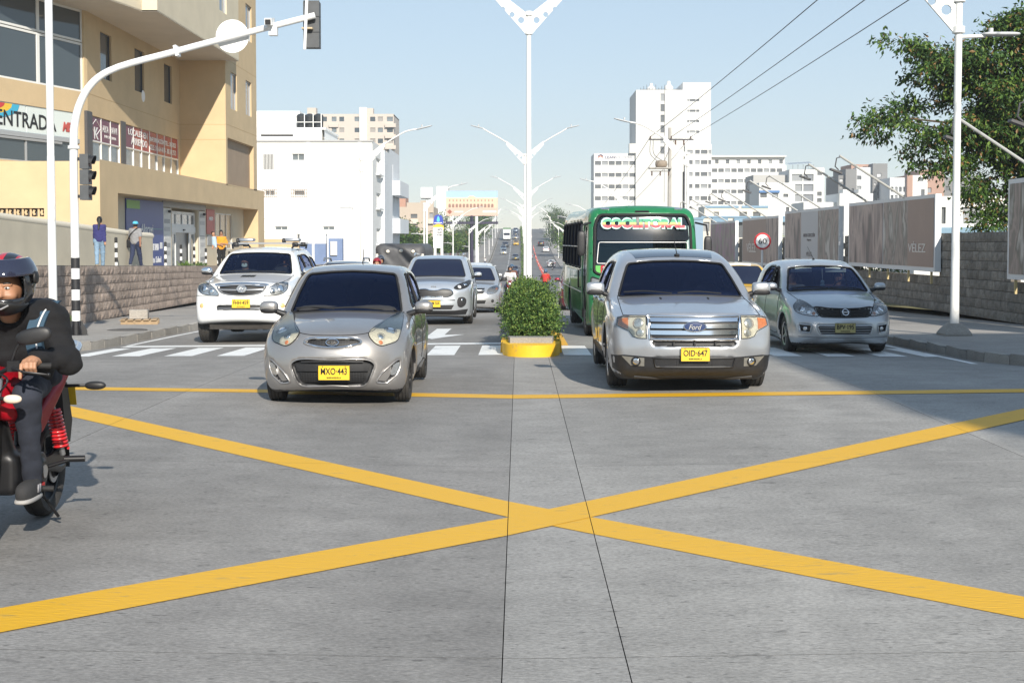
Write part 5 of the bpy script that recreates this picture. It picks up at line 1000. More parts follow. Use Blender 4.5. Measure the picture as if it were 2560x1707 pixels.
a1.box('stair_tower', 13.2,15.0,-3,35,-.6,.3, WH); slab_poly('roof', [(-53,330.2),(-31.3,330.2),(-31.3,345),(-53,345)], 33.0, 33.3, AP, ab); Wall(ab, (-31.3,330), (-31.3,345), -3, 33.4, [], AP, name='side_wall'); a1.box('roof_hut', 0,2.2,33.4,35,.5,3, AP); a1.box('parapet_hut', 15,16.5,33.4,34.9,.5,3, AP)
bt = thing('brick_tower', 'thin reddish brick tower rising behind the white building', 'building', (-27,300,-4)); RBR = mat('far_brick', (.5,.28,.2), .9, var=.1, scale=.5); MB().box(-1.2,1.2,0,8,0,17).build('wall', RBR, bt); MB().box(-2.2,-1.2,0,8,0,23.5).build('wall', RBR, bt); MB().box(-2.3,-1.1,-.05,8,23.5,24).build('roof', WH, bt)
for i in range(6): MB().box(-2.0,-1.3,-.02,.1,9+i*2.4,10.2+i*2.4).build('window', WGL2, bt)

# ------------------------------------------------------------------ towers and blocks on the right
OFW = mat('office_white', (.76,.75,.72), .85, var=.04, scale=.15); OFG = mat('office_grey_white', (.64,.63,.6), .85, var=.04, scale=.15); OGL = mat('office_glass', (.13,.135,.14), .15, spec=.7); OGL2 = mat('office_glass_pale', (.3,.31,.32), .2, spec=.7)
def block(name, label, boxes, loc):
    return thing(name, label, 'building', loc)
def tower_part(t, x0, x1, y, z0, z1, wins, m, dep=14, gl=(OGL, OGL, OGL2), sill=True, nm='front_wall'):
    w = Wall(t, (x0,y), (x1,y), z0, z1, wins, m, .3, nm)
    for i, o in enumerate(wins):
        w.window(o, gl[(i*5+int(o[2])) % len(gl)], WFW, 1, 1, .1, fr=False)
        if sill: w.box('sill', o[0], o[1], o[2]-.42, o[2]-.3, .05, .3, OGL2) if (i % 2 == 0 and False) else None
    Wall(t, (x1,y), (x1,y+dep), z0, z1, [], m, name='side_wall'); Wall(t, (x0,y+dep), (x0,y), z0, z1, [], m, name='side_wall'); slab_poly('roof', [(x0+.02,y+.02),(x1-.02,y+.02),(x1-.02,y+dep),(x0+.02,y+dep)], z1-.5, z1-.2, m, t); return w
grid = lambda us, wd, vs, ht: [(u, u+wd, v-ht, v) for v in vs for u in us]
ot = thing('office_tower', 'tall white office tower with low wings and a rooftop plant', 'building', (40,350,-5))
lw = tower_part(ot, 19.9, 31, 350, -5, 24.9, grid([.25+1.83*i for i in range(6)], 1.6, [22.86,19.73,16.63,13.5], 1.05), OFW)
for v in (21.5,18.35,15.25,12.1): lw.box('slit_row', .3,10.9,v-.12,v,-.02,.0, OGL2)
NAV = mat('logo_navy', (.03,.03,.12), .5); lw.text('LEAN', NAV, 4.3, 23.85, (2.6,.7), -.05); lw.text('SOLUTIONS', mat('logo_slate', (.2,.22,.3), .5), 7.9, 23.85, (4.4,.7), -.05)
for dz, m in ((.45,NAV),(.1,mat('logo_coral', (.6,.2,.12), .5))):
    q = MB(); q.tube([lw.pos(1.1,23.7+dz,-.06), lw.pos(1.8,24.15+dz,-.06), lw.pos(2.4,23.7+dz,-.06)], .12, 4).build('logo_chevron', m, ot)
mt = tower_part(ot, 30.9, 43.3, 349, -5, 41.5, [(6.5,7.5,38.6-2.78*i,40.5-2.78*i) for i in range(6)], OFG, 20, sill=False); mt.box('light_slot', 7.52,7.62,12,41.5,-.02,0, mat('slot_dark', (.1,.1,.1), .8))
rt = tower_part(ot, 43.3, 50.7, 349.5, 20, 43.5, [(a+1.2, a+1.2+b, 38.5-2.75*i, 39.1-2.75*i) for i in range(4) for a, b in ((0,.45),(.6,1.6),(2.35,.85))], OFW, 18, sill=False)
rf = tower_part(ot, 43.9, 50.8, 348.4, -5, 27.2, [(u, u+w_, v-1.05, v) for v in (22.97,19.85,16.7,13.5,25.7) for u, w_ in ((.5,1.45),(2.6,1.2),(4.1,1.75),(6.1,.7))], OFW, 12)
wg = tower_part(ot, 50.8, 71, 350.5, -5, 21.8, grid([.45+1.72*i for i in range(11)], 1.42, [20.9,18.1,15.3,12.3], .95), OFW); wt = tower_part(ot, 50.9, 70.9, 352, 21.8, 24.2, grid([1.4+2.85*i for i in range(7)], .95, [23.35], 1.1), OFW, 10); wt.box('eave', -.1,20.1,24.0,24.4,-1.4,.2, OFW)
for x, y, r, h in ((35.5,355,1.2,2.6),(40.2,355,1.2,3.2)): q = MB().lathe([(r,0),(r,h*.5),(r*.4,h*.75),(r*.35,h),(0,h)], 16); o = q.build('roof_vent', OFW, ot, 40); o.location = (x-40, 5, 46.3)
MB().box(-7,3.2,5,6,46.2,47.2).build('roof_plant', OFW, ot); q = MB()
for i in range(9): q.tube([(-7.5+i*.8,3,46.2),(-7.5+i*.8,3,47.5+(i % 3)*.4)], .06, 4)
q.tube([(-7.5,3,47.1),(3,3,47.1)], .06, 4); q.build('roof_antennas', OGL, ot)
tower_part(ot, 29.2, 31, 348.8, 24.9, 27.4, [], OFG, 3)
gb = thing('grey_block', 'grey office block with wide framed windows', 'building', (55,280,-4)); GRW = mat('far_grey_wall', (.47,.46,.44), .85, var=.05, scale=.2)
b1 = tower_part(gb, 57.4, 63, 280, -4, 16.85, [(.5,2.75,14.4,15.9),(2.95,5.1,14.4,15.9)] + [(a, c, v-1.5, v) for v in (13.75,11.6,9.5) for a, c in ((1.2,2.7),(2.95,5.1))], mat('far_grey_white', (.68,.68,.66), .85), 12, (OGL2, mat('office_glass_mid', (.22,.23,.25), .2)))
b2 = tower_part(gb, 50.1, 57.4, 282, -4, 15.8, [], GRW, 10); b3 = tower_part(gb, 63, 65, 281, -4, 17.3, [(.5,1.5,v-.9,v) for v in (16.6,12.2,10.8,9.4)], OFW, 10); b2.box('slot', 1,5.5,13.7,13.85,-.02,0, OGL)
q = MB()
for i in range(5): q.tube([(3.5+i*1.1,2,20.7),(3.5+i*1.1,2,22)], .05, 4)
q.add([(2.5,1,22),(7.5,1,22.3),(7.5,5,22.8),(2.5,5,22.5)], [(0,1,2,3)]).build('roof_pergola', OGL2, gb)
whh = thing('white_flats', 'white flats with a blue window band below the grey block', 'building', (47,240,-4))
f1 = tower_part(whh, 43.7, 50.1, 240, -4, 12.3, [(.2,1.4,9.6,10.4),(2.3,3.5,9.6,10.4),(4.4,5.3,9.7,10.3),(.2,1.3,7.0,7.9),(4.9,5.5,7.0,7.9),(4.8,5.6,4.2,5.0)], OFW, 10); f1.box('blue_band', 0,3.7,10.5,10.9,-.3,0, mat('band_blue', (.06,.17,.38), .6)); f1.box('parapet', 0,3.7,10.9,12.3,-.25,0, OFW)
bl = thing('terrace_houses', 'cream low houses with pale blue trim behind the billboards', 'building', (28,170,-3)); CRM = mat('house_cream', (.64,.6,.52), .85, var=.06, scale=.3); TRM = mat('trim_blue', (.19,.3,.4), .7)
h1 = tower_part(bl, 23.5, 35, 170, -3, 4.9, [(1.6,3.2,2.9,4.3),(4.5,6.6,2.2,4.2),(9.8,11.2,2.0,4.1),(.3,1.1,3.0,4.2)], CRM, 12, (OGL2, OGL, mat('curtain', (.5,.5,.48), .8))); h2 = tower_part(bl, 24.5, 32.9, 174, 4.9, 6.35, [(1.2,1.9,5.0,5.6),(4.6,5.6,5.0,5.6),(6.4,7.4,5.0,5.6)], CRM, 6)
h1.box('trim', 0,11.5,4.75,4.95,-.15,.1, TRM); h2.box('trim', 0,4.5,6.1,6.4,-.12,.1, TRM); h2.box('trim', 4.9,8.4,6.1,6.4,-.12,.1, TRM)
for a, c in ((1.4,3.4),(4.2,6.9),(9.6,11.4)): h1.box('awning', a, c, 4.2, 4.7, -.5, 0, TRM)
lb = tower_part(bl, 19.8, 23.5, 168, -3, 4.7, [(1.0,1.8,2.2,3.4)], mat('house_blue', (.26,.36,.46), .85, var=.05, scale=.3), 10); lb.box('trim', -.1,3.8,4.5,4.75,-.1,.1, TRM)
q = MB()
for i in range(7): q.tube([h1.pos(3.4,2.0+i*.4,-.1), h1.pos(4.1,2.0+i*.4,-.1)], .03, 4)
q.tube([h1.pos(3.4,1.5,-.1), h1.pos(3.4,4.7,-.1)], .03, 4).tube([h1.pos(4.1,1.5,-.1), h1.pos(4.1,4.7,-.1)], .03, 4).build('ladder', OFW, bl)
DG = mat('far_dark_grey', (.22,.22,.22), .85, var=.05, scale=.2); BRK = mat('far_red_brick', (.42,.27,.21), .9, var=.08, scale=.3); WHG = mat('far_white_shade', (.68,.69,.7), .85)
da = thing('dark_apartments', 'dark grey apartment towers with white bays and red brick tops', 'building', (78,300,-4))
tower_part(da, 72.6, 74, 300, -4, 16.6, [(.3,1.1,v-.6,v) for v in (15.8,14.2,12.6,11)], DG, 12, (OGL2, WHG)); tower_part(da, 74, 76.5, 299, -4, 18, [(1.4,1.9,13,13.6),(1.4,1.9,10.6,11.2)], DG, 12); tower_part(da, 76.5, 80, 299.5, -4, 18.4, [(.2,1.2,v-.9,v) for v in (16.5,14.2,12,10)], WHG, 12, (OGL2, OGL)); tower_part(da, 76, 80.2, 302, 18, 19.2, [(2.6,3.6,18.3,18.8)], BRK, 10)
tower_part(da, 80, 83.3, 298.5, -4, 19.2, [(1.0,1.9,v-.8,v) for v in (17,15.6,14.2,12.8,11.4,10)] + [(.3,.8,v-.4,v) for v in (14.8,13,11.2)], DG, 12, (WHG, OGL))
ra = thing('brick_flats', 'white and red brick apartment block half hidden by the big tree', 'building', (90,290,-4))
tower_part(ra, 81.5, 85, 290, -4, 15.6, [(a, a+.6, v-1.1, v) for v in (13.6,11.8,10) for a in (.2,1.1,2.0,2.8)], WHG, 12, (OGL, OGL2)); tower_part(ra, 85, 86.2, 289, -4, 16.1, [], BRK, 12); tower_part(ra, 86.2, 89.5, 289.2, -4, 16.1, [(1.2,2.4,14.8,15.6),(1.9,2.7,11.6,13),(1.9,2.7,9,10)], OFW, 12, (OGL, OGL2)); tower_part(ra, 89.6, 95, 295, -4, 17.6, [(1.5,2.6,15.5,16.6),(1.5,2.6,12.5,13.6)], BRK, 12); tower_part(ra, 95, 104, 297, -4, 16, [(a, a+1, v-1, v) for a in (1,3,5,7) for v in (14,11.5,9)], DG, 12)
lo_ = thing('white_low_house', 'white flat-roofed house with stepped roof below the dark apartments', 'building', (62,220,-3)); tower_part(lo_, 47.5, 54, 220, -3, 8.2, [(.6,1.4,6.3,6.9),(2.2,2.9,6.3,6.9),(3.4,3.9,6.2,6.9)], OFW, 10); tower_part(lo_, 53, 58.5, 218, -3, 9.6, [], OFW, 10); q = tower_part(lo_, 58.5, 62, 219, -3, 8.3, [(1,2,6.4,7.2)], OFW, 10); tower_part(lo_, 53.8, 55.0, 219, 9.6, 10.3, [], OFW, 3); tower_part(lo_, 56.4, 57.6, 219, 9.6, 10.3, [], OFW, 3)
lh = thing('blue_trimmed_house', 'white low house with blue bands behind the block wall and tree', 'building', (40,110,-2)); tower_part(lh, 33, 48, 110, -2, 5.5, [(1+3*i,2.6+3*i,3.2,4.6) for i in range(5)], OFW, 10); MB().box(-7,8,-.2,0,4.4,4.9).build('blue_band', TRM, lh)

# ------------------------------------------------------------------ billboards over the boundary wall
BWH = mat('billboard_frame', (.74,.75,.76), .5)
def print_mat(name, cols, vert, scale, seed):
    """printed vinyl: broad soft areas of colour, flat"""
    m = bpy.data.materials.new(name); m.use_nodes = True; n = m.node_tree.nodes; l = m.node_tree.links; b = n['Principled BSDF']; b.inputs['Roughness'].default_value = .45
    tc = n.new('ShaderNodeTexCoord'); mp = n.new('ShaderNodeMapping'); mp.inputs['Scale'].default_value = vert; mp.inputs['Location'].default_value = (seed, seed*.7, 0); z = n.new('ShaderNodeTexNoise'); z.inputs['Scale'].default_value = scale; z.inputs['Detail'].default_value = 3; z.inputs['Distortion'].default_value = .6
    cr = n.new('ShaderNodeValToRGB'); e = cr.color_ramp.elements; e[0].position = .36; e[1].position = .64; e[0].color = (*cols[0],1); e[1].color = (*cols[-1],1)
    for i, c in enumerate(cols[1:-1]): k = e.new(.36 + .28*(i+1)/(len(cols)-1)); k.color = (*c,1)
    l.new(tc.outputs['Object'], mp.inputs[0]); l.new(mp.outputs[0], z.inputs['Vector']); l.new(z.outputs['Fac'], cr.inputs[0]); l.new(cr.outputs[0], b.inputs['Base Color']); return m
PR1 = print_mat('print_brown_figures', [(.1,.08,.08),(.3,.22,.2),(.46,.36,.32),(.2,.15,.14)], (1,1.2,.4), 1.5, 3); PR2 = print_mat('print_taupe_drapes', [(.2,.17,.15),(.36,.28,.25),(.14,.13,.11),(.5,.47,.44)], (1,1.5,.55), 1.5, 8); PRP = mat('print_taupe', (.36,.255,.21), .5, var=.1, scale=1); PRG = mat('print_pale_grey', (.55,.55,.56), .5); PR3 = print_mat('print_magenta_leaves', [(.08,.11,.05),(.28,.12,.22),(.22,.26,.16),(.36,.16,.3)], (1,1.6,.4), 1.6, 5)
INKW = mat('print_white', (.78,.74,.7), .5); INKG = mat('print_grey_ink', (.2,.17,.16), .5)
def billboard(label, y0, y1, z0, z1, panels, texts, x=10.86):
    t = thing('billboard', label, 'billboard', (x, (y0+y1)/2, 0), 0, 'billboards along the wall'); L = y1-y0
    MB().box(0,.16,-L/2,L/2,z0,z1).build('panel', BWH, t)
    for a, b_, m in panels: MB().box(-.012,-.002,-L/2+.1+(L-.2)*a,-L/2+.1+(L-.2)*b_,z0+.12,z1-.1).build('print', m, t)
    for body, u, v, w, h, m in texts: text(body, m, t, (-.018,-L/2+u*L,z0+v*(z1-z0)), R(-90), fit=(w, h))
    for i in range(5): y = -L/2+.4+i*(L-.8)/4; MB().box(.02,.07,y-.03,y+.03,z0-.32,z0).build('prop', mat('prop_ochre', (.5,.4,.2), .7), t)
    for k in (.28,.72):                                  # floodlight booms
        y = -L/2+k*L; q = MB(); q.tube([(.1,y+.35,z1-.05),(-1.9,y,z1+1.15)], .035, 8).build('boom', mat('galvanised', (.5,.5,.48), .5, .4), t)
        q = MB(); q.tube([(-1.85,y,z1+1.12),(-1.98,y,z1+1.08),(-2.02,y,z1+.85),(-1.92,y,z1+.75)], .018, 6); q.obox((-2.0,y,z1+.72), (.34,.2,.05), Matrix.Rotation(R(20), 3, 'Y')); q.build('floodlight', DST, t, 50)
    return t
billboard('billboard with pale left figure and brown right half reading VÉLEZ', 34.4, 43.4, .98, 3.02, [(.55,.998,PR1),(.26,.54,PR2),(.0,.26,PRP)], [('VÉLEZ', .17, .32, 1.55, .3, INKW)])
billboard('billboard with a pale grey centre strip between brown prints', 44.7, 53.8, .98, 2.98, [(.66,.998,PR1),(.34,.66,PRG),(.0,.34,PR2)], [('NUEVA COLECCIÓN', .5, .52, 1.9, .16, INKG), ('Mujeres', .5, .42, .7, .1, INKG), ('VÉLEZ', .5, .17, .9, .2, INKG)])
billboard('plain taupe billboard reading VÉLEZ behind the round speed sign', 55.1, 64, .7, 2.85, [(.3,.998,PRP),(.0,.3,PR1)], [('VÉLEZ', .72, .38, 2.4, .5, INKW)])
billboard('billboard printed with magenta leaves beside the green bus', 66.1, 74.7, .6, 2.8, [(0,1,PR3)], [])
billboard('large grey and brown billboard standing on the nearest wall step', 21.2, 29.3, .95, 3.15, [(.5,.998,PR2),(.0,.5,PR1)], [])
# fence frame and dry bushes between the boards
for y, w in ((44.05,'between the two figure billboards'),(54.5,'beside the speed sign billboard'),(65,'beside the magenta billboard')):
    t = thing('fence_frame', 'dark steel fence frame ' + w, 'fence', (11.6,y,0)); q = MB()
    for dy in (-.5,.5): q.box(-.03,.03,dy-.03,dy+.03,-.3,2.9)
    q.tube([(0,-.5,2.7),(0,.5,2.0)], .02, 5).tube([(0,-.5,2.0),(0,.5,2.0)], .02, 5).tube([(0,-.5,2.0),(0,.5,2.7)], .02, 5); q.build('frame', WFD, t)

# ------------------------------------------------------------------ lamps, signals, signs, wires
LPM = mat('lamp_white_paint', (.76,.76,.74), .45, var=.12, scale=3, dark=(.5,.49,.46), thr=(.25,.4)); LED = mat('lamp_head_grey', (.5,.51,.52), .5)
def holed(outline, holes, th, axis='y'):
    """flat plate with round holes through it, in the x-z plane"""
    P = [Vector(p) for p in outline]; E = []; n = len(P); V = list(P); E += [(i, (i+1) % n) for i in range(n)]
    for cx, cz, r in holes:
        k = len(V); m = 10; V += [Vector((cx + r*math.cos(2*math.pi*i/m), cz + r*math.sin(2*math.pi*i/m))) for i in range(m)]; E += [(k+i, k+(i+1) % m) for i in range(m)]
    r_ = delaunay_2d_cdt(V, E, [], 0, 1e-6); vs = r_[0]; q = MB(); F = []; PO = np.array(outline)
    for f in r_[2]:
        c = sum((vs[i] for i in f), Vector((0,0)))/len(f)
        if poly_sdf(PO, np.array([c.x]), np.array([c.y]))[0] < 0 and not any((c - Vector((a, b))).length < rr*.9 for a, b, rr in holes): F.append(tuple(f))
    for d, fl in ((-th/2, 1), (th/2, -1)): q.add([(v.x, d, v.y) for v in vs], [f[::fl] for f in F])
    ed = {}
    for f in F:
        for i in range(len(f)): ed[(f[i], f[(i+1) % len(f)])] = 1
    k = len(vs)
    o = len(q.v) - 2*k
    for a, b in ed:
        if (b, a) not in ed: q.f.append((o+b, o+a, o+k+a, o+k+b)); q.m.append(0)
    return q
def lamp_parts(h, arms, back=False, gl=1.2, reach=2.95, rise=1.7, r0=.1, r1=.065):
    """(name, mesh, sub) list: pole with clamps, pierced brackets, curved arms, flat lamp heads"""
    out = [('pole', MB().tube([(0,0,-.1),(0,0,h*.45),(0,0,h*.45+.02),(0,0,h)], [r0, r0*.82, r0*.78, r1], 14).mesh('pole', LPM, 40))]
    for z in (h-.62, h-.05): out.append(('clamp', MB().tube([(0,0,z-.06),(0,0,z+.06)], r1*1.7, 12).mesh('clamp', LPM, 40)))
    for s in arms:
        o = [(s*r1, h-.7), (s*r1, h-.05), (s*(gl), h+.85-.02), (s*(gl), h+.85-.28)]
        if s < 0: o = o[::-1]
        out.append(('bracket', holed(o, [(s*(r1+.17+i*.27), h-.36+(i*.27+.17)*.62, .1-.018*i) for i in range(4)], .05).mesh('bracket', LPM)))
        p = catmull([(s*gl*.9, 0, h+.66), (s*(gl+.5), 0, h+1.05), (s*(gl+1.1), 0, h+1.38), (s*reach*.93, 0, h+rise*.97)], 5, False); out.append(('arm', MB().tube(p, .04, 8).mesh('arm', LPM, 60)))
        M = Matrix.Rotation(R(-14*s), 3, 'Y'); c = Vector((s*(reach+.15), 0, h+rise+.03)); out.append(('lamp_head', MB().sell(c, (.42,.14,.035), .6, 18, 8, M).tube([c + Vector((-s*.12,0,.03)), c + Vector((-s*.12,0,.14))], .045, 8).mesh('lamp_head', LED, 50)))
    if back is not False:
        z, s = back; out.append(('side_arm', MB().tube([(0,0,z),(s*.5,0,z+.02)], .035, 8).mesh('side_arm', LPM, 60))); out.append(('lamp_head', MB().sell((s*.78,0,z+.05), (.36,.13,.035), .6, 18, 8).tube([(s*.6,0,z+.07),(s*.6,0,z+.16)], .045, 8).mesh('lamp_head', LED, 50)))
    return out
def place_lamp(name, label, parts, loc, group):
    t = thing(name, label, 'street lamp', loc, 0, group)
    for n, me in parts: link(n, me, t)
    return t
DBL = lamp_parts(9.1, (-1, 1)); SGL = lamp_parts(7.2, (1,), (4.6, -1), reach=3.1, rise=1.55); SGR = lamp_parts(7.2, (-1,), (4.6, 1), reach=3.1, rise=1.55)
for i, y in enumerate(range(40, 500, 45)):
    place_lamp('street_lamp', 'tall white twin-arm lamp rising out of the median bush' if i == 0 else ('white twin-arm lamp in the median behind the tallest one' if i == 1 else 'distant white twin-arm lamp on the climbing median'), DBL, (rcx(y)+.1, y, zr(y)), 'twin-arm lamps along the median')
for i, y in enumerate(range(65, 480, 40)): place_lamp('street_lamp', 'white single-arm lamp in front of the office tower' if i == 0 else 'distant white single-arm lamp on the right pavement', SGR, (8.3+rcx(y)-.2, y, gz(7.2,y)+.14), 'single-arm lamps on the right')
for i, y in enumerate(range(68, 480, 42)): place_lamp('street_lamp', ['white single-arm lamp in front of the white building', 'white single-arm lamp beside the fuel price sign'][i] if i < 2 else 'distant white single-arm lamp on the left pavement', SGL, (-8.15+rcx(y)-.2, y, gz(7.2,y)+.14), 'single-arm lamps on the left')
t = place_lamp('street_lamp', 'white lamp post on a concrete footing by the boundary wall', lamp_parts(6.3, (-1,), (5.55, 1), reach=3.1, rise=1.55, r0=.085, r1=.068), (8.15, 24.6, walk_z(8.1,24.6)), 'single-arm lamps on the right')
MB().lathe([(.36,-.05),(.36,.05),(.3,.12),(.16,.24),(0,.24)], 4, a0=math.pi/4, a1=math.pi/4+2*math.pi).build('footing', KERBM, t)
t = place_lamp('street_lamp', 'plain white pole behind the motorcycle rider by the block wall', lamp_parts(7.6, (1,), r0=.088, r1=.075), (-9.1, 25.6, walk_z(-9,25.6)), 'single-arm lamps on the left')
# traffic signal with mast arm
TLB = mat('signal_grey', (.09,.095,.1), .5, var=.25, scale=5); TLK = mat('signal_black', (.02,.02,.022), .5); PW = mat('pole_white', (.8,.8,.79), .4, var=.06, scale=4)
tl = thing('traffic_signal', 'white traffic signal pole with banded foot and a long mast arm', 'traffic light', (-8.36, 24.74, walk_z(-8.4,24.74))); zb = tl.location.z
arm = [(0,0,1.46),(0,0,3.6),(.02,0,3.95),(.12,0,4.35),(.34,0,4.72),(.68,0,4.97),(1.96,0,5.34),(4.55,0,6.0)]
_ap = catmull([(a, b, c-zb) for a, b, c in arm], 5, False); MB().tube(_ap, list(np.linspace(.078,.06,len(_ap))), 16).build('pole', PW, tl, 50)
for z in (3.55,): MB().tube([(0,0,z-zb-.03),(0,0,z-zb+.03)], .11, 12).build('flange', PW, tl, 40)
MB().obox((1.96,0,5.34-zb), (.06,.2,.2), Matrix.Rotation(R(-15), 3, 'Y')).build('flange', PW, tl)
for i in range(6): MB().tube([(0,0,.26+.2*i),(0,0,.26+.2*(i+1))], .08, 16).build('band', [PW, TLK][i % 2], tl, 40)
q = MB().tube([(0,0,0),(0,0,.27)], .085, 14); 
for k in range(6):
    a = k*math.pi/3 + .3; c, s_ = math.cos(a), math.sin(a); n = Vector((-s_, c, 0))*.008; b = [Vector((c*.07,s_*.07,0)), Vector((c*.2,s_*.2,0)), Vector((c*.2,s_*.2,.08)), Vector((c*.1,s_*.1,.27)), Vector((c*.07,s_*.07,.27))]
    q.add([p-n for p in b] + [p+n for p in b], [(0,1,2,3,4),(9,8,7,6,5)] + [(i, 5+i, 5+(i+1) % 5, (i+1) % 5) for i in range(5)])
q.lathe([(0,.01),(.22,.01),(.22,0)], 16); q.build('base', TLK, tl, 40)
def signal(t, c, w, face, nm='signal_head', n=3, sec=.29):
    """three sections with visors; face = unit vector of the lenses"""
    f = Vector(face); M = f.to_track_quat('-Y', 'Z').to_matrix(); h = n*sec; o = MB()
    for i in range(n): o.obox(Vector(c) + Vector((0,0,-h/2+sec*(i+.5))), (w, w*.75, sec-.012), M)
    r = o.build(nm, TLB, t)
    for i in range(n):
        p = Vector(c) + Vector((0,0,-h/2+sec*(i+.5))) + f*w*.38; q = MB(); pts = []
        for k in range(9): a = R(-20 + 220*k/8); pts.append(M @ Vector((math.cos(a)*sec*.4, 0, math.sin(a)*sec*.4)))
        ln = [(.6 + .4*math.sin(R(-20+220*k/8)))*.11 for k in range(9)]
        q.add([p + v for v in pts] + [p + v + f*l_ for v, l_ in zip(pts, ln)], [(k, k+1, 10+k, 9+k) for k in range(8)]); q.build('visor', TLK, r, 50)
        MB().sell(p, (sec*.36, .02, sec*.36), 1, 14, 6, M).build('lens', mat('dark_lens', (.05,.015,.015), .2, coat=.5), r, 50)
    return r
signal(tl, (.22,0,2.99-zb), .22, (1,0,0)); MB().box(.05,.16,-.02,.02,2.6-zb,2.66-zb).box(.05,.16,-.02,.02,3.3-zb,3.36-zb).build('bracket', TLK, tl)
sh = signal(tl, (4.46,.22,5.85-zb), .3, (0,1,0)); MB().box(4.46-.15,4.46+.15,.13,.16,5.42-zb,6.3-zb).build('backplate', TLB, tl); MB().tube([(4.36,-.05,5.36-zb),(4.42,-.08,6.5-zb)], .03, 8).build('hanger', PW, tl)
for z in (5.75,5.95): MB().box(4.3,4.5,-.02,.14,z-zb,z+.03-zb).build('hanger_clamp', mat('clamp_tan', (.5,.4,.25), .6), tl)
q = MB().lathe([(0,-.006),(.31,-.006),(.31,.006),(0,.006)], 30, axis='y'); o = q.build('sign_disc', mat('sign_back_white', (.84,.84,.83), .5), tl, 30); o.location = (2.98,.1,5.63-zb)
q = MB().obox((3.72,-.1,5.87-zb), (.13,.34,.13), Matrix.Rotation(R(10), 3, 'X')).build('camera_housing', PW, tl); MB().obox((3.72,-.275,5.835-zb), (.1,.02,.09), Matrix.Rotation(R(10), 3, 'X')).build('camera_window', TLK, q); MB().box(3.7,3.85,-.1,.05,5.62-zb,5.8-zb).build('junction_box', PW, tl)
# speed sign
sg = thing('speed_sign', 'round red-rimmed 60 speed sign on a white post', 'sign', (8.85,47.9,walk_z(8.9,48))); zs = sg.location.z; MB().tube([(0,0,0),(0,0,1.8-zs+.1)], .04, 8).build('post', PW, sg, 40)
for nm, r, d, m in (('rim', .31, 0, mat('sign_rim_red', (.55,.02,.03), .5)), ('face', .245, -.008, WHT)): o = MB().lathe([(0,d-.012),(r,d-.012),(r,d),(0,d)], 30, axis='y').build(nm, m, sg, 30); o.location = (0,-.04,1.78-zs)
text('60', INKM, sg, (0,-.065,1.78-zs), fit=(.3,.2))
# mains pole with transformer bank, and its three wires
WOOD = mat('concrete_pole', (.42,.4,.37), .9, var=.15, scale=2); CAB_ = mat('cable', (.06,.06,.065), .7); INS = mat('insulator', (.12,.07,.05), .4)
up = thing('utility_pole', 'concrete mains pole with crossarm and transformer platform', 'utility pole', (10.85,95,gz(7.2,95))); zu = up.location.z
MB().tube([(0,0,0),(0,0,9.9-zu)], [.17,.11], 10).build('pole', WOOD, up, 40); MB().box(-1.5,1.7,-.12,-.04,9.0-zu,9.1-zu).build('crossarm', CAB_, up); MB().box(-1.5,.1,-.5,.3,6.95-zu,7.05-zu).build('platform', WOOD, up); MB().box(-1.4,0,-.3,-.2,6.75-zu,6.8-zu).build('lower_arm', CAB_, up)
MB().sell((-.62,-.1,7.3-zu), (.42,.3,.26), .5).build('transformer', mat('transformer_rust', (.3,.24,.18), .6, var=.4, scale=4), up, 50)
for x in (-1.3,-.7,-.1): MB().tube([(x,-.25,6.45-zu),(x,-.25,6.75-zu)], .05, 8).build('insulator', INS, up, 50)
for x in (-1.4,.1,1.5): MB().tube([(x,-.08,9.1-zu),(x,-.08,9.3-zu)], .05, 8).build('insulator', INS, up, 50)
for x in (.4,1.0): MB().tube([(x,-.08,8.65-zu),(x,-.08,9.0-zu)], .06, 8).build('fuse', INS, up, 50)
for x0, x1, s in ((-1.4,-.9,.25),(-1.2,-.5,.3),(.3,-.4,.15)): MB().tube(catmull([(x0,-.1,9.0-zu),((x0+x1)/2-s,-.2,8.0-zu),(x1,-.15,7.5-zu)], 6, False), .02, 5).build('drop_wire', CAB_, up)
for x, lb in ((-1.4,'on the road side of the crossarm'),(.1,'from the middle of the crossarm'),(1.5,'on the wall side of the crossarm')):
    pts = [(10.85+x + .001*i, 95 - 125*i/16, 9.25 + 1.5*(i/16) - 2.2*(1-(2*i/16-1)**2)*.22) for i in range(17)]; tag(MB().tube(pts, .017, 5).build('power_wire', CAB_, None), 'overhead wire running over the right pavement ' + lb, 'wire', 'overhead wires')
    pts = [(10.85+x, 95 + 90*i/10, 9.25 - .055*9*i - 1.2*(1-(2*i/10-1)**2)*.5) for i in range(11)]; tag(MB().tube(pts, .02, 4).build('power_wire', CAB_, None), 'overhead wire leading down the hill ' + lb, 'wire', 'overhead wires')
for i, y in enumerate((185, 275, 365)):
    u2 = thing('utility_pole', 'distant concrete mains pole on the right pavement', 'utility pole', (10.85,y,gz(7.2,y)), 0, 'distant mains poles'); MB().tube([(0,0,0),(0,0,8.5)], [.17,.11], 8).build('pole', WOOD, u2, 40); MB().box(-1.4,1.4,-.1,-.02,7.9,8.0).build('crossarm', CAB_, u2)
# red posts between the lanes
DM = MB().lathe([(.1,0),(.1,.04),(.045,.08),(.04,.72),(0,.75)], 8).mesh('lane_post', mat('post_red', (.6,.09,.06), .5)); DB = MB().lathe([(.046,.4),(.046,.52)], 8).mesh('reflector_band', WHT)
for i in range(34):
    y = 178 + i*5.2; o = link('lane_post', DM); o.location = (rcx(y) + 3.1 - .002*(y-178) + .25*math.sin(i*1.7)*.2, y, gz(3,y)); tag(o, 'red flexible lane post with white band in the right carriageway', 'lane post', 'red lane posts'); o.scale = (1.4,1.4,1.2); link('reflector_band', DB, o)
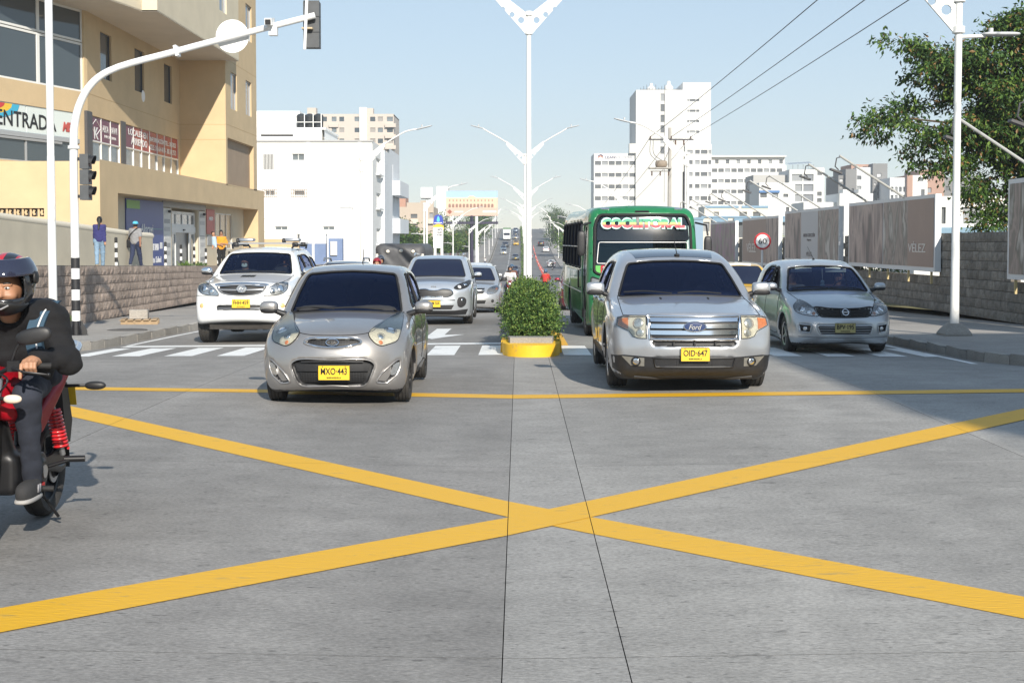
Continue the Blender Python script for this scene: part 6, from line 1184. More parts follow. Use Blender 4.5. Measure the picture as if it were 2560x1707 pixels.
# things by the left pavement, down the hill
gs = thing('price_sign', 'tall blue, yellow and white fuel price sign on a brick plinth', 'sign', (-7.85,128,-2.4)); oz = 2.4; BLS = mat('fuel_blue', (.03,.06,.4), .5); YLS = mat('fuel_yellow', (.8,.5,.03), .5)
MB().prism(list(map(tuple, catmull([(-.42,3.4+oz),(.45,3.4+oz),(.45,3.9+oz),(.35,4.2+oz),(0,4.32+oz),(-.32,4.2+oz),(-.42,3.9+oz)], 3))), 'y', -.1, .1).build('top_panel', BLS, gs); MB().prism([(-.5,3.0+oz),(-.38,2.6+oz),(.42,2.6+oz),(.58,3.0+oz),(.52,3.25+oz),(.2,3.42+oz),(-.15,3.42+oz),(-.45,3.25+oz)], 'y', -.12, .12).build('yellow_cap', YLS, gs)
MB().prism([(-.47,1.08+oz),(.47,1.08+oz),(.5,3.0+oz),(.42,3.1+oz),(-.42,3.1+oz),(-.5,3.0+oz)], 'y', -.14, .14).build('price_panel', WHT, gs)
for x in (-.3,.36): MB().box(x-.12,x+.12,-.1,.1,.3+oz,1.1+oz).build('leg', WHT, gs)
MB().box(-.6,.75,-.3,.3,-.3,.4+oz).build('plinth', mat('orange_brick', (.5,.22,.12), .9, var=.2, scale=6), gs); MB().prism(list(map(tuple, catmull([(.02,4.2+oz),(.16,3.85+oz),(.13,3.68+oz),(.02,3.62+oz),(-.12,3.7+oz),(-.12,3.88+oz)], 3)))[::-1], 'y', -.13, -.105).build('flame', mat('flame_cyan', (.1,.55,.75), .4), gs); MB().box(-.36,.38,-.12,-.105,3.48+oz,3.57+oz).build('name_strip', WHT, gs)
for i, tx in enumerate(('13875','10620','9180')): text(tx, INKM, gs, (.12,-.15,2.88-.27*i+oz), fit=(.5,.17))
bb = thing('roof_billboard', 'wide billboard showing a pink arcaded building on a dark post', 'billboard', (-7.7,215,-4)); oz = 4; PK = mat('print_pink', (.66,.42,.34), .6); PKB = mat('print_sky', (.35,.5,.68), .6); PKD = mat('print_arch', (.28,.17,.13), .6)
MB().box(-4.2,4.25,0,.3,5.85+oz,9.9+oz).build('panel', PKB, bb); MB().box(-4.2,4.25,-.03,-.005,7.14+oz,8.8+oz).build('print_facade', mat('print_salmon', (.75,.5,.36), .6), bb); MB().box(-4.2,4.25,-.03,-.005,5.85+oz,7.14+oz).build('print_street', PK, bb)
MB().prism([(-.7,8.8+oz),(.7,8.8+oz),(.3,9.1+oz),(-.3,9.1+oz)], 'y', -.03, -.005).build('print_pediment', MATS['print_salmon'], bb)
for i in range(13): x = -3.6+i*.58; MB().prism([(x-.2,7.2+oz),(x+.2,7.2+oz),(x+.2,7.65+oz),(x+.1,7.8+oz),(x-.1,7.8+oz),(x-.2,7.65+oz)], 'y', -.045, -.031).build('print_arch', PKD, bb); MB().box(x-.08,x+.08,-.045,-.031,8.2+oz,8.5+oz).build('print_window', PKD, bb)
MB().prism([(-3.6,6.1+oz),(-3.2,6.5+oz),(-3.6,6.9+oz),(-4.0,6.5+oz)], 'y', -.045, -.031).build('print_logo', mat('print_maroon', (.3,.1,.06), .6), bb); MB().box(-2.8,-1.4,-.045,-.031,6.4+oz,6.6+oz).build('print_caption', WHT, bb); MB().box(1.8,4.0,-.045,-.031,6.4+oz,6.65+oz).build('print_caption', WHT, bb)
DKB = mat('dark_navy_steel', (.025,.02,.05), .5); MB().box(-4.3,4.3,-.3,.3,4.5+oz,4.9+oz).build('walkway_beam', DKB, bb); MB().tube([(0,.2,0),(0,.2,5.9+oz)], .28, 12).build('post', DKB, bb, 40)
q = MB()
for x in (-4.1,-2,0,2,4.1): q.tube([(x,-.25,4.9+oz),(x,-.25,5.9+oz)], .05, 5)
q.build('hangers', DKB, bb)
wp = thing('sign_post', 'thick plain white post standing before the pink billboard', 'post', (-6.6,205,-4)); MB().tube([(0,0,0),(0,0,9.6)], .24, 12).build('post', LPM, wp, 40)
bk_ = thing('blank_billboard', 'blank white square billboard above the beige building', 'billboard', (-9.8,140,-3)); MB().box(-.62,.62,0,.25,9.35,10.45).build('panel', WHT, bk_); MB().box(-.6,.6,-.1,.3,9.2,9.33).build('walkway', OGL, bk_); MB().tube([(0,.1,0),(0,.1,9.3)], .1, 10).build('post', LPM, bk_, 40)
bg_ = thing('beige_building', 'beige three-storey building with stepped parapet down the hill', 'building', (-20,250,-4)); BGW = mat('far_beige', (.5,.42,.34), .9, var=.05, scale=.3)
w = tower_part(bg_, -22.9, -16.2, 250, -4, 8.2, [(2.35,3.6,6.05,6.85),(2.3,3.7,3.7,4.55),(.1,1.25,3.8,4.6),(5.9,7.0-.35,6.1,7.1)], BGW, 14, (OGL, OGL2)); w.box('parapet', 1.6,4.2,8.2,9.0,0,.5, BGW); w.box('parapet', 4.2,6.7,8.2,9.4,0,.5, BGW)
for a, c, z in ((2.2,3.8,5.0),(2.2,3.8,2.6),(-.2,1.4,2.6),(5.7,6.7,5.0)): w.box('balcony', a, c, z, z+.85, -.6, 0, mat('far_cream', (.62,.56,.48), .9))
w.box('blue_awning', 0,3.2,1.2,1.95,-1.5,-.2, mat('awning_blue', (.03,.05,.3), .6))
cb = thing('cream_tower', 'cream block rising behind the pink billboard', 'building', (-20,330,-4)); tower_part(cb, -20.6, -17.8, 330, -4, 15.4, [], WH, 8, sill=False); tower_part(cb, -17.8, -16.4, 331, -4, 9.5, [], WH, 8)
ft = thing('site_hoarding', 'grey sheet hoarding with red patches on a tan wall', 'fence', (-8.9,115,-3)); hm = [mat('sheet_grey', (.3,.3,.31), .6, var=.25, scale=1), mat('sheet_pale', (.45,.46,.48), .6, var=.2, scale=1), mat('sheet_red', (.36,.1,.1), .6, var=.3, scale=1)]; TAN = mat('tan_wall', (.45,.37,.27), .9, var=.2, scale=.4)
for i in range(44):
    y = i*3.0; z = zr(115+y)+3; zt = 1.6-(.004*y)+3+zr(115+y)*.35; o = MB().hexa([(-.04,y,zt-2.1),(.04,y,zt-2.1),(.04,y+2.9,zt-2.1),(-.04,y+2.9,zt-2.1)], [(-.04,y,zt),(.04,y,zt),(.04,y+2.9,zt-.02),(-.04,y+2.9,zt-.02)]).build('sheet_panel', hm[[0,0,1,0,2,0,1][i % 7]], ft)
q = MB()
for i in range(33): y = i*4.; zt = 1.6-(.004*y)+3+zr(115+y)*.35; q.hexa([(-.2,y,zr(115+y)+2.6),(.0-.05,y,zr(115+y)+2.6),(-.05,y+4,zr(119+y)+2.6),(-.2,y+4,zr(119+y)+2.6)], [(-.2,y,zt-2.1),(-.05,y,zt-2.1),(-.05,y+4,zt-2.12),(-.2,y+4,zt-2.12)])
q.build('base_wall', TAN, ft)
lw2 = thing('tan_wall', 'tan garden wall beyond the white building', 'wall', (-11,118,-3)); MB().box(-8,-.3,0,.3,0,3.6).build('wall', TAN, lw2)

# ------------------------------------------------------------------ trees and bushes
def leafmat(n, c): return mat(n, c, .55, var=.35, scale=30, spec=.3)
LF = [leafmat('leaf_green', (.06,.125,.022)), leafmat('leaf_bright', (.14,.22,.035)), leafmat('leaf_dark', (.03,.075,.018)), leafmat('leaf_dry', (.24,.14,.05))]
BARK = mat('bark', (.12,.09,.065), .95, var=.4, scale=10, bump=.6, stretch=(1,1,.2))
def leaves(name, C, N, size, parent, mats, w, droop=.0, seed=1, flat=.6, asp=.45):
    """many separate folded leaves at points C with outward directions N"""
    r = np.random.default_rng(seed); n = len(C); d = N + r.normal(0, .9, (n,3)); d[:,2] -= droop; d /= np.linalg.norm(d, axis=1, keepdims=True)
    s = np.cross(d, r.normal(0, 1, (n,3)) + np.array((0,0,1.5))); s /= np.linalg.norm(s, axis=1, keepdims=True) + 1e-9; u = np.cross(s, d); sz = size * r.uniform(.6, 1.35, (n,1))
    V = np.stack([C, C + d*sz*.5 + s*sz*asp*.5 + u*sz*.08, C + d*sz, C + d*sz*.5 - s*sz*asp*.5 + u*sz*.08], 1).reshape(-1,3); b = np.arange(n)*4
    F = np.concatenate([np.stack([b, b+1, b+2], 1), np.stack([b, b+2, b+3], 1)]); mi = r.choice(len(mats), n, p=w); return link(name, mesh_np(name, V, F, mats, False, np.concatenate([mi, mi])), parent)
def blob_points(blobs, n, seed, shell=.55):
    r = np.random.default_rng(seed); vol = np.array([b[3]*b[4]*b[5] for b in blobs]); k = r.choice(len(blobs), n, p=vol/vol.sum()); B = np.array(blobs)[k]; d = r.normal(0, 1, (n,3)); d /= np.linalg.norm(d, axis=1, keepdims=True); rad = shell + (1-shell)*r.random((n,1))**.7; return B[:,:3] + d*rad*B[:,3:6], d
def tree(label, loc, blobs, trunk, n_cl=300, per=40, size=.14, w=(.5,.28,.2,.02), spread=.35, seed=1, group=None, name='tree', shell=.45, droop=.3, branches=9):
    t = thing(name, label, 'tree', loc, 0, group); C, N = blob_points(blobs, n_cl, seed, shell); r = np.random.default_rng(seed+5); sp = r.normal(0, spread, (n_cl*per,3)) * np.array((1,1,.6)); P = np.repeat(C, per, 0) + sp; D = np.repeat(N, per, 0)*.6 + sp*1.2
    leaves('crown', P, D, size, t, LF, list(w), droop, seed); q = MB(); top = Vector(trunk[-1][:3]); q.tube([p[:3] for p in trunk], [p[3] for p in trunk], 9)
    for i in r.choice(n_cl, min(branches*4, n_cl), replace=False): c = Vector(C[i]); s = top.lerp(Vector(trunk[-2][:3]), r.random()*.8); m = s.lerp(c, .5) + Vector((0,0,.25)); q.tube([s, m, c], [.06*trunk[0][3]/.2, .035*trunk[0][3]/.2, .012], 5)
    q.build('trunk', BARK, t, 60); return t
tree('big spreading tree with dry pods behind the boundary wall', (16.2,38,.2), [(-5.4,-1,7.0,.9,.9,.45),(-5.3,-1,5.0,1.5,1.2,.65),(-4,-1,6.2,1.5,1.4,.85),(-3,-1,6.9,1.6,1.6,.9),(-2.4,-1,5.3,2,2,1.3),(-3.9,-1,4.3,1.7,1.4,.75),(-4.3,-1,3.5,1.0,.9,.45),(-2.8,-1,3.2,1.5,1.2,.75),(-2.3,-1,2.0,1.6,1.2,.7),(-1,-1,7.4,2,2,1),(0,0,5,3,3,2),(0,-1,3,2.5,2,1.5)], [(0,0,0,.28),(-.1,0,1.6,.24),(-.3,.1,3,.2),(-.5,.1,4.2,.13)], 760, 110, .15, (.42,.2,.3,.08), .2, 3, droop=.9, shell=.35)
rt_ = random.Random(4)
for i, (x, y, h, r, w) in enumerate([(9.8,118,5.5,2.4,'beyond the green bus'),(10.5,150,7,3.2,'on the right of the climbing avenue'),(9.6,205,7.5,3.2,'beside the distant mains poles'),(11.5,250,9,4,'below the crest on the right'),(10.5,310,9,4,'near the crest on the right'),(11,390,9,4.5,'at the crest on the right'),
        (-14,165,8,4,'behind the sheet hoarding'),(-12,190,6.5,3.6,'behind the hoarding near the pink billboard'),(-11.5,235,8,4,'beyond the pink billboard'),(-11,300,10,5,'on the left slope below the crest'),(-11,370,10,5,'at the crest on the left'),(-19,275,13,4.5,'behind the beige building'),(-24,262,12.5,4,'behind the beige building beside the brick tower'),(-16,215,6.5,4,'over the tan garden wall'),(-12,440,10,5,'left of the crest skyline'),(11.5,440,9,5,'right of the crest skyline')]):
    z = gz(7.2, y); bl_ = [(rt_.uniform(-.4,.4)*r, rt_.uniform(-.4,.4)*r, h*.62+rt_.uniform(-.25,.3)*r, r*rt_.uniform(.5,.75), r*.6, r*rt_.uniform(.35,.6)) for _ in range(7)]
    tree('round leafy tree ' + w, (x,y,z), bl_, [(0,0,0,.2),(.1,0,h*.3,.15),(.1,0,h*.5,.1)], 130, 26, .42, (.5,.3,.18,.02), .5, 20+i, 'trees along the avenue', branches=3)
# bushes in the median
BSH = [leafmat('hedge_green', (.075,.15,.03)), leafmat('hedge_bright', (.19,.27,.06)), leafmat('hedge_dark', (.03,.07,.016))]
def bush(label, loc, blobs, n, size, seed, group=None):
    t = thing('bush', label, 'bush', loc, 0, group); C, N = blob_points(blobs, n, seed, .72); C = C[C[:,2] > .02]; N = N[:len(C)]
    k = np.repeat(C, 5, 0) + np.random.default_rng(seed).normal(0, size*.7, (len(C)*5,3)); leaves('foliage', k, np.repeat(N, 5, 0)*.7 + np.random.default_rng(seed+1).normal(0,.7,(len(k),3)) + np.array((0,0,.1)), size, t, BSH, [.45,.3,.25], 0, seed, asp=.5)
    q = MB(); r = random.Random(seed)
    for i in range(14): b = r.choice(blobs); e = Vector(b[:3]) + Vector((r.uniform(-.5,.5)*b[3], r.uniform(-.5,.5)*b[4], r.uniform(-.2,.6)*b[5])); q.tube([(b[0]*.3, b[1]*.8, -.05), Vector((b[0]*.5, b[1]*.9, e.z*.5)), e], [.018,.013,.006], 5)
    q.build('stems', BARK, t, 60); return t
bush('dense green bush filling the yellow-nosed end of the median', (.2,22.4,.16), [(0,0,.45,.47,.9,.36),(.02,-.4,.34,.46,.8,.34),(0,.1,.68,.34,.7,.27),(-.05,1.2,.5,.4,.7,.4),(.12,-1.0,.2,.38,.4,.24),(-.18,-.95,.22,.3,.4,.22),(.36,-.5,.3,.2,.3,.16),(-.36,-.2,.5,.2,.3,.2),(.3,.3,.75,.22,.3,.2)], 4600, .05, 3)
bush('bush growing round the foot of the tall median lamp', (rcx(38),38,zr(38)+.16), [(0,0,.45,.42,1.6,.4),(0,-2.2,.35,.4,1.2,.32)], 900, .08, 5)
for i, y in enumerate(range(30, 36, 3)): bush('low median bush in the row behind the yellow nose', (rcx(y),y,zr(y)+.16), [(0,0,.3,.38,1.1,.28)], 380, .08, 11+i, 'low bushes along the median')
pts = []; rr_ = np.random.default_rng(2)
for y in np.arange(130, 520, .35):
    for k in range(5): pts.append((rcx(y)+rr_.uniform(-.38,.38), y, zr(y)+.2+rr_.uniform(0,.75)*(.5+.5*math.sin(y*.13)**2)))
hg = leaves('hedge', np.array(pts), rr_.normal(0,.5,(len(pts),3)) + np.array((0,0,.4)), .5, None, BSH, [.5,.4,.1], 0, 9); tag(hg, 'trimmed hedge strip on the far median', 'hedge', None, 'stuff')
for x, y, s, w in ((-9.75,28.3,9,'at the foot of the block wall beside the signal pole'),(-9.25,25.2,5,'in the corner of the block wall by the white pole'),(-12.6,52,7,'on top of the block wall'),(-12.2,48,6,'along the top edge of the block wall')):
    zt = walk_z(x,y) if y < 40 else tv(x,y); r2 = np.random.default_rng(s); C = np.array((x,y,zt)) + r2.normal(0,.1,(160,3))*np.array((.8,2.2 if y > 40 else .8,.3)); C[:,2] = zt + np.abs(r2.normal(0,.05,160)); o = leaves('weed_tuft', C - np.array((x,y,zt)), r2.normal(0,.3,(160,3)) + np.array((0,0,1.4)), .13, None, BSH, [.6,.3,.1], 0, s, asp=.2); o.location = (x,y,zt); tag(o, 'small tuft of green weeds ' + w, 'weeds', 'weed tufts')
for x, y, k in ((12.2,44,1),(12.4,54.5,2),(12.5,65,3)):
    bush('dry yellowish shrub showing ' + ['','between the figure billboards','beside the speed sign billboard','beside the magenta billboard'][k], (x,y,.1), [(0,0,1.2,.8,.9,1.0),(0,.2,.4,.9,1,.4)], 260, .12, 40+k, 'shrubs behind the boundary wall')
# corner building behind the camera, whose shade falls on the right pavement
cbk = thing('corner_block', 'plain cream corner block on the opposite side of the crossing', 'building', (20,-20,-.3))
for a, b_ in (((13.2,-8),(13.2,-20)),((34,-8),(13.2,-8)),((13.2,-20),(34,-20)),((34,-20),(34,-8))):
    L_ = (Vector(a)-Vector(b_)).length; ws_ = [(2+4*i,4+4*i,v,v+1.6) for i in range(int(L_/4)-1) for v in (1.2,4.6,8,11.4,14.6)]; w = Wall(cbk, a, b_, -.3, 18, ws_, BEI, .2, 'wall')
    for o in ws_: w.window(o, WGL, WFW, 2, 1, .07)
slab_poly('roof', [(13.3,-19.9),(33.9,-19.9),(33.9,-8.1),(13.3,-8.1)], 17.5, 17.9, BEI, cbk)
# pallet and block on the pavement
pt = thing('pallet', 'broken wooden pallet lying over a hole in the left pavement', 'pallet', (-8.55,29.6,walk_z(-8.5,29.6)), R(12)); PWD = mat('pallet_wood', (.42,.3,.18), .85, var=.3, scale=6)
for y in (-.3,0,.3): MB().box(-.4,.4,y-.05,y+.05,0,.09).build('bearer', PWD, pt)
for i in range(5): MB().box(-.42+i*.17,-.3+i*.17,-.4,.4,.095,.115).build('board', PWD, pt)
o = tag(MB().box(-.2,.2,-.13,.13,0,.2).build('concrete_block', KERBM, None), 'pale concrete block resting on the pallet', 'block'); o.location = (-8.6,29.7,pt.location.z+.117); o.rotation_euler = (0,0,R(8))

# ------------------------------------------------------------------ people
SKIN = mat('skin_tan', (.42,.22,.13), .55, var=.1, scale=12); SKIN2 = mat('skin_brown', (.27,.13,.075), .55, var=.1, scale=12); HAIR = mat('hair_black', (.012,.01,.01), .5, bump=.3, bscale=90)
def cloth(n, c, v=.2): return mat('cloth_' + n, c, .9, var=v, scale=7, bump=.35, bscale=16)
def V3(*a): return np.array(a, float)
def figure(name, label, loc, rz, J, skin, top, low, h=.022, sleeve='short', shoes=None, hair=None, fat=1.0, group=None, neck=True, cat='person', hands=True, face=-1):
    """one continuous body from a skeleton of joints, with clothes as children; faces local -Y when face = -1"""
    t = thing(name, label, cat, loc, rz, group); P = {k: np.array(v, float) for k, v in J.items()}; A = np.array(list(P.values())); f = Field(A.min(0)-.2, A.max(0)+.22, h)
    def arms(r, to): 
        d = None
        for s in 'LR':
            e = smin(rcone(f, P['sh'+s], P['el'+s], .052*fat+r, .043*fat+r), rcone(f, P['el'+s], P['ha'+s], .042*fat+r, .03*fat+r), .03) if to == 'long' else (rcone(f, P['sh'+s], P['sh'+s]*.25+P['el'+s]*.75, .055*fat+r, .055*fat+r) if to == 'short' else None)
            d = e if d is None else np.minimum(d, e)
        return d
    def torso(r):
        c, p = P['chest'], P['pelvis']; d = rcone(f, c, p, .135*fat+r, .13*fat+r)
        for s in 'LR': d = smin(d, rcone(f, P['sh'+s]*.75+c*.25, P['hi'+s]*.8+p*.2, .075*fat+r, .085*fat+r), .08)
        return smin(d, rcone(f, P['shL'], P['shR'], .06*fat+r, .06*fat+r), .06)
    def legs(r, to='long'):
        d = None
        for s in 'LR':
            e = smin(rcone(f, P['hi'+s], P['kn'+s], .088*fat+r, .06*fat+r), rcone(f, P['kn'+s], P['an'+s], .06*fat+r, .043+r), .04); d = e if d is None else smin(d, e, .02)
        return smin(d, rcone(f, P['hiL'], P['hiR'], .1*fat+r, .1*fat+r), .06)
    hd, nk = P['head'], P['neck']; head = smin(ellip(f, hd, (.076,.094,.118)), rcone(f, nk, hd - V3(0,0,.05), .056, .05), .03); head = smin(head, rcone(f, hd + V3(0,face*.095,-.005), hd + V3(0,face*.112,-.03), .012, .016), .015)
    body = smin(smin(head, torso(0), .05), arms(0, 'long'), .03); body = smin(body, legs(0), .04)
    for s in 'LR':
        d = P['ha'+s] - P['el'+s]; d = d/np.linalg.norm(d); body = smin(body, rcone(f, P['ha'+s], P['ha'+s]+d*.08, .03, .034), .02)
        for k in range(4): o = np.cross(d, V3(0,1,0)); o = o/(np.linalg.norm(o)+1e-6); body = smin(body, rcone(f, P['ha'+s]+d*.08+o*(k-1.5)*.018, P['ha'+s]+d*.15+o*(k-1.5)*.016, .009, .007), .01)
        body = smin(body, rcone(f, P['an'+s], P['to'+s], .042, .035), .02)
    link('body', f.mesh(body, 'body', skin), t); wv = .004*np.sin(f.Z*70 + f.X*25) + .003*np.sin(f.Z*38 - f.X*40)
    s_ = np.minimum(torso(.02), arms(.016, sleeve)) if sleeve else torso(.02); hem = P['pelvis'][2] - .1
    s_ = np.maximum(smin(torso(.02), arms(.016, sleeve), .03) + wv, np.maximum(hem - f.Z, f.Z - (nk[2] + .0))) if sleeve else np.maximum(s_, hem - f.Z); link('shirt', f.mesh(s_, 'shirt', top), t)
    l_ = np.maximum(legs(.016) + wv, f.Z - (P['pelvis'][2] + .06)); an = min(P['anL'][2], P['anR'][2]); link('trousers', f.mesh(l_, 'trousers', low), t)
    for s in 'LR': q = MB(); d = P['to'+s]-P['an'+s]; c = P['an'+s]*.45+P['to'+s]*.55 - V3(0,0,.012); M = Vector((d[0], d[1], 0)).to_track_quat('Y', 'Z').to_matrix(); q.sell(c, (.046, np.linalg.norm(d)*.72, .046), .75, 16, 8, M); q.build('shoe', shoes or RUB, t, 60)
    if hair is not None:
        hr = ellip(f, hd + V3(0,-face*.012,.014), (.088,.104,.122)); hr = np.maximum(hr, -ellip(f, hd + V3(0,face*.085,-.06), (.08,.085,.13)))
        if hair == 'pony': hr = smin(hr, rcone(f, hd + V3(0,-face*.1,.03), hd + V3(.02,-face*.15,-.3), .05, .03), .03)
        if hair == 'bun': hr = smin(hr, ellip(f, hd + V3(0,-face*.05,.12), (.05,.05,.04)), .03)
        link('hair', f.mesh(hr, 'hair', HAIR), t)
    for s in (-1, 1): MB().sell(hd + V3(s*.03, face*.083, .012), (.013,.012,.008)).build('eye', HAIR, t, 60)
    MB().sell(hd + V3(0, face*.088, -.06), (.024,.01,.007)).build('mouth', mat('lips', (.25,.08,.06), .5), t, 60)
    return t
def stand(stride=.16, lean=0, h=1.62, arm=.06, width=.17, armf=.1):
    k = h/1.7
    return {a: tuple(v*k for v in p) for a, p in dict(head=(0,-.02+lean,1.58), neck=(0,lean,1.44), chest=(0,lean,1.27), pelvis=(0,0,.95), shL=(width,lean,1.38), elL=(width+arm,.03-armf*.3,1.1), haL=(width+arm+.02,-armf,.86), shR=(-width,lean,1.38), elR=(-width-arm,.03+armf*.3,1.1), haR=(-width-arm-.02,armf,.86),
        hiL=(.09,0,.9), knL=(.09,stride*.4-.03,.5), anL=(.085,stride,.1+abs(stride)*.15), toL=(.1,stride-.14,.045), hiR=(-.09,0,.9), knR=(-.09,-stride*.4-.02,.5), anR=(-.085,-stride,.08), toR=(-.1,-stride-.15,.04)).items()}
# three pedestrians on the terrace
JEAN = cloth('denim_light', (.22,.33,.45)); JEAND = cloth('denim_dark', (.025,.035,.08))
figure('person', 'woman with a ponytail in a navy blouse and light jeans walking away', (-13.5,42.3,tv(-13,42.3)), R(195), stand(.2, 0, 1.62, .02, .135), SKIN, cloth('navy', (.035,.035,.15)), JEAN, sleeve='long', hair='pony', shoes=cloth('tan_shoe', (.4,.3,.18)), fat=.94)
mn = figure('person', 'man in a light blue cap and grey shirt walking with a black shoulder bag', (-14.3,49,tv(-14,49)), R(170), stand(.27, 0, 1.7, .06, .16), SKIN2, cloth('grey_shirt', (.27,.27,.28)), JEAND, hair='short', fat=1.12, shoes=cloth('grey_shoe', (.25,.25,.25)))
hd = V3(0,-.02,1.58); q = MB().sell(hd + V3(0,.005,.055), (.1,.115,.075), .9, 18, 10); q.build('cap', cloth('sky_blue', (.1,.45,.7), .08), mn, 60); MB().sell(hd + V3(0,-.13,.035), (.07,.06,.012), .8).build('cap_brim', MATS['cloth_sky_blue'], mn, 60)
bg2 = thing('shoulder_bag', 'black shoulder bag hanging at the hip of the man in the cap', 'bag', (-14.3,49,tv(-14,49)), R(170)); q = MB().sell((.24,.12,.86), (.09,.05,.14), .5).build('bag', cloth('black_bag', (.012,.012,.014)), bg2, 60); MB().tube([(.24,.17,.98),(.12,.2,1.2),(-.1,.14,1.42),(-.16,0,1.45),(-.05,-.16,1.3),(.2,-.14,1.0)], .02, 6).build('strap', MATS['cloth_black_bag'], bg2, 60)
J = stand(.06, 0, 1.62, .03, .14); J['elL'] = (.25,-.02,1.04); J['haL'] = (.05,-.2,1.06); J['elR'] = (-.24,-.05,1.06); J['haR'] = (-.02,-.2,1.0)
wm = figure('person', 'woman in an orange top and sunglasses holding a small child', (-12.95,57.2,tv(-12,57.2)-.02), R(12), J, SKIN, cloth('orange', (.75,.33,.03)), cloth('black_trousers', (.012,.012,.013)), hair='bun'); MB().box(-.055,-.01,-.13,-.1,1.51,1.535).box(.01,.055,-.13,-.1,1.51,1.535).box(-.01,.01,-.125,-.115,1.522,1.53).build('sunglasses', PLA, wm)
ch = thing('person', 'small child in a pale blue outfit held in the arms of the woman in orange', 'person', (-13.2,57.0,tv(-12,57.2)-.02), R(12)); f = Field((-.3,-.4,.75), (.3,.2,1.7), .02); b = smin(smin(rcone(f, (-.02,-.1,1.32), (0,-.12,1.05), .085,.1), ellip(f, (-.05,-.1,1.48), (.075,.08,.09)), .03), smin(rcone(f, (.03,-.12,1.05), (.1,-.22,.85), .05,.035), rcone(f, (-.05,-.12,1.05), (-.08,-.22,.85), .05,.035), .02), .03); b = smin(b, rcone(f, (-.08,-.08,1.36), (.1,-.06,1.38), .03,.025), .02); link('body', f.mesh(b, 'body', SKIN), ch)
link('romper', f.mesh(np.maximum(smin(rcone(f, (-.02,-.1,1.32), (0,-.12,1.05), .1,.115), rcone(f, (.0,-.12,1.05), (.06,-.19,.92), .075,.05), .03), f.Z - 1.37), 'romper', cloth('pale_blue', (.42,.55,.66))), ch); link('hair', f.mesh(np.maximum(ellip(f, (-.06,-.07,1.5), (.085,.09,.1)), -ellip(f, (-.0,-.19,1.46), (.1,.09,.1))), 'hair', HAIR), ch); MB().sell((-.08,-.12,1.47), (.02,.02,.01)).build('ribbon', cloth('red_ribbon', (.5,.06,.05)), ch, 60)
pd = figure('person', 'distant pedestrian in a pale shirt on the left pavement up the hill', (-6.9,268,gz(7.2,268)+.14), 0, stand(.12, 0, 1.7), SKIN2, cloth('pale_shirt', (.6,.6,.6)), JEAND, h=.04, hair='short')
pd = figure('person', 'distant worker in a lime vest standing in the right carriageway', (rcx(388)+2.2,388,gz(3,388)), 0, stand(.05, 0, 1.75), SKIN2, cloth('lime_vest', (.5,.75,.1)), JEAND, h=.04, hair='short')
pd = figure('person', 'pedestrian in a red top behind the speed sign', (9.2,52,walk_z(9.2,52)-.12), R(180), stand(.05, 0, 1.55), SKIN2, cloth('red_top', (.45,.03,.04)), JEAND, h=.03, hair='short')

# ------------------------------------------------------------------ riders and motorcycles
def helmet(parent, c, rz=0, m=None, visor=True, vm=None, h=.012, up=False, chin=None, k=1.0):
    c = V3(*c); f = Field(c - .25, c + .25, h); X, Y, Z = (f.X - c[0])/k, (f.Y - c[1])/k, (f.Z - c[2])/k
    e_ = lambda p, r: ellip(f, c + V3(*p)*k, tuple(v*k for v in r)); o = e_((0,.012,.012), (.128,.152,.15)); o = smin(o, e_((0,-.075,-.085), (.098,.085,.06)), .05); inn = e_((0,.0,-.01), (.098,.122,.13))
    op = np.maximum(np.maximum(np.abs(X) - .105, np.abs(Z + .008) - .058), Y + .03); op = smax(op, np.sqrt((X*.9)**2 + (Z+.008)**2*2.2) - .125, .03)
    s = np.maximum(np.maximum(np.maximum(o, -inn), -op), -(Z + .165)); sh = link('helmet_shell', f.mesh(s, 'helmet_shell', m), parent); sh.rotation_euler = (0,0,0)
    return f, o, op, sh
def rider(label, loc, rz, top, low, hm, skin=SKIN, J=None, h=.024, vm=None, group=None):
    J = J or dict(head=(0,-.08,1.53), neck=(0,-.03,1.38), chest=(0,.0,1.2), pelvis=(0,.15,.85), shL=(.19,.0,1.33), elL=(.29,-.2,1.1), haL=(.32,-.46,1.04), shR=(-.19,.0,1.33), elR=(-.29,-.2,1.1), haR=(-.32,-.46,1.04), hiL=(.1,.12,.84), knL=(.2,-.32,.72), anL=(.19,-.06,.36), toL=(.2,-.22,.3), hiR=(-.1,.12,.84), knR=(-.2,-.32,.72), anR=(-.19,-.06,.36), toR=(-.2,-.22,.3))
    t = figure('person', label, loc, rz, J, skin, top, low, h=h, sleeve='long', group=group); helmet(t, V3(*J['head']) + V3(0,.01,.03), 0, hm, h=.016); return t
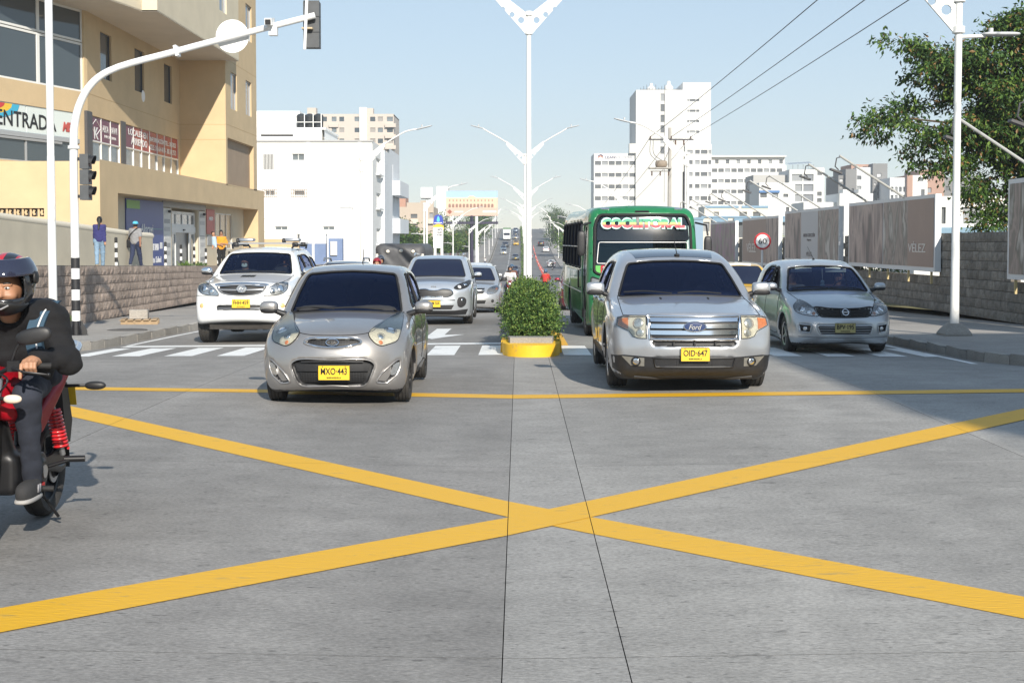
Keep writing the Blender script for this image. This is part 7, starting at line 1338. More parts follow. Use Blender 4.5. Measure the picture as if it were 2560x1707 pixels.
def motorbike(label, loc, rz, tankm, name='motorcycle', group=None):
    t = thing(name, label, 'motorcycle', loc, rz, group); wm = MB().lathe([(.2,-.05),(.27,-.055),(.295,-.03),(.3,0),(.295,.03),(.27,.055),(.2,.05)], 28, axis='x').mesh('wheel', TYR, 40); rb = MB().lathe([(.2,.04),(.2,-.04)], 24, axis='x').lathe([(.045,.06),(.045,-.06)], 10, axis='x')
    for i in range(6): a = i*math.pi/3; rb.tube([(0,0,0),(0,.2*math.cos(a),.2*math.sin(a))], .014, 5)
    rm = rb.mesh('rim', ALU, 40)
    for y in (-.64,.64): o = link('wheel', wm, t); o.location = (0,y,.3); link('rim', rm, o)
    q = MB(); [q.tube([(s*.09,-.64,.3),(s*.09,-.42,.92)], .022, 7) for s in (-1,1)]; q.build('fork', ALU, t, 60); MB().sell((0,-.12,.86), (.13,.25,.13), .8).build('fuel_tank', tankm, t, 60); MB().sell((0,.36,.82), (.13,.33,.06), .6).build('seat', RUB, t, 60)
    MB().sell((0,.0,.48), (.13,.22,.17), .5).build('engine', PLA, t, 60); MB().tube([(0,-.4,.85),(0,-.1,.72),(0,.25,.55),(0,.64,.32)], .03, 7).build('frame', PLA, t, 60); MB().sell((0,.68,.78), (.1,.22,.07), .7).build('tail_cowl', tankm, t, 60); MB().sell((0,-.5,.78), (.13,.1,.15), .7).build('headlamp_cowl', tankm, t, 60); MB().sell((0,-.58,.82), (.09,.05,.08), .8).build('headlight', LAMP, t, 60)
    MB().tube([(-.36,-.36,1.02),(-.15,-.42,1.0),(.15,-.42,1.0),(.36,-.36,1.02)], .014, 6).build('handlebar', PLA, t, 60); MB().tube([(.13,.0,.32),(.14,.4,.32),(.15,.8,.42)], [.03,.045,.045], 8).build('exhaust', ALU, t, 60); MB().lathe([(.32,-.05),(.33,.0),(.32,.05)], 12, (0,-.64,.3), 'x', 0, .3, 2.6).build('mudguard', tankm, t, 60)
    for s in (-1,1): q = MB().tube([(s*.3,-.38,1.02),(s*.36,-.4,1.2)], .008, 5).sell((s*.38,-.4,1.24), (.06,.02,.035)); q.build('mirror', PLA, t, 60)
    return t
RDM = paint('bike_red', (.32,.012,.02), .3, .25)
def bike_pair(x, y, rz, tankm, riders, lab, group=None):
    g = gz(x, y); motorbike(lab, (x,y,g), rz, tankm, group=group)
    for i, (lb, top, low, hm) in enumerate(riders): rider(lb, (x - math.sin(rz)*.0 + (.07 if i else 0), y + (.34*math.cos(rz) if i else 0), g + (.06 if i else 0)), rz, top, low, hm)
HR = paint('helmet_red', (.3,.012,.02), .2, .25); HD = paint('helmet_dark', (.05,.055,.07), .2, .25); HBL = paint('helmet_blue', (.06,.12,.2), .2, .3)
bike_pair(-4.15, 38.5, 0, HD, [('rider in a red helmet stopped in front of the canvas truck', cloth('maroon', (.25,.02,.03)), JEAND, HR), ('passenger in a dark helmet behind the rider with the red helmet', cloth('maroon', (.25,.02,.03)), JEAND, HD)], 'dark motorcycle carrying two people in front of the canvas truck')
bike_pair(-.42, 64, R(-4), RDM, [('rider in a white top on the red motorcycle near the median', cloth('white_top', (.7,.7,.7)), JEAND, HD), ('passenger in a brown top on the red motorcycle near the median', cloth('brown_top', (.14,.05,.04)), JEAND, HBL)], 'red motorcycle carrying two people beside the white car near the median')
bike_pair(1.75, 86, R(180), HD, [('rider in a red jacket and blue-black helmet riding away', cloth('red_jacket', (.5,.04,.03)), JEAND, HBL)], 'dark motorcycle riding away right of the median lamp')
bike_pair(rcx(248)+5.3, 248, R(180), HD, [('distant rider dressed in black on the right carriageway', cloth('black_jacket', (.015,.015,.017)), JEAND, HD)], 'distant dark motorcycle riding away beside the red lane posts')
# --- the big motorcycle at the left, cut by the picture edge
def big_bike():
    g = gz(-3.1, 8.2); L = (-3.02, 7.69, g); rz = R(1.5); t = thing('motorcycle', 'red motorcycle with a red coil shock ridden across the yellow lines', 'motorcycle', L, rz); rd = mat('deep_red_plastic', (.3,.004,.012), .38, spec=.25, var=.15, scale=3); DK = mat('engine_black', (.02,.02,.022), .4, .4)
    pf = [(.215,-.045),(.235,-.058),(.27,-.062),(.292,-.045),(.3,-.022)] + [(.3,-.012),(.294,-.006),(.294,.006),(.3,.012)] + [(.3,.022),(.292,.045),(.27,.062),(.235,.058),(.215,.045)]; wm_ = MB().lathe(pf, 44, axis='x').mesh('wheel', TYR, 35)
    rb = MB().lathe([(.218,.044),(.2,.035),(.2,-.035),(.218,-.044)], 36, axis='x').lathe([(.05,.09),(.06,.06),(.06,-.06),(.05,-.09)], 16, axis='x')
    for i in range(6):
        a = i*math.pi/3; c, s = math.cos(a), math.sin(a); c2, s2 = math.cos(a+.16), math.sin(a+.16); rb.hexa([(-.014,.05*c,.05*s),(.014,.05*c,.05*s),(.014,.2*c,.2*s),(-.014,.2*c,.2*s)], [(-.014,.06*c2,.06*s2),(.014,.06*c2,.06*s2),(.014,.2*c2,.2*s2),(-.014,.2*c2,.2*s2)])
    rm = rb.mesh('rim', DK, 35)
    for y in (-.66,.62): o = link('wheel', wm_, t); o.location = (0,y,.3); link('rim', rm, o); o.rotation_euler = (.4,0,0)
    q = MB(); [q.tube([(s*.1,-.66,.3),(s*.1,-.38,.98)], .026, 9) for s in (-1,1)]; q.build('fork', ALU, t, 60)
    f = Field((-.25,-.6,.5), (.25,1.05,1.1), .014); tank = ellip(f, (0,-.16,.87), (.175,.3,.16)); tank = smin(tank, smin(rcone(f, (.13,-.3,.78), (.17,-.05,.72), .05,.06), rcone(f, (-.13,-.3,.78), (-.17,-.05,.72), .05,.06), .03), .06); link('fuel_tank', f.mesh(np.maximum(tank, .66 - f.Z), 'fuel_tank', rd), t)
    shd = None
    for s in (-1, 1):
        e = smax(rcone(f, (s*.135,.18,.66), (s*.1,.72,.9), .07,.045), np.abs(f.X - s*.125) - .03, .02); shd = e if shd is None else np.minimum(shd, e)
    shd = smin(shd, smax(rcone(f, (0,.62,.86), (0,.95,.97), .09,.05), np.abs(f.Z - .72 - .25*f.Y) - .035, .02), .03); link('tail_cowl', f.mesh(shd, 'tail_cowl', rd), t)
    st_ = smax(rcone(f, (0,.08,.86), (0,.82,.94), .15,.12), np.abs(f.Z - .85 - .1*f.Y) - .04, .03); link('seat', f.mesh(st_, 'seat', RUB), t)
    eng = Field((-.22,-.35,.15), (.26,.4,.75), .016); e_ = smin(rbox(eng, (0,-.02,.4), (.13,.2,.12), .04), rcone(eng, (0,-.1,.45), (0,-.22,.68), .1,.09), .04); e_ = smin(e_, np.maximum(np.sqrt((eng.Y-.05)**2+(eng.Z-.38)**2) - .12, np.abs(eng.X-.1) - .09), .015); e_ = np.minimum(e_, np.maximum(np.sqrt((eng.Y-.05)**2+(eng.Z-.38)**2) - .075, np.abs(eng.X-.15) - .055)); link('engine', eng.mesh(e_, 'engine', DK), t); MB().tube([(.2,.05,.38),(.21,.05,.38)], .04, 12).build('engine_badge', ALU, t); MB().obox((.205,.0,.31), (.01,.07,.018)).build('engine_mark', mat('mark_red', (.5,.02,.02), .5), t)
    q = MB(); [q.tube([(s*.1,.18,.4),(s*.105,.62,.3),(s*.1,.7,.31)], .026, 8) for s in (-1,1)]; q.build('swingarm', DK, t, 60); MB().box(.1,.13,.1,.66,.34,.42).build('chain_case', DK, t)
    for s in (-1, 1):
        a, b = Vector((s*.15,.56,.4)), Vector((s*.13,.42,.74)); pts = [a.lerp(b, .12+.76*i/120) + Vector((.042*math.cos(i/120*2*math.pi*11), .042*math.sin(i/120*2*math.pi*11), 0)) for i in range(121)]; o = MB().tube([a, b], .018, 8).build('shock', ALU, t, 60); MB().tube(pts, .0095, 6).build('spring', mat('spring_red', (.55,.015,.02), .35, coat=.5), o, 60)
        MB().tube([(s*.12,.3,.36),(s*.27,.38,.4)], .012, 6).tube([(s*.22,.37,.4),(s*.34,.39,.4)], .02, 8).build('footpeg', DK, t, 60); MB().tube([(s*.12,-.05,.3),(s*.28,-.02,.29)], .018, 8).build('footpeg', RUB, t, 60)
        MB().tube([(s*.05,.86,.8),(s*.2,.88,.8)], .012, 6).sell((s*.265,.88,.8), (.07,.025,.028), .9).build('turn_signal', PLA, t, 60); MB().tube([(s*.12,-.5,.88),(s*.2,-.52,.88)], .012, 6).sell((s*.23,-.53,.88), (.05,.025,.025), .9, mi=1).build('turn_signal', [PLA, mat('lens_clear', (.75,.62,.5), .2, coat=.6)], t, 60)
        pts = catmull([(s*.12,.5,.92),(s*.16,.72,1.0),(s*.13,.98,1.06),(s*.06,1.05,1.07)], 6, False); MB().tube(pts, .022, 8).build('grab_rail', mat('rail_silver', (.5,.55,.62), .25, .7), t, 60)
        q = MB().tube([(s*.2,-.46,1.07),(s*.24,-.48,1.16),(s*.28,-.49,1.2)], .007, 6).sell((s*.34,-.5,1.225), (.1,.022,.045), .8, 20, 12, Matrix.Rotation(R(-12*s), 3, 'Y')); q.build('mirror', PLA, t, 60)
        MB().tube([(s*.1,-.42,1.0),(s*.22,-.46,1.06)], .013, 8).build('handlebar', DK, t, 60); MB().tube([(s*.22,-.46,1.06),(s*.4,-.4,1.05)], .0185, 10).build('grip', RUB, t, 60); MB().obox((s*.22,-.46,1.055), (.07,.05,.06)).build('switch_block', DK, t); MB().tube([(s*.22,-.51,1.05),(s*.3,-.55,1.03),(s*.41,-.5,1.01)], .007, 6).sell((s*.415,-.495,1.01), (.012,.012,.012)).build('lever', DK, t, 60)
        MB().tube(catmull([(s*.1,-.42,1.02),(s*.2,-.52,.98),(s*.12,-.5,.88)], 5, False), .006, 5).build('cable', DK, t, 60)
    MB().sell((0,-.56,.86), (.14,.1,.16), .8).build('headlamp_cowl', rd, t, 60); MB().sell((0,-.64,.86), (.1,.05,.09), .8).build('headlight', LAMP, t, 60); MB().tube([(-.12,-.4,1.0),(.12,-.4,1.0)], .02, 8).build('yoke', DK, t, 60)
    MB().lathe([(.33,-.07),(.345,-.04),(.35,0),(.345,.04),(.33,.07)], 16, (0,.62,.3), 'x', 0, R(-8), R(75)).build('rear_mudguard', PLA, t, 60); MB().prism([(.78,.84),(.9,.82),(1.0,.56),(.95,.42),(.86,.44)], 'x', -.075, .075).build('plate_hanger', PLA, t); pl_ = MB().obox((0,1.0,.72), (.2,.008,.13), Matrix.Rotation(R(15), 3, 'X')).build('number_plate', YEL, t); MB().sell((0,.97,.9), (.07,.03,.035)).build('tail_lamp', RED, t, 60)
    MB().tube(catmull([(-.1,-.2,.4),(-.14,0,.28),(-.16,.4,.3),(-.17,.85,.42)], 5, False), [.025]*10 + [.045]*6, 9).build('exhaust', ALU, t, 60); MB().tube([(.1,.1,.28),(.17,.15,.2),(.2,.3,.06)], .01, 6).build('side_stand', DK, t, 60); MB().tube([(0,-.38,.95),(0,-.1,.78),(0,.3,.75),(0,.75,.86)], .03, 8).tube([(0,-.3,.85),(0,-.2,.3),(0,.15,.25),(0,.2,.6)], .025, 8).build('frame', DK, t, 60)
    MB().lathe([(.09,-.004),(.09,.004),(.06,.004),(.06,-.004)], 24, (.07,.62,.3), 'x').build('hub_plate', ALU, t, 60)
    # ------ its rider
    JJ = dict(head=(.13,-.3,1.46), neck=(.11,-.2,1.31), chest=(.07,-.06,1.14), pelvis=(0,.14,.93), shL=(.3,-.13,1.29), elL=(.43,-.2,1.06), haL=(.31,-.41,1.1), shR=(-.1,-.13,1.29), elR=(-.3,-.2,1.1), haR=(-.3,-.41,1.1), hiL=(.11,.12,.91), knL=(.22,-.28,.86), anL=(.17,-.06,.34), toL=(.19,-.24,.27), hiR=(-.11,.12,.91), knR=(-.22,-.28,.86), anR=(-.17,-.06,.34), toR=(-.19,-.24,.27))
    r = thing('person', 'motorcyclist in a black hooded jacket, dark jeans and red-black helmet', 'person', L, rz); P = {k: np.array(v, float) for k, v in JJ.items()}
    f = Field((-.5,-.6,.2), (.58,.4,1.72), .017); blk = cloth('black_hoodie', (.006,.006,.008), .4); jn = cloth('jeans_grey_blue', (.03,.036,.055), .35)
    def leg(o=0):
        d = None
        for s in 'LR':
            e = smin(rcone(f, P['hi'+s], P['kn'+s], .1+o, .075+o), rcone(f, P['kn'+s], P['an'+s], .075+o, .052+o), .05); d = e if d is None else smin(d, e, .02)
        return smin(d, rcone(f, P['hiL'], P['hiR'], .12+o, .12+o), .07)
    tor = smin(rcone(f, P['chest'], P['pelvis'], .16, .16), rcone(f, P['shL'], P['shR'], .085, .085), .1); tor = smin(tor, smin(rcone(f, P['shL'], P['hiL'], .1, .11), rcone(f, P['shR'], P['hiR'], .1, .11), .05), .08)
    arm = None
    for s in 'LR': e = smin(rcone(f, P['sh'+s], P['el'+s], .085, .072), rcone(f, P['el'+s], P['ha'+s]*.93+P['el'+s]*.07, .07, .048), .05); arm = e if arm is None else np.minimum(arm, e)
    wr = .0065*np.sin(f.Z*26 + f.X*14 + 4*np.sin(f.Y*9 + f.X*7)) + .004*np.sin(f.Z*61 - f.X*23 + 3*np.sin(f.Z*8 + f.Y*17))
    link('body', f.mesh(smin(smin(leg(-.015), tor + .015, .05), smin(arm + .014, rcone(f, P['neck'], P['head'], .06, .06), .04), .04), 'body', SKIN), r)
    hood = smin(np.maximum(rcone(f, P['neck'] + V3(-.1,.02,-.0), P['neck'] + V3(.1,.02,0), .085, .085), -rcone(f, P['neck']+V3(0,-.03,.03), P['head'], .075, .1)), rcone(f, P['neck'] + V3(-.02,.1,.03), P['neck'] + V3(.06,.1,0), .06, .06), .05)
    link('jacket', f.mesh(np.maximum(smin(smin(tor, arm, .05), hood, .04) + wr, .86 - f.Z + .15*f.Y), 'jacket', blk), r); link('jeans', f.mesh(np.maximum(leg() + wr*.7, f.Z - 1.02), 'jeans', jn), r)
    for s in 'LR':
        o = MB().sell(P['an'+s]*.5 + P['to'+s]*.5 + V3(0,-.01,-.0), (.05,.145,.06), .75, 20, 12).sell(P['an'+s] + V3(0,.0,.02), (.05,.06,.075), .8).sell(P['an'+s]*.5+P['to'+s]*.5 + V3(0,-.01,-.045), (.054,.15,.02), .7, mi=1).build('shoe', [cloth('shoe_charcoal', (.035,.035,.037)), mat('shoe_sole', (.35,.34,.33), .8)], r, 60)
        if s == 'L': text('N', mat('shoe_mark', (.25,.25,.27), .6), o, P['an'+s]*.5 + P['to'+s]*.5 + V3(.053,.02,.01), R(90), fit=(.05,.045))
    # gloveless hand closed on the grip, forefinger over the lever
    for sg in (1, -1):
        c = V3(sg*.31,-.435,1.065); hf = Field(c - V3(.1,.17,.14), c + V3(.1,.09,.1), .0065); pm_ = rbox(hf, c + V3(0,.0,.012), (.043,.04,.02), .018); pm_ = smin(pm_, rcone(hf, c + V3(sg*.02,.06,.03), c + V3(0,.0,.015), .033, .032), .025)
        for k, x in enumerate((-.035,-.012,.012,.034)):
            a = c + V3(sg*x,-.035,.02); lnk = [(0,-.035,-.012),(0,-.04,-.035),(0,-.022,-.058)] if k else [(0,-.045,-.02),(0,-.062,-.06),(0,-.066,-.088)]
            x = [a] + [c + V3(sg*x, -.035, .02) + V3(*q_) for q_ in lnk]
            for m_, n_ in zip(x, x[1:]): pm_ = smin(pm_, rcone(hf, m_, n_, .0105, .0095), .006)
        pm_ = smin(pm_, rcone(hf, c + V3(-sg*.04,.01,.0), c + V3(-sg*.055,-.03,-.03), .013, .01), .012); link('hand', hf.mesh(pm_, 'hand', SKIN), r)
    MB().lathe([(.047,-.022),(.05,0),(.047,.022)], 18, axis='y').build('wristwatch', mat('watch_blue', (.12,.16,.24), .3, .5), r, 60).location = (.325,-.365,1.088)
    bs = mat('strap_blue', (.035,.08,.13), .8, var=.2, scale=9); pts = catmull([(.31,-.08,1.4),(.29,-.23,1.33),(.26,-.265,1.2),(.27,-.21,1.04)], 6, False); q = MB(); n = len(pts)
    for s_, w_ in ((.0,.045),): q.add([tuple(p + V3(-w_,-.012,0)) for p in pts] + [tuple(p + V3(w_,-.012,0)) for p in pts] + [tuple(p + V3(-w_,.03,0)) for p in pts] + [tuple(p + V3(w_,.03,0)) for p in pts], [(i, n+i, n+i+1, i+1) for i in range(n-1)] + [(n+i, 3*n+i, 3*n+i+1, n+i+1) for i in range(n-1)] + [(2*n+i, i, i+1, 2*n+i+1) for i in range(n-1)])
    bp_ = thing('backpack', 'dark backpack with blue straps worn by the motorcyclist', 'backpack', L, rz); q.build('shoulder_strap', bs, bp_, 60); MB().tube([tuple(p + V3(.018,-.02,0)) for p in pts[2:-3]], .005, 5).build('reflective_piping', mat('piping', (.7,.72,.74), .4), bp_, 60); bf = Field((-.3,-.05,.8), (.42,.5,1.5), .022); link('bag', bf.mesh(rbox(bf, (.07,.17,1.13), (.19,.13,.27), .08) + .006*np.sin(bf.Z*40), 'bag', cloth('bag_navy', (.012,.014,.024))), bp_)
    # face and helmet
    c = V3(.13,-.31,1.47); hf = Field(c - V3(.1,.14,.14), c + V3(.1,.1,.14), .0065); X, Y, Z = hf.X-c[0], hf.Y-c[1], hf.Z-c[2]; fc = ellip(hf, c, (.078,.098,.118)); fc = smin(fc, rcone(hf, c + V3(0,-.088,.012), c + V3(0,-.112,-.028), .011,.016), .014); fc = smin(fc, ellip(hf, c + V3(0,-.088,-.028), (.024,.018,.012)), .01)
    for s in (-1,1): fc = smax(fc, -ellip(hf, c + V3(s*.032,-.1,.014), (.02,.014,.011)), .012); fc = smin(fc, ellip(hf, c + V3(s*.045,-.066,-.03), (.026,.026,.022)), .03); fc = smin(fc, rcone(hf, c + V3(s*.014,-.094,.032), c + V3(s*.05,-.08,.034), .009,.008), .012)
    fc = smin(fc, ellip(hf, c + V3(0,-.092,-.058), (.026,.012,.006)), .008); fc = smin(fc, ellip(hf, c + V3(0,-.09,-.071), (.022,.013,.007)), .008); link('face', hf.mesh(fc, 'face', mat('skin_face', (.4,.2,.115), .5, var=.12, scale=14)), r)
    for s in (-1,1): o = MB().sell(c + V3(s*.032,-.09,.014), (.015,.01,.007)).build('eye', mat('eye_white', (.6,.58,.55), .3), r, 60); MB().sell(c + V3(s*.031,-.097,.014), (.006,.005,.006)).build('iris', HAIR, o, 60); MB().tube([c + V3(s*.013,-.1,.037), c + V3(s*.033,-.098,.043), c + V3(s*.053,-.084,.037)], [.004,.005,.003], 5).build('eyebrow', HAIR, r, 60)
    MB().tube([c + V3(-.024,-.1,-.0645), c + V3(0,-.104,-.063), c + V3(.024,-.1,-.0645)], .0028, 5).build('mouth', mat('lips', (.25,.08,.06)), r, 60)
    hm = bpy.data.materials.new('helmet_stripes'); hm.use_nodes = True; n = hm.node_tree.nodes; l = hm.node_tree.links; b = n['Principled BSDF']; tc = n.new('ShaderNodeTexCoord'); sx = n.new('ShaderNodeSeparateXYZ'); wv = n.new('ShaderNodeTexWave'); wv.bands_direction = 'X'; wv.inputs['Scale'].default_value = 3.4; wv.inputs['Distortion'].default_value = 1.2; wv.inputs['Detail'].default_value = 0; wv.inputs['Phase Offset'].default_value = 1.0; cr = n.new('ShaderNodeValToRGB'); cr.color_ramp.interpolation = 'CONSTANT'; e = cr.color_ramp.elements; e[0].color = (.012,.012,.014,1); e[1].position = .72; e[1].color = (.42,.01,.018,1); l.new(tc.outputs['Object'], wv.inputs['Vector']); l.new(tc.outputs['Object'], sx.inputs[0]); gt = n.new('ShaderNodeMath'); gt.operation = 'GREATER_THAN'; gt.inputs[1].default_value = 1.575; l.new(sx.outputs['Z'], gt.inputs[0]); ml = n.new('ShaderNodeMath'); ml.operation = 'MULTIPLY'; l.new(gt.outputs[0], ml.inputs[0]); l.new(wv.outputs['Fac'], ml.inputs[1]); l.new(ml.outputs[0], cr.inputs[0]); l.new(cr.outputs[0], b.inputs['Base Color']); b.inputs['Roughness'].default_value = .25; b.inputs['Coat Weight'].default_value = 1
    ht = thing('helmet', 'glossy red and black full-face helmet with its visor raised', 'helmet', L, rz); ff, o_, op_, sh_ = helmet(ht, c + V3(0,.01,.03), 0, hm, h=.01, k=1.13); hc = c + V3(0,.01,.03)
    # chin guard, raised visor, vents
    cf = Field(hc - .26, hc + .26, .01); kk = 1.13; X, Y, Z = (cf.X-hc[0])/kk, (cf.Y-hc[1])/kk, (cf.Z-hc[2])/kk; o2 = smin(ellip(cf, hc + V3(0,.012,.012)*kk, (.128*kk,.152*kk,.15*kk)), ellip(cf, hc + V3(0,-.075,-.085)*kk, (.098*kk,.085*kk,.06*kk)), .05)
    link('chin_guard', cf.mesh(np.maximum(np.maximum(np.maximum(o2 - .006, -(o2 + .01)), Z + .072 + .02*np.abs(X)/.1), np.maximum(Y - .03, -(Z + .16))), 'chin_guard', mat('matt_black', (.014,.014,.015), .5)), ht)
    link('visor', cf.mesh(np.maximum(np.maximum(np.maximum(o2 - .022, -(o2 + .004)), np.abs(Z - .095 - .1*Y) - .042), Y - .05), 'visor', mat('smoked_visor', (.018,.02,.04), .06, coat=1)), ht)
    for s in (-1,1): MB().sell(hc + V3(s*.155,.01,.04), (.012,.035,.035), .8).build('visor_pivot', PLA, ht, 60); MB().tube([hc + V3(s*.065,-.175,-.11), hc + V3(s*.03,-.19,-.13), hc + V3(s*.014,-.192,-.13)], .006, 6).build('chin_vent', mat('vent_grey', (.25,.25,.26), .4), ht, 60)
big_bike()
# people seen through the windscreens
def bust(label, loc, top, extra=None, skin=SKIN2, cap=None, mask=None):
    t = thing('person', label, 'person', loc); f = Field((-.3,-.2,-.1), (.3,.25,.72), .024); b = smin(smin(ellip(f, (0,0,.55), (.078,.095,.115)), rcone(f, (0,.02,.4), (0,.01,.5), .055,.05), .03), smin(rcone(f, (-.17,.03,.34), (.17,.03,.34), .065,.065), rcone(f, (0,.03,.25), (0,.03,0), .15,.14), .08), .05); link('body', f.mesh(b, 'body', skin), t)
    s = np.maximum(smin(rcone(f, (-.17,.03,.34), (.17,.03,.34), .08,.08), rcone(f, (0,.03,.25), (0,.03,0), .165,.155), .08), f.Z - .42); link('shirt', f.mesh(s, 'shirt', top), t); link('hair', f.mesh(np.maximum(ellip(f, (0,.012,.565), (.088,.104,.12)), -ellip(f, (0,-.09,.5), (.09,.08,.12))), 'hair', HAIR), t)
    if cap: MB().sell((0,0,.61), (.1,.115,.07), .9).sell((0,-.11,.6), (.07,.06,.012)).build('cap', cap, t, 60)
    if mask: MB().sell((0,-.075,.5), (.06,.03,.045), .8).build('face_mask', mask, t, 60)
    for s_ in (-1,1): MB().sell((s_*.03,-.088,.56), (.012,.01,.007)).build('eye', HAIR, t, 60)
    MB().sell((0,-.1,.53), (.012,.014,.02)).build('nose', skin, t, 60); return t
g = gz(-5, 25); bust('driver in a black cap at the wheel of the white off-roader', (-4.68,26.45,g+.98), cloth('dark_shirt', (.04,.04,.05)), cap=cloth('black_cap', (.012,.012,.014))); bust('passenger with a white face mask in the white off-roader', (-5.5,26.4,g+.92), cloth('dark_shirt', (.04,.04,.05)), mask=cloth('mask_white', (.65,.7,.7)))
g = gz(5.3, 22); bust('driver of the dusty silver car seen through the windscreen', (5.67,23.4,g+.66), cloth('wine_shirt', (.12,.05,.05))); bust('front passenger of the dusty silver car seen through the windscreen', (4.87,23.4,g+.66), cloth('grey_top', (.2,.2,.22)), skin=SKIN)

# ------------------------------------------------------------------ near traffic
for f in (grey_hatchback, silver_crossover, silver_sedan, white_offroader): f()
# --- silver-blue crossover with tiger-nose grille behind the grey hatchback
def tiger(c):
    gr = [(-.42,.84),(-.2,.875),(-.1,.85),(0,.845),(.1,.85),(.2,.875),(.42,.84),(.45,.77),(.33,.69),(.12,.7),(0,.69),(-.12,.7),(-.33,.69),(-.45,.77)]; c.patch('upper_grille', gr, 'front', mesh_material(), .012, .02); c.line('grille_surround', gr, 'front', CHR, .014, .016, True)
    hl = [(.47,.9),(.55,.97),(.7,1.02),(.82,1.05),(.84,.98),(.78,.91),(.66,.87),(.54,.86)]; hs = c.patch('headlight', hl, 'front', PLA, .012, .02, sym=True)
    for s, h in ((1,hs[0]),(-1,hs[1])): c.bowl('reflector', s*.6, .915, .045, 'front', mat('lamp_white', (.85,.85,.85), .3), .016, h, .4); c.bowl('reflector', s*.73, .96, .05, 'front', CHR, .016, h, .4)
    fo = [(.57,.66),(.7,.68),(.76,.62),(.74,.5),(.64,.44),(.57,.48)]; fs = c.patch('fog_lamp', fo, 'front', PLA, .012, .02, sym=True)
    for s, h in ((1,fs[0]),(-1,fs[1])): c.bowl('reflector', s*.67, .61, .035, 'front', CHR, .016, h, .4)
    c.line('bumper_slot', [(-.5,.615),(.5,.615)], 'front', PLA, .012, .006, smooth=False); c.patch('lower_grille', [(-.48,.5),(.48,.5),(.42,.4),(-.42,.4)], 'front', PLA, .012, .02, smooth=False); c.patch('lower_bumper', [(-.8,.4),(-.5,.37),(.5,.37),(.8,.4),(.75,.28),(-.75,.28)], 'front', PLA, .014, .02, smooth=False); c.plate('DNM 504', None, 0, .53, .02)
    p, _ = c.at([(0,.93)], 'front', .01); text('KIA', CHR, c.root, (0, p[0][1]-.004, .93), fit=(.13,.04))
c = plain_car('suv', 'pale silver-blue crossover with wide mesh grille behind the grey hatchback', (-2.02,31.1,gz(-2,32)), paint('ice_silver', (.58,.62,.67), .55, .28), h=.035, face=tiger, plate='x'); 
for s in (-.62,.62): MB().tube([(s,2.2,1.66),(s,2.35,1.7),(s,3.8,1.66),(s,3.95,1.6)], .018, 7).build('roof_rail', CHR, c.root, 60)
def sail(c):
    hl = [(.42,.62),(.46,.75),(.6,.82),(.74,.84),(.78,.76),(.72,.66),(.58,.61)]; hs = c.patch('headlight', hl, 'front', LAMP, .012, .02, sym=True); [c.patch('lens', hl if s > 0 else mir(hl), 'front', LENS, .024, .02, parent=h) for s, h in ((1,hs[0]),(-1,hs[1]))]; c.patch('turn_lamp', [(.68,.8),(.76,.81),(.76,.75),(.7,.74)], 'front', AMB, .02, .01, sym=True, smooth=False)
    c.patch('upper_grille', [(-.36,.78),(.36,.78),(.34,.74),(-.34,.74)], 'front', PLA, .012, .02, smooth=False); c.patch('mid_grille', [(-.34,.69),(.34,.69),(.3,.6),(-.3,.6)], 'front', mesh_material(), .012, .02, smooth=False); c.line('grille_bar', [(-.36,.715),(.36,.715)], 'front', CHR, .018, .014, smooth=False); c.patch('lower_grille', [(-.4,.42),(.4,.42),(.36,.32),(-.36,.32)], 'front', mesh_material(), .012, .02, smooth=False)
    for s in (1,-1): c.bowl('fog_lamp', s*.6, .4, .05, 'front', PLA, .008, None, .3)
    c.plate('DNM 504', None, 0, .5, .02, mat('plate_white', (.7,.7,.68), .5))
plain_car('sedan', 'silver sedan with clear headlamps and black mirrors behind the silver-blue crossover', (-1.42,40.6,gz(-1.4,41.5)), paint('bright_silver', (.55,.56,.57), .6, .3), h=.035, face=sail, plate='x', mirm=PLA)
plain_car('suv', 'white crossover waiting behind the silver sedan near the median', (-1.75,49.2,gz(-1.6,50)), paint('white2', (.8,.8,.79), 0, .3, dust=.04), h=.045, glassm=mat('teal_glass', (.03,.06,.07), .08, coat=.5))
c = plain_car('suv', 'grey crossover with roof rails behind the white off-roader', (-5.8,41.5,gz(-5.8,42)), paint('slate', (.2,.21,.22), .5, .35), h=.05)
for s in (-.66,.66): MB().tube([(s,2.1,1.66),(s,2.2,1.74),(s,3.6,1.72),(s,3.75,1.62)], .03, 7).build('roof_rail', ALU, c.root, 60)
plain_car('hatch', 'dark red hatchback half hidden behind the green bus', (2.2,44,gz(2.2,45)), paint('wine_red', (.24,.012,.03), .45, .28), h=.04)
tx = plain_car('hatch', 'yellow taxi with a white roof strip behind the silver crossover', (5.35,30.2,gz(5.3,31)), paint('taxi_yellow', (.8,.46,.02), 0, .3, dust=.05), h=.035, name='taxi_car'); tx.line('roof_strip', [(-.3,1.43),(0,1.45),(.3,1.43)], 'front', WHT, .03, .01)
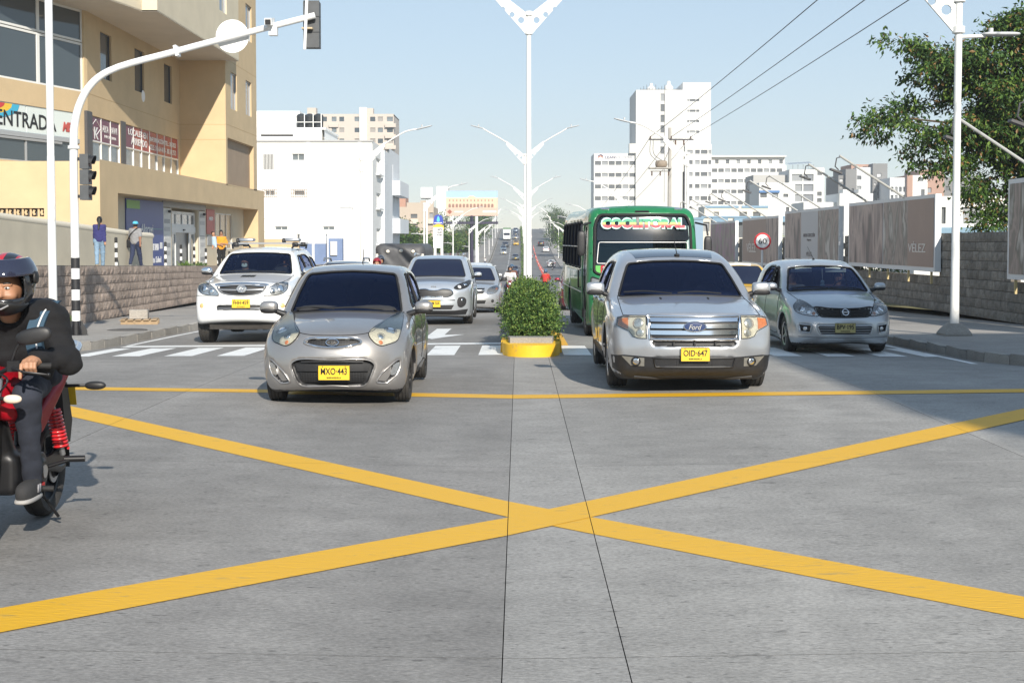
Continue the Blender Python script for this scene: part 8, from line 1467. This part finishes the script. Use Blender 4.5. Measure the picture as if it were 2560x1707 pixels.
# --- green bus
def green_bus():
    g = gz(2.5, 26); t = thing('city_bus', 'old green city bus with a wide dark windscreen reading COOLITORAL', 'bus', (2.42,25.35,g), R(1.8)); gm = mat('bus_green', (.012,.2,.062), .35, var=.25, scale=1.2, coat=.7, dark=(.01,.14,.045)); gl = mat('bus_lime', (.13,.45,.1), .5)
    ws = [(-.95,1.28),(-.93,2.2),(-.85,2.4),(.85,2.4),(.93,2.2),(.95,1.28),(.5,1.16),(-.5,1.16)]; sw = [[(1.9,1.35),(1.9,2.28),(2.7,2.28),(2.7,1.35)], [(2.8,1.35),(2.8,2.28),(3.6,2.28),(3.6,1.35)], [(3.75,1.35),(3.75,2.28),(4.55,2.28),(4.55,1.35)], [(4.7,1.35),(4.7,2.28),(5.5,2.28),(5.5,1.35)], [(5.65,1.35),(5.65,2.28),(6.45,2.28),(6.45,1.35)], [(6.6,1.4),(6.6,2.28),(7.5,2.28),(7.5,1.4)]]; dr = [(.55,.5),(.55,2.2),(1.5,2.2),(1.5,.5)]
    c = Car(t, 8.0, 1.09, 2.6, [(.1,.3),(.0,.4),(0,.75),(.02,1.1),(.06,1.25),(.2,2.2),(.28,2.45),(.45,2.56),(.9,2.6),(4,2.6),(7.6,2.58),(7.95,2.42),(8,2.0),(8,.6),(7.9,.4),(4,.32)], [(-.1,.95),(.1,.97),(.4,.995),(1,1),(4,1),(7,1),(7.8,.98),(8.2,.95)], [(-.1,.97),(.4,.985),(.9,1),(1.3,1),(1.8,.985),(2.3,.96),(2.6,.93),(3,.9)], (1.05,4.95,.41,.26), gm, h=.045, bow=.16, bowr=.1, crown=.07, k=.16, carve=[(ws,'front',.16)] + [(s,'right',.16) for s in sw] + [(dr,'right',.06)], cabin=(.25,7.8,.85), arch=.06, slope=0)
    w = c.patch('windscreen', ws, 'front', glass('bus_glass', (.62,.78,.75), .07, gcol=(.5,.7,.8,1)), -.012, 0, smooth=.08, sp=.06); c.line('screen_seal', ws, 'front', RUB, .03, 0, True, .08, parent=w); band = c.patch('sun_band', [(-.9,1.9),(-.88,2.2),(-.8,2.36),(.8,2.36),(.88,2.2),(.9,1.9)], 'front', mat('sun_band_film', (.012,.016,.022), .15, coat=.6), .004, .006, smooth=.05, sp=.06, parent=None)
    c.line('screen_line', [(-.86,1.87),(.86,1.87),(.9,1.46),(-.9,1.46)], 'front', WHT, .009, .006, True, .04); c.patch('route_board', [(-.94,1.42),(-.94,1.3),(-.5,1.17),(.5,1.17),(.9,1.3),(.9,1.42)], 'front', gl, .006, .006, smooth=.02, sp=.06)
    o = c.patch('route_plate', [(-.83,1.425),(-.4,1.425),(-.4,1.26),(-.83,1.26)], 'front', mat('route_red', (.42,.015,.03), .5), .014, .006, smooth=.03)
    y = lambda x, z, d=.03: c.at([(x, z)], 'front', d)[0][0][1] - .004
    tl_ = 9.5
    for nm, m, sc, d in (('lettering_outline', mat('letter_mint', (.4,.68,.62), .5), 1.0, .012),): 
        src = text('COOLITORAL', m, t, (0, y(0,2.24,.012), 2.235), fit=(1.66,.235)); src.rotation_euler = (R(90-9),0,0); src.name = nm
    for m, z0, z1 in ((mat('letter_red', (.5,.02,.05), .5), 0, .38), (mat('letter_lime', (.62,.75,.12), .5), .38, .62), (mat('letter_green', (.01,.28,.15), .5), .62, 1)):
        src = text('COOLITORAL', m, t, (0, y(0,2.24,.018), 2.235), fit=(1.61,.18)); src.rotation_euler = (R(90-9),0,0); me = src.data; import bmesh as bm_; b = bm_.new(); b.from_mesh(me)
        for zz_, nrm in ((-.09+.18*z0, (0,-1,0)), (-.09+.18*z1, (0,1,0))): bm_.ops.bisect_plane(b, geom=b.verts[:]+b.edges[:]+b.faces[:], plane_co=(0,zz_,0), plane_no=nrm, clear_outer=True)
        b.to_mesh(me); b.free()
    text('CALLE', WHT, o, (-.615, y(-.6,1.38,.02), 1.38), fit=(.36,.06)); text('30', WHT, o, (-.615, y(-.6,1.3,.02), 1.305), fit=(.3,.07)); text('SIDRA', mat('ink_green', (.01,.1,.04), .5), t, (-.15, y(-.15,1.38,.02), 1.385), fit=(.36,.06)); text('PT', WHT, t, (-.2, y(-.2,1.3,.02), 1.3), fit=(.14,.07)); text('4', WHT, t, (-.45, y(-.45,.98,.02), .98), fit=(.1,.13))
    hl = [(.76,1.02),(.82,1.14),(1.0,1.2),(1.03,.9),(.86,.86)]; hs = c.patch('headlight', hl, 'front', mat('lamp_grey', (.3,.31,.31), .35, .5), .008, .02, sym=True, smooth=.04)
    for s, h in ((1,hs[0]),(-1,hs[1])): c.bowl('reflector', s*.9, 1.02, .085, 'front', CHR, .012, h, .4); c.line('lamp_edge', hl if s > 0 else mir(hl), 'front', PLA, .014, .01, True, .04, parent=h)
    c.patch('wiper_cowl', [(-.6,1.14),(.6,1.14),(.55,1.06),(-.55,1.06)], 'front', PLA, .01, .02, smooth=.03); c.line('bumper_gap', [(-1.0,.77),(0,.74),(1.0,.77)], 'front', SEAM, .012); c.patch('grille', [(-.5,.68),(.5,.68),(.45,.5),(-.45,.5)], 'front', PLA, .01, .02, smooth=.03); c.wiper([(-.5,1.44),(-.3,1.4),(0,1.3)]); c.wiper([(.55,1.2),(.6,1.4),(.52,1.62)])
    for s in (-.72,.72): c.patch('roof_marker', ell(s,2.52,.09,.018,8), 'front', LAMP, .012, .02)
    for s in sw:
        for a in ('right','left'): p = c.patch('side_window', s, a, GL_MID, -.01, 0, smooth=.05, sp=.1); c.line('window_seal', s, a, RUB, .02, .0, True, .05, parent=p); c.line('sash', [(s[0][0],1.78),(s[2][0],1.78)], a, ALU, .015, .01, smooth=False, parent=p)
    dd = c.patch('door', dr, 'left', mat('bus_green_dull', (.03,.1,.06), .4, var=.4, scale=2), -.03, .02, smooth=.04, sp=.1); c.patch('door_glass', [(.62,1.2),(.62,2.1),(1.42,2.1),(1.42,1.2)], 'left', FARG, -.02, .01, smooth=.04, sp=.1, parent=dd); c.line('door_gap', [(1.02,.52),(1.02,2.18)], 'left', SEAM, .012, -.02, smooth=False, parent=dd); p, _ = c.at([(1.62,1.3),(1.62,.95)], 'left', .06); MB().tube([p[0]+V3(.05,0,0), p[0], p[1], p[1]+V3(.05,0,0)], .018, 7).build('grab_handle', PLA, t, 60)
    c.line('waist_rail', [(1.7,.85),(7.8,.85)], 'left', ALU, .012, .004, smooth=False); c.line('waist_rail', [(1.7,.85),(7.8,.85)], 'right', ALU, .012, .004, smooth=False); c.wheels('steel', mat('wheel_grey', (.2,.2,.2), .6))
    for s, z in ((-1,1.85),(1,1.75)): q = MB().tube([(s*1.02,.25,2.25),(s*1.2,.05,2.2),(s*1.22,.0,2.0)], .02, 7).sell((s*1.22,-.02,z), (.075,.05,.24), .5); q.build('mirror', PLA, t, 60)
    for x in (-.55,.55):
        for i in range(6): MB().sell((x,1.9+i*.9,1.05), (.38,.2,.08), .5).sell((x,2.1+i*.9,1.4), (.38,.06,.38), .5).build('seat', SEATM, t, 60)
    MB().box(-.95,.95,.35,.75,.9,1.2).build('dashboard', CAB, t); q = MB(); q.tube([Vector((.5,.75,1.38)) + Matrix.Rotation(R(60), 3, 'X') @ Vector((.22*math.cos(a), .22*math.sin(a), 0)) for a in np.linspace(0, 2*math.pi, 20, endpoint=False)], .015, 6, closed=True).build('steering_wheel', PLA, t, 60)
    bust('bus driver in a pale shirt behind the wheel of the green bus', (3.0,26.6,g+1.0), cloth('pale_work_shirt', (.6,.62,.62))); return c
green_bus()
# --- truck with a dark canvas cover
tk = thing('canvas_truck', 'truck facing the crossing with a dark tarpaulin stretched over its load', 'truck', (-4.95,54,gz(-5,55))); TP = mat('tarpaulin', (.085,.085,.09), .55, var=.35, scale=3, bump=.4, bscale=5); f = Field((-1.2,.2,.9), (1.2,6.2,2.75), .05); b_ = rbox(f, (0,3.4,1.75), (1.05,2.7,.82), .3) + .012*np.sin(f.Z*9 + f.X*5 + 2.5*np.sin(f.X*3)) + .007*np.sin(f.X*16 + f.Z*11); link('canopy', f.mesh(b_, 'canopy', TP), tk)
WST = mat('rope_cream', (.7,.66,.58), .8); q = MB().tube([(-.9,.66,1.05),(.9,.66,1.05)], .03, 6); q.build('lower_bar', WST, tk, 60)
for s in (-.95,.95):
    MB().tube([(s,.66,1.0),(s,.62,1.7),(s,.66,2.15)], .055, 6).build('edge_rope', WST, tk, 60)
    for i in range(4): MB().sell((s*.95,.62,1.15+i*.28), (.12,.05,.09)).build('tie', WST, tk, 60)
for x in (-.5,.05,.55): MB().sell((x,.66,2.28-.05*abs(x)), (.08,.05,.07)).build('tie', WST, tk, 60)
c = Car(tk, 2.2, 1.0, 1.5, [(.05,.4),(0,.6),(.02,.95),(.3,1.42),(.5,1.5),(2.1,1.5),(2.2,1.3),(2.2,.5),(2,.38)], [(-.1,.95),(.3,1),(2.3,1)], [(-.1,.97),(.6,1),(1.2,.96),(1.5,.9),(2,.85)], (.55,1.8,.4,.22), mat('cab_grey_green', (.09,.1,.08), .5, var=.2, scale=2), h=.06, bow=.15, bowr=0, k=.12); c.patch('windscreen', [(-.8,1.0),(-.72,1.36),(.72,1.36),(.8,1.0)], 'front', FARG, .012, .01, smooth=.06, sp=.08); c.patch('headlight', ell(.72,.72,.12,.09,10), 'front', LAMP, .012, .02, sym=True); c.wheels('steel')
for s in (-1,1):
    for y in (4.6,): o = link('wheel', c.wl[0].data, tk); o.location = (s*.86,y,.4); o.rotation_euler = (0,0,0 if s > 0 else math.pi)
MB().box(-.95,.95,2.3,6,.75,.95).build('truck_bed', PLA, tk)
# ------------------------------------------------------------------ far traffic
def far(kind, label, x, y, col, away=False, metal=.4): return plain_car(kind, label, (rcx(y)-.2+x, y, gz(x, y)), paint('far_%s_%d' % (kind, int(y)), col, metal, .3, dust=.03), away, h=.09, plate='', plain=y > 330)
far('sedan', 'dark navy sedan coming down the hill towards the median bush', -1.75, 224, (.02,.02,.05)); far('sedan', 'grey-green sedan coming down the left lane beside the median', -1.65, 296, (.1,.11,.1)); far('hatch', 'pale silver hatchback in the outer lane coming down the hill', -4.6, 322, (.6,.6,.56)); far('hatch', 'blue-grey hatchback following the pale silver hatchback', -4.9, 338, (.2,.28,.34)); far('suv', 'dark crossover in the outer lane ahead of the white truck', -4.6, 356, (.03,.03,.035)); far('hatch', 'distant yellow taxi coming down beside the median', -1.7, 366, (.75,.45,.03), metal=0)
far('sedan', 'silver sedan near the crest following the yellow taxi', -1.9, 398, (.5,.5,.52)); far('suv', 'dark crossover near the crest behind the silver sedan', -1.9, 418, (.04,.045,.05)); far('sedan', 'white car at the crest on the left carriageway', -4.6, 440, (.75,.75,.75)); far('suv', 'blue-grey van at the crest beside the hedge', -2.0, 446, (.16,.2,.25))
far('hatch', 'silver hatchback driving away beside the twin-arm lamp', 1.5, 300, (.5,.52,.55), True); far('hatch', 'white hatchback driving away outside the red lane posts', 5.6, 262, (.8,.8,.8), True, 0); far('sedan', 'white sedan driving away up the hill near the right kerb', 6.0, 334, (.78,.78,.78), True, 0); far('suv', 'black crossover driving away near the right kerb', 5.2, 362, (.02,.02,.022), True); far('sedan', 'white car driving away near the crest on the right', 2.3, 402, (.75,.75,.76), True, 0); far('sedan', 'dusky violet car at the crest on the right', 1.6, 430, (.12,.11,.2), True)
far('sedan', 'blue-grey car parked under the posts on the left pavement edge', -8.3, 196, (.12,.16,.22))
t = thing('box_truck', 'white truck with a green top coming over the crest', 'truck', (rcx(392)-4.7,392,gz(4.7,392))); MB().box(-1.15,1.15,1.6,7,.6,3.9).build('cargo_box', mat('truck_green', (.16,.25,.16), .6), t); MB().prism([(0,.5),(1.7,.5),(1.7,2.5),(.5,2.5),(.1,1.5)], 'x', -1.05, 1.05).build('cab', WHT, t); MB().box(-.9,.9,.12,.3,1.55,2.3).build('windscreen', FARG, t); MB().box(-1.1,1.1,1.55,1.62,2.5,3.3).build('wind_deflector', WHT, t)
for x in (-.9,.9):
    for y in (.9,5.2): MB().lathe([(0,-.12),(.45,-.12),(.45,.12),(0,.12)], 16, (x,y,.45), 'x').build('wheel', TYR, t, 40)

# ------------------------------------------------------------------ the air
hz = MB().box(-140, 160, -45, 640, -6, 52).build('haze', None); hz.data.materials.clear(); hm_ = bpy.data.materials.new('haze_air'); hm_.use_nodes = True; n = hm_.node_tree.nodes; n.remove(n['Principled BSDF']); pv = n.new('ShaderNodeVolumePrincipled'); pv.inputs['Color'].default_value = (.92,.95,1,1); pv.inputs['Density'].default_value = .0006; pv.inputs['Anisotropy'].default_value = .2
hm_.node_tree.links.new(pv.outputs[0], n['Material Output'].inputs['Volume']); hz.data.materials.append(hm_); tag(hz, 'thin pale haze lying over the whole avenue', 'haze', None, 'stuff')
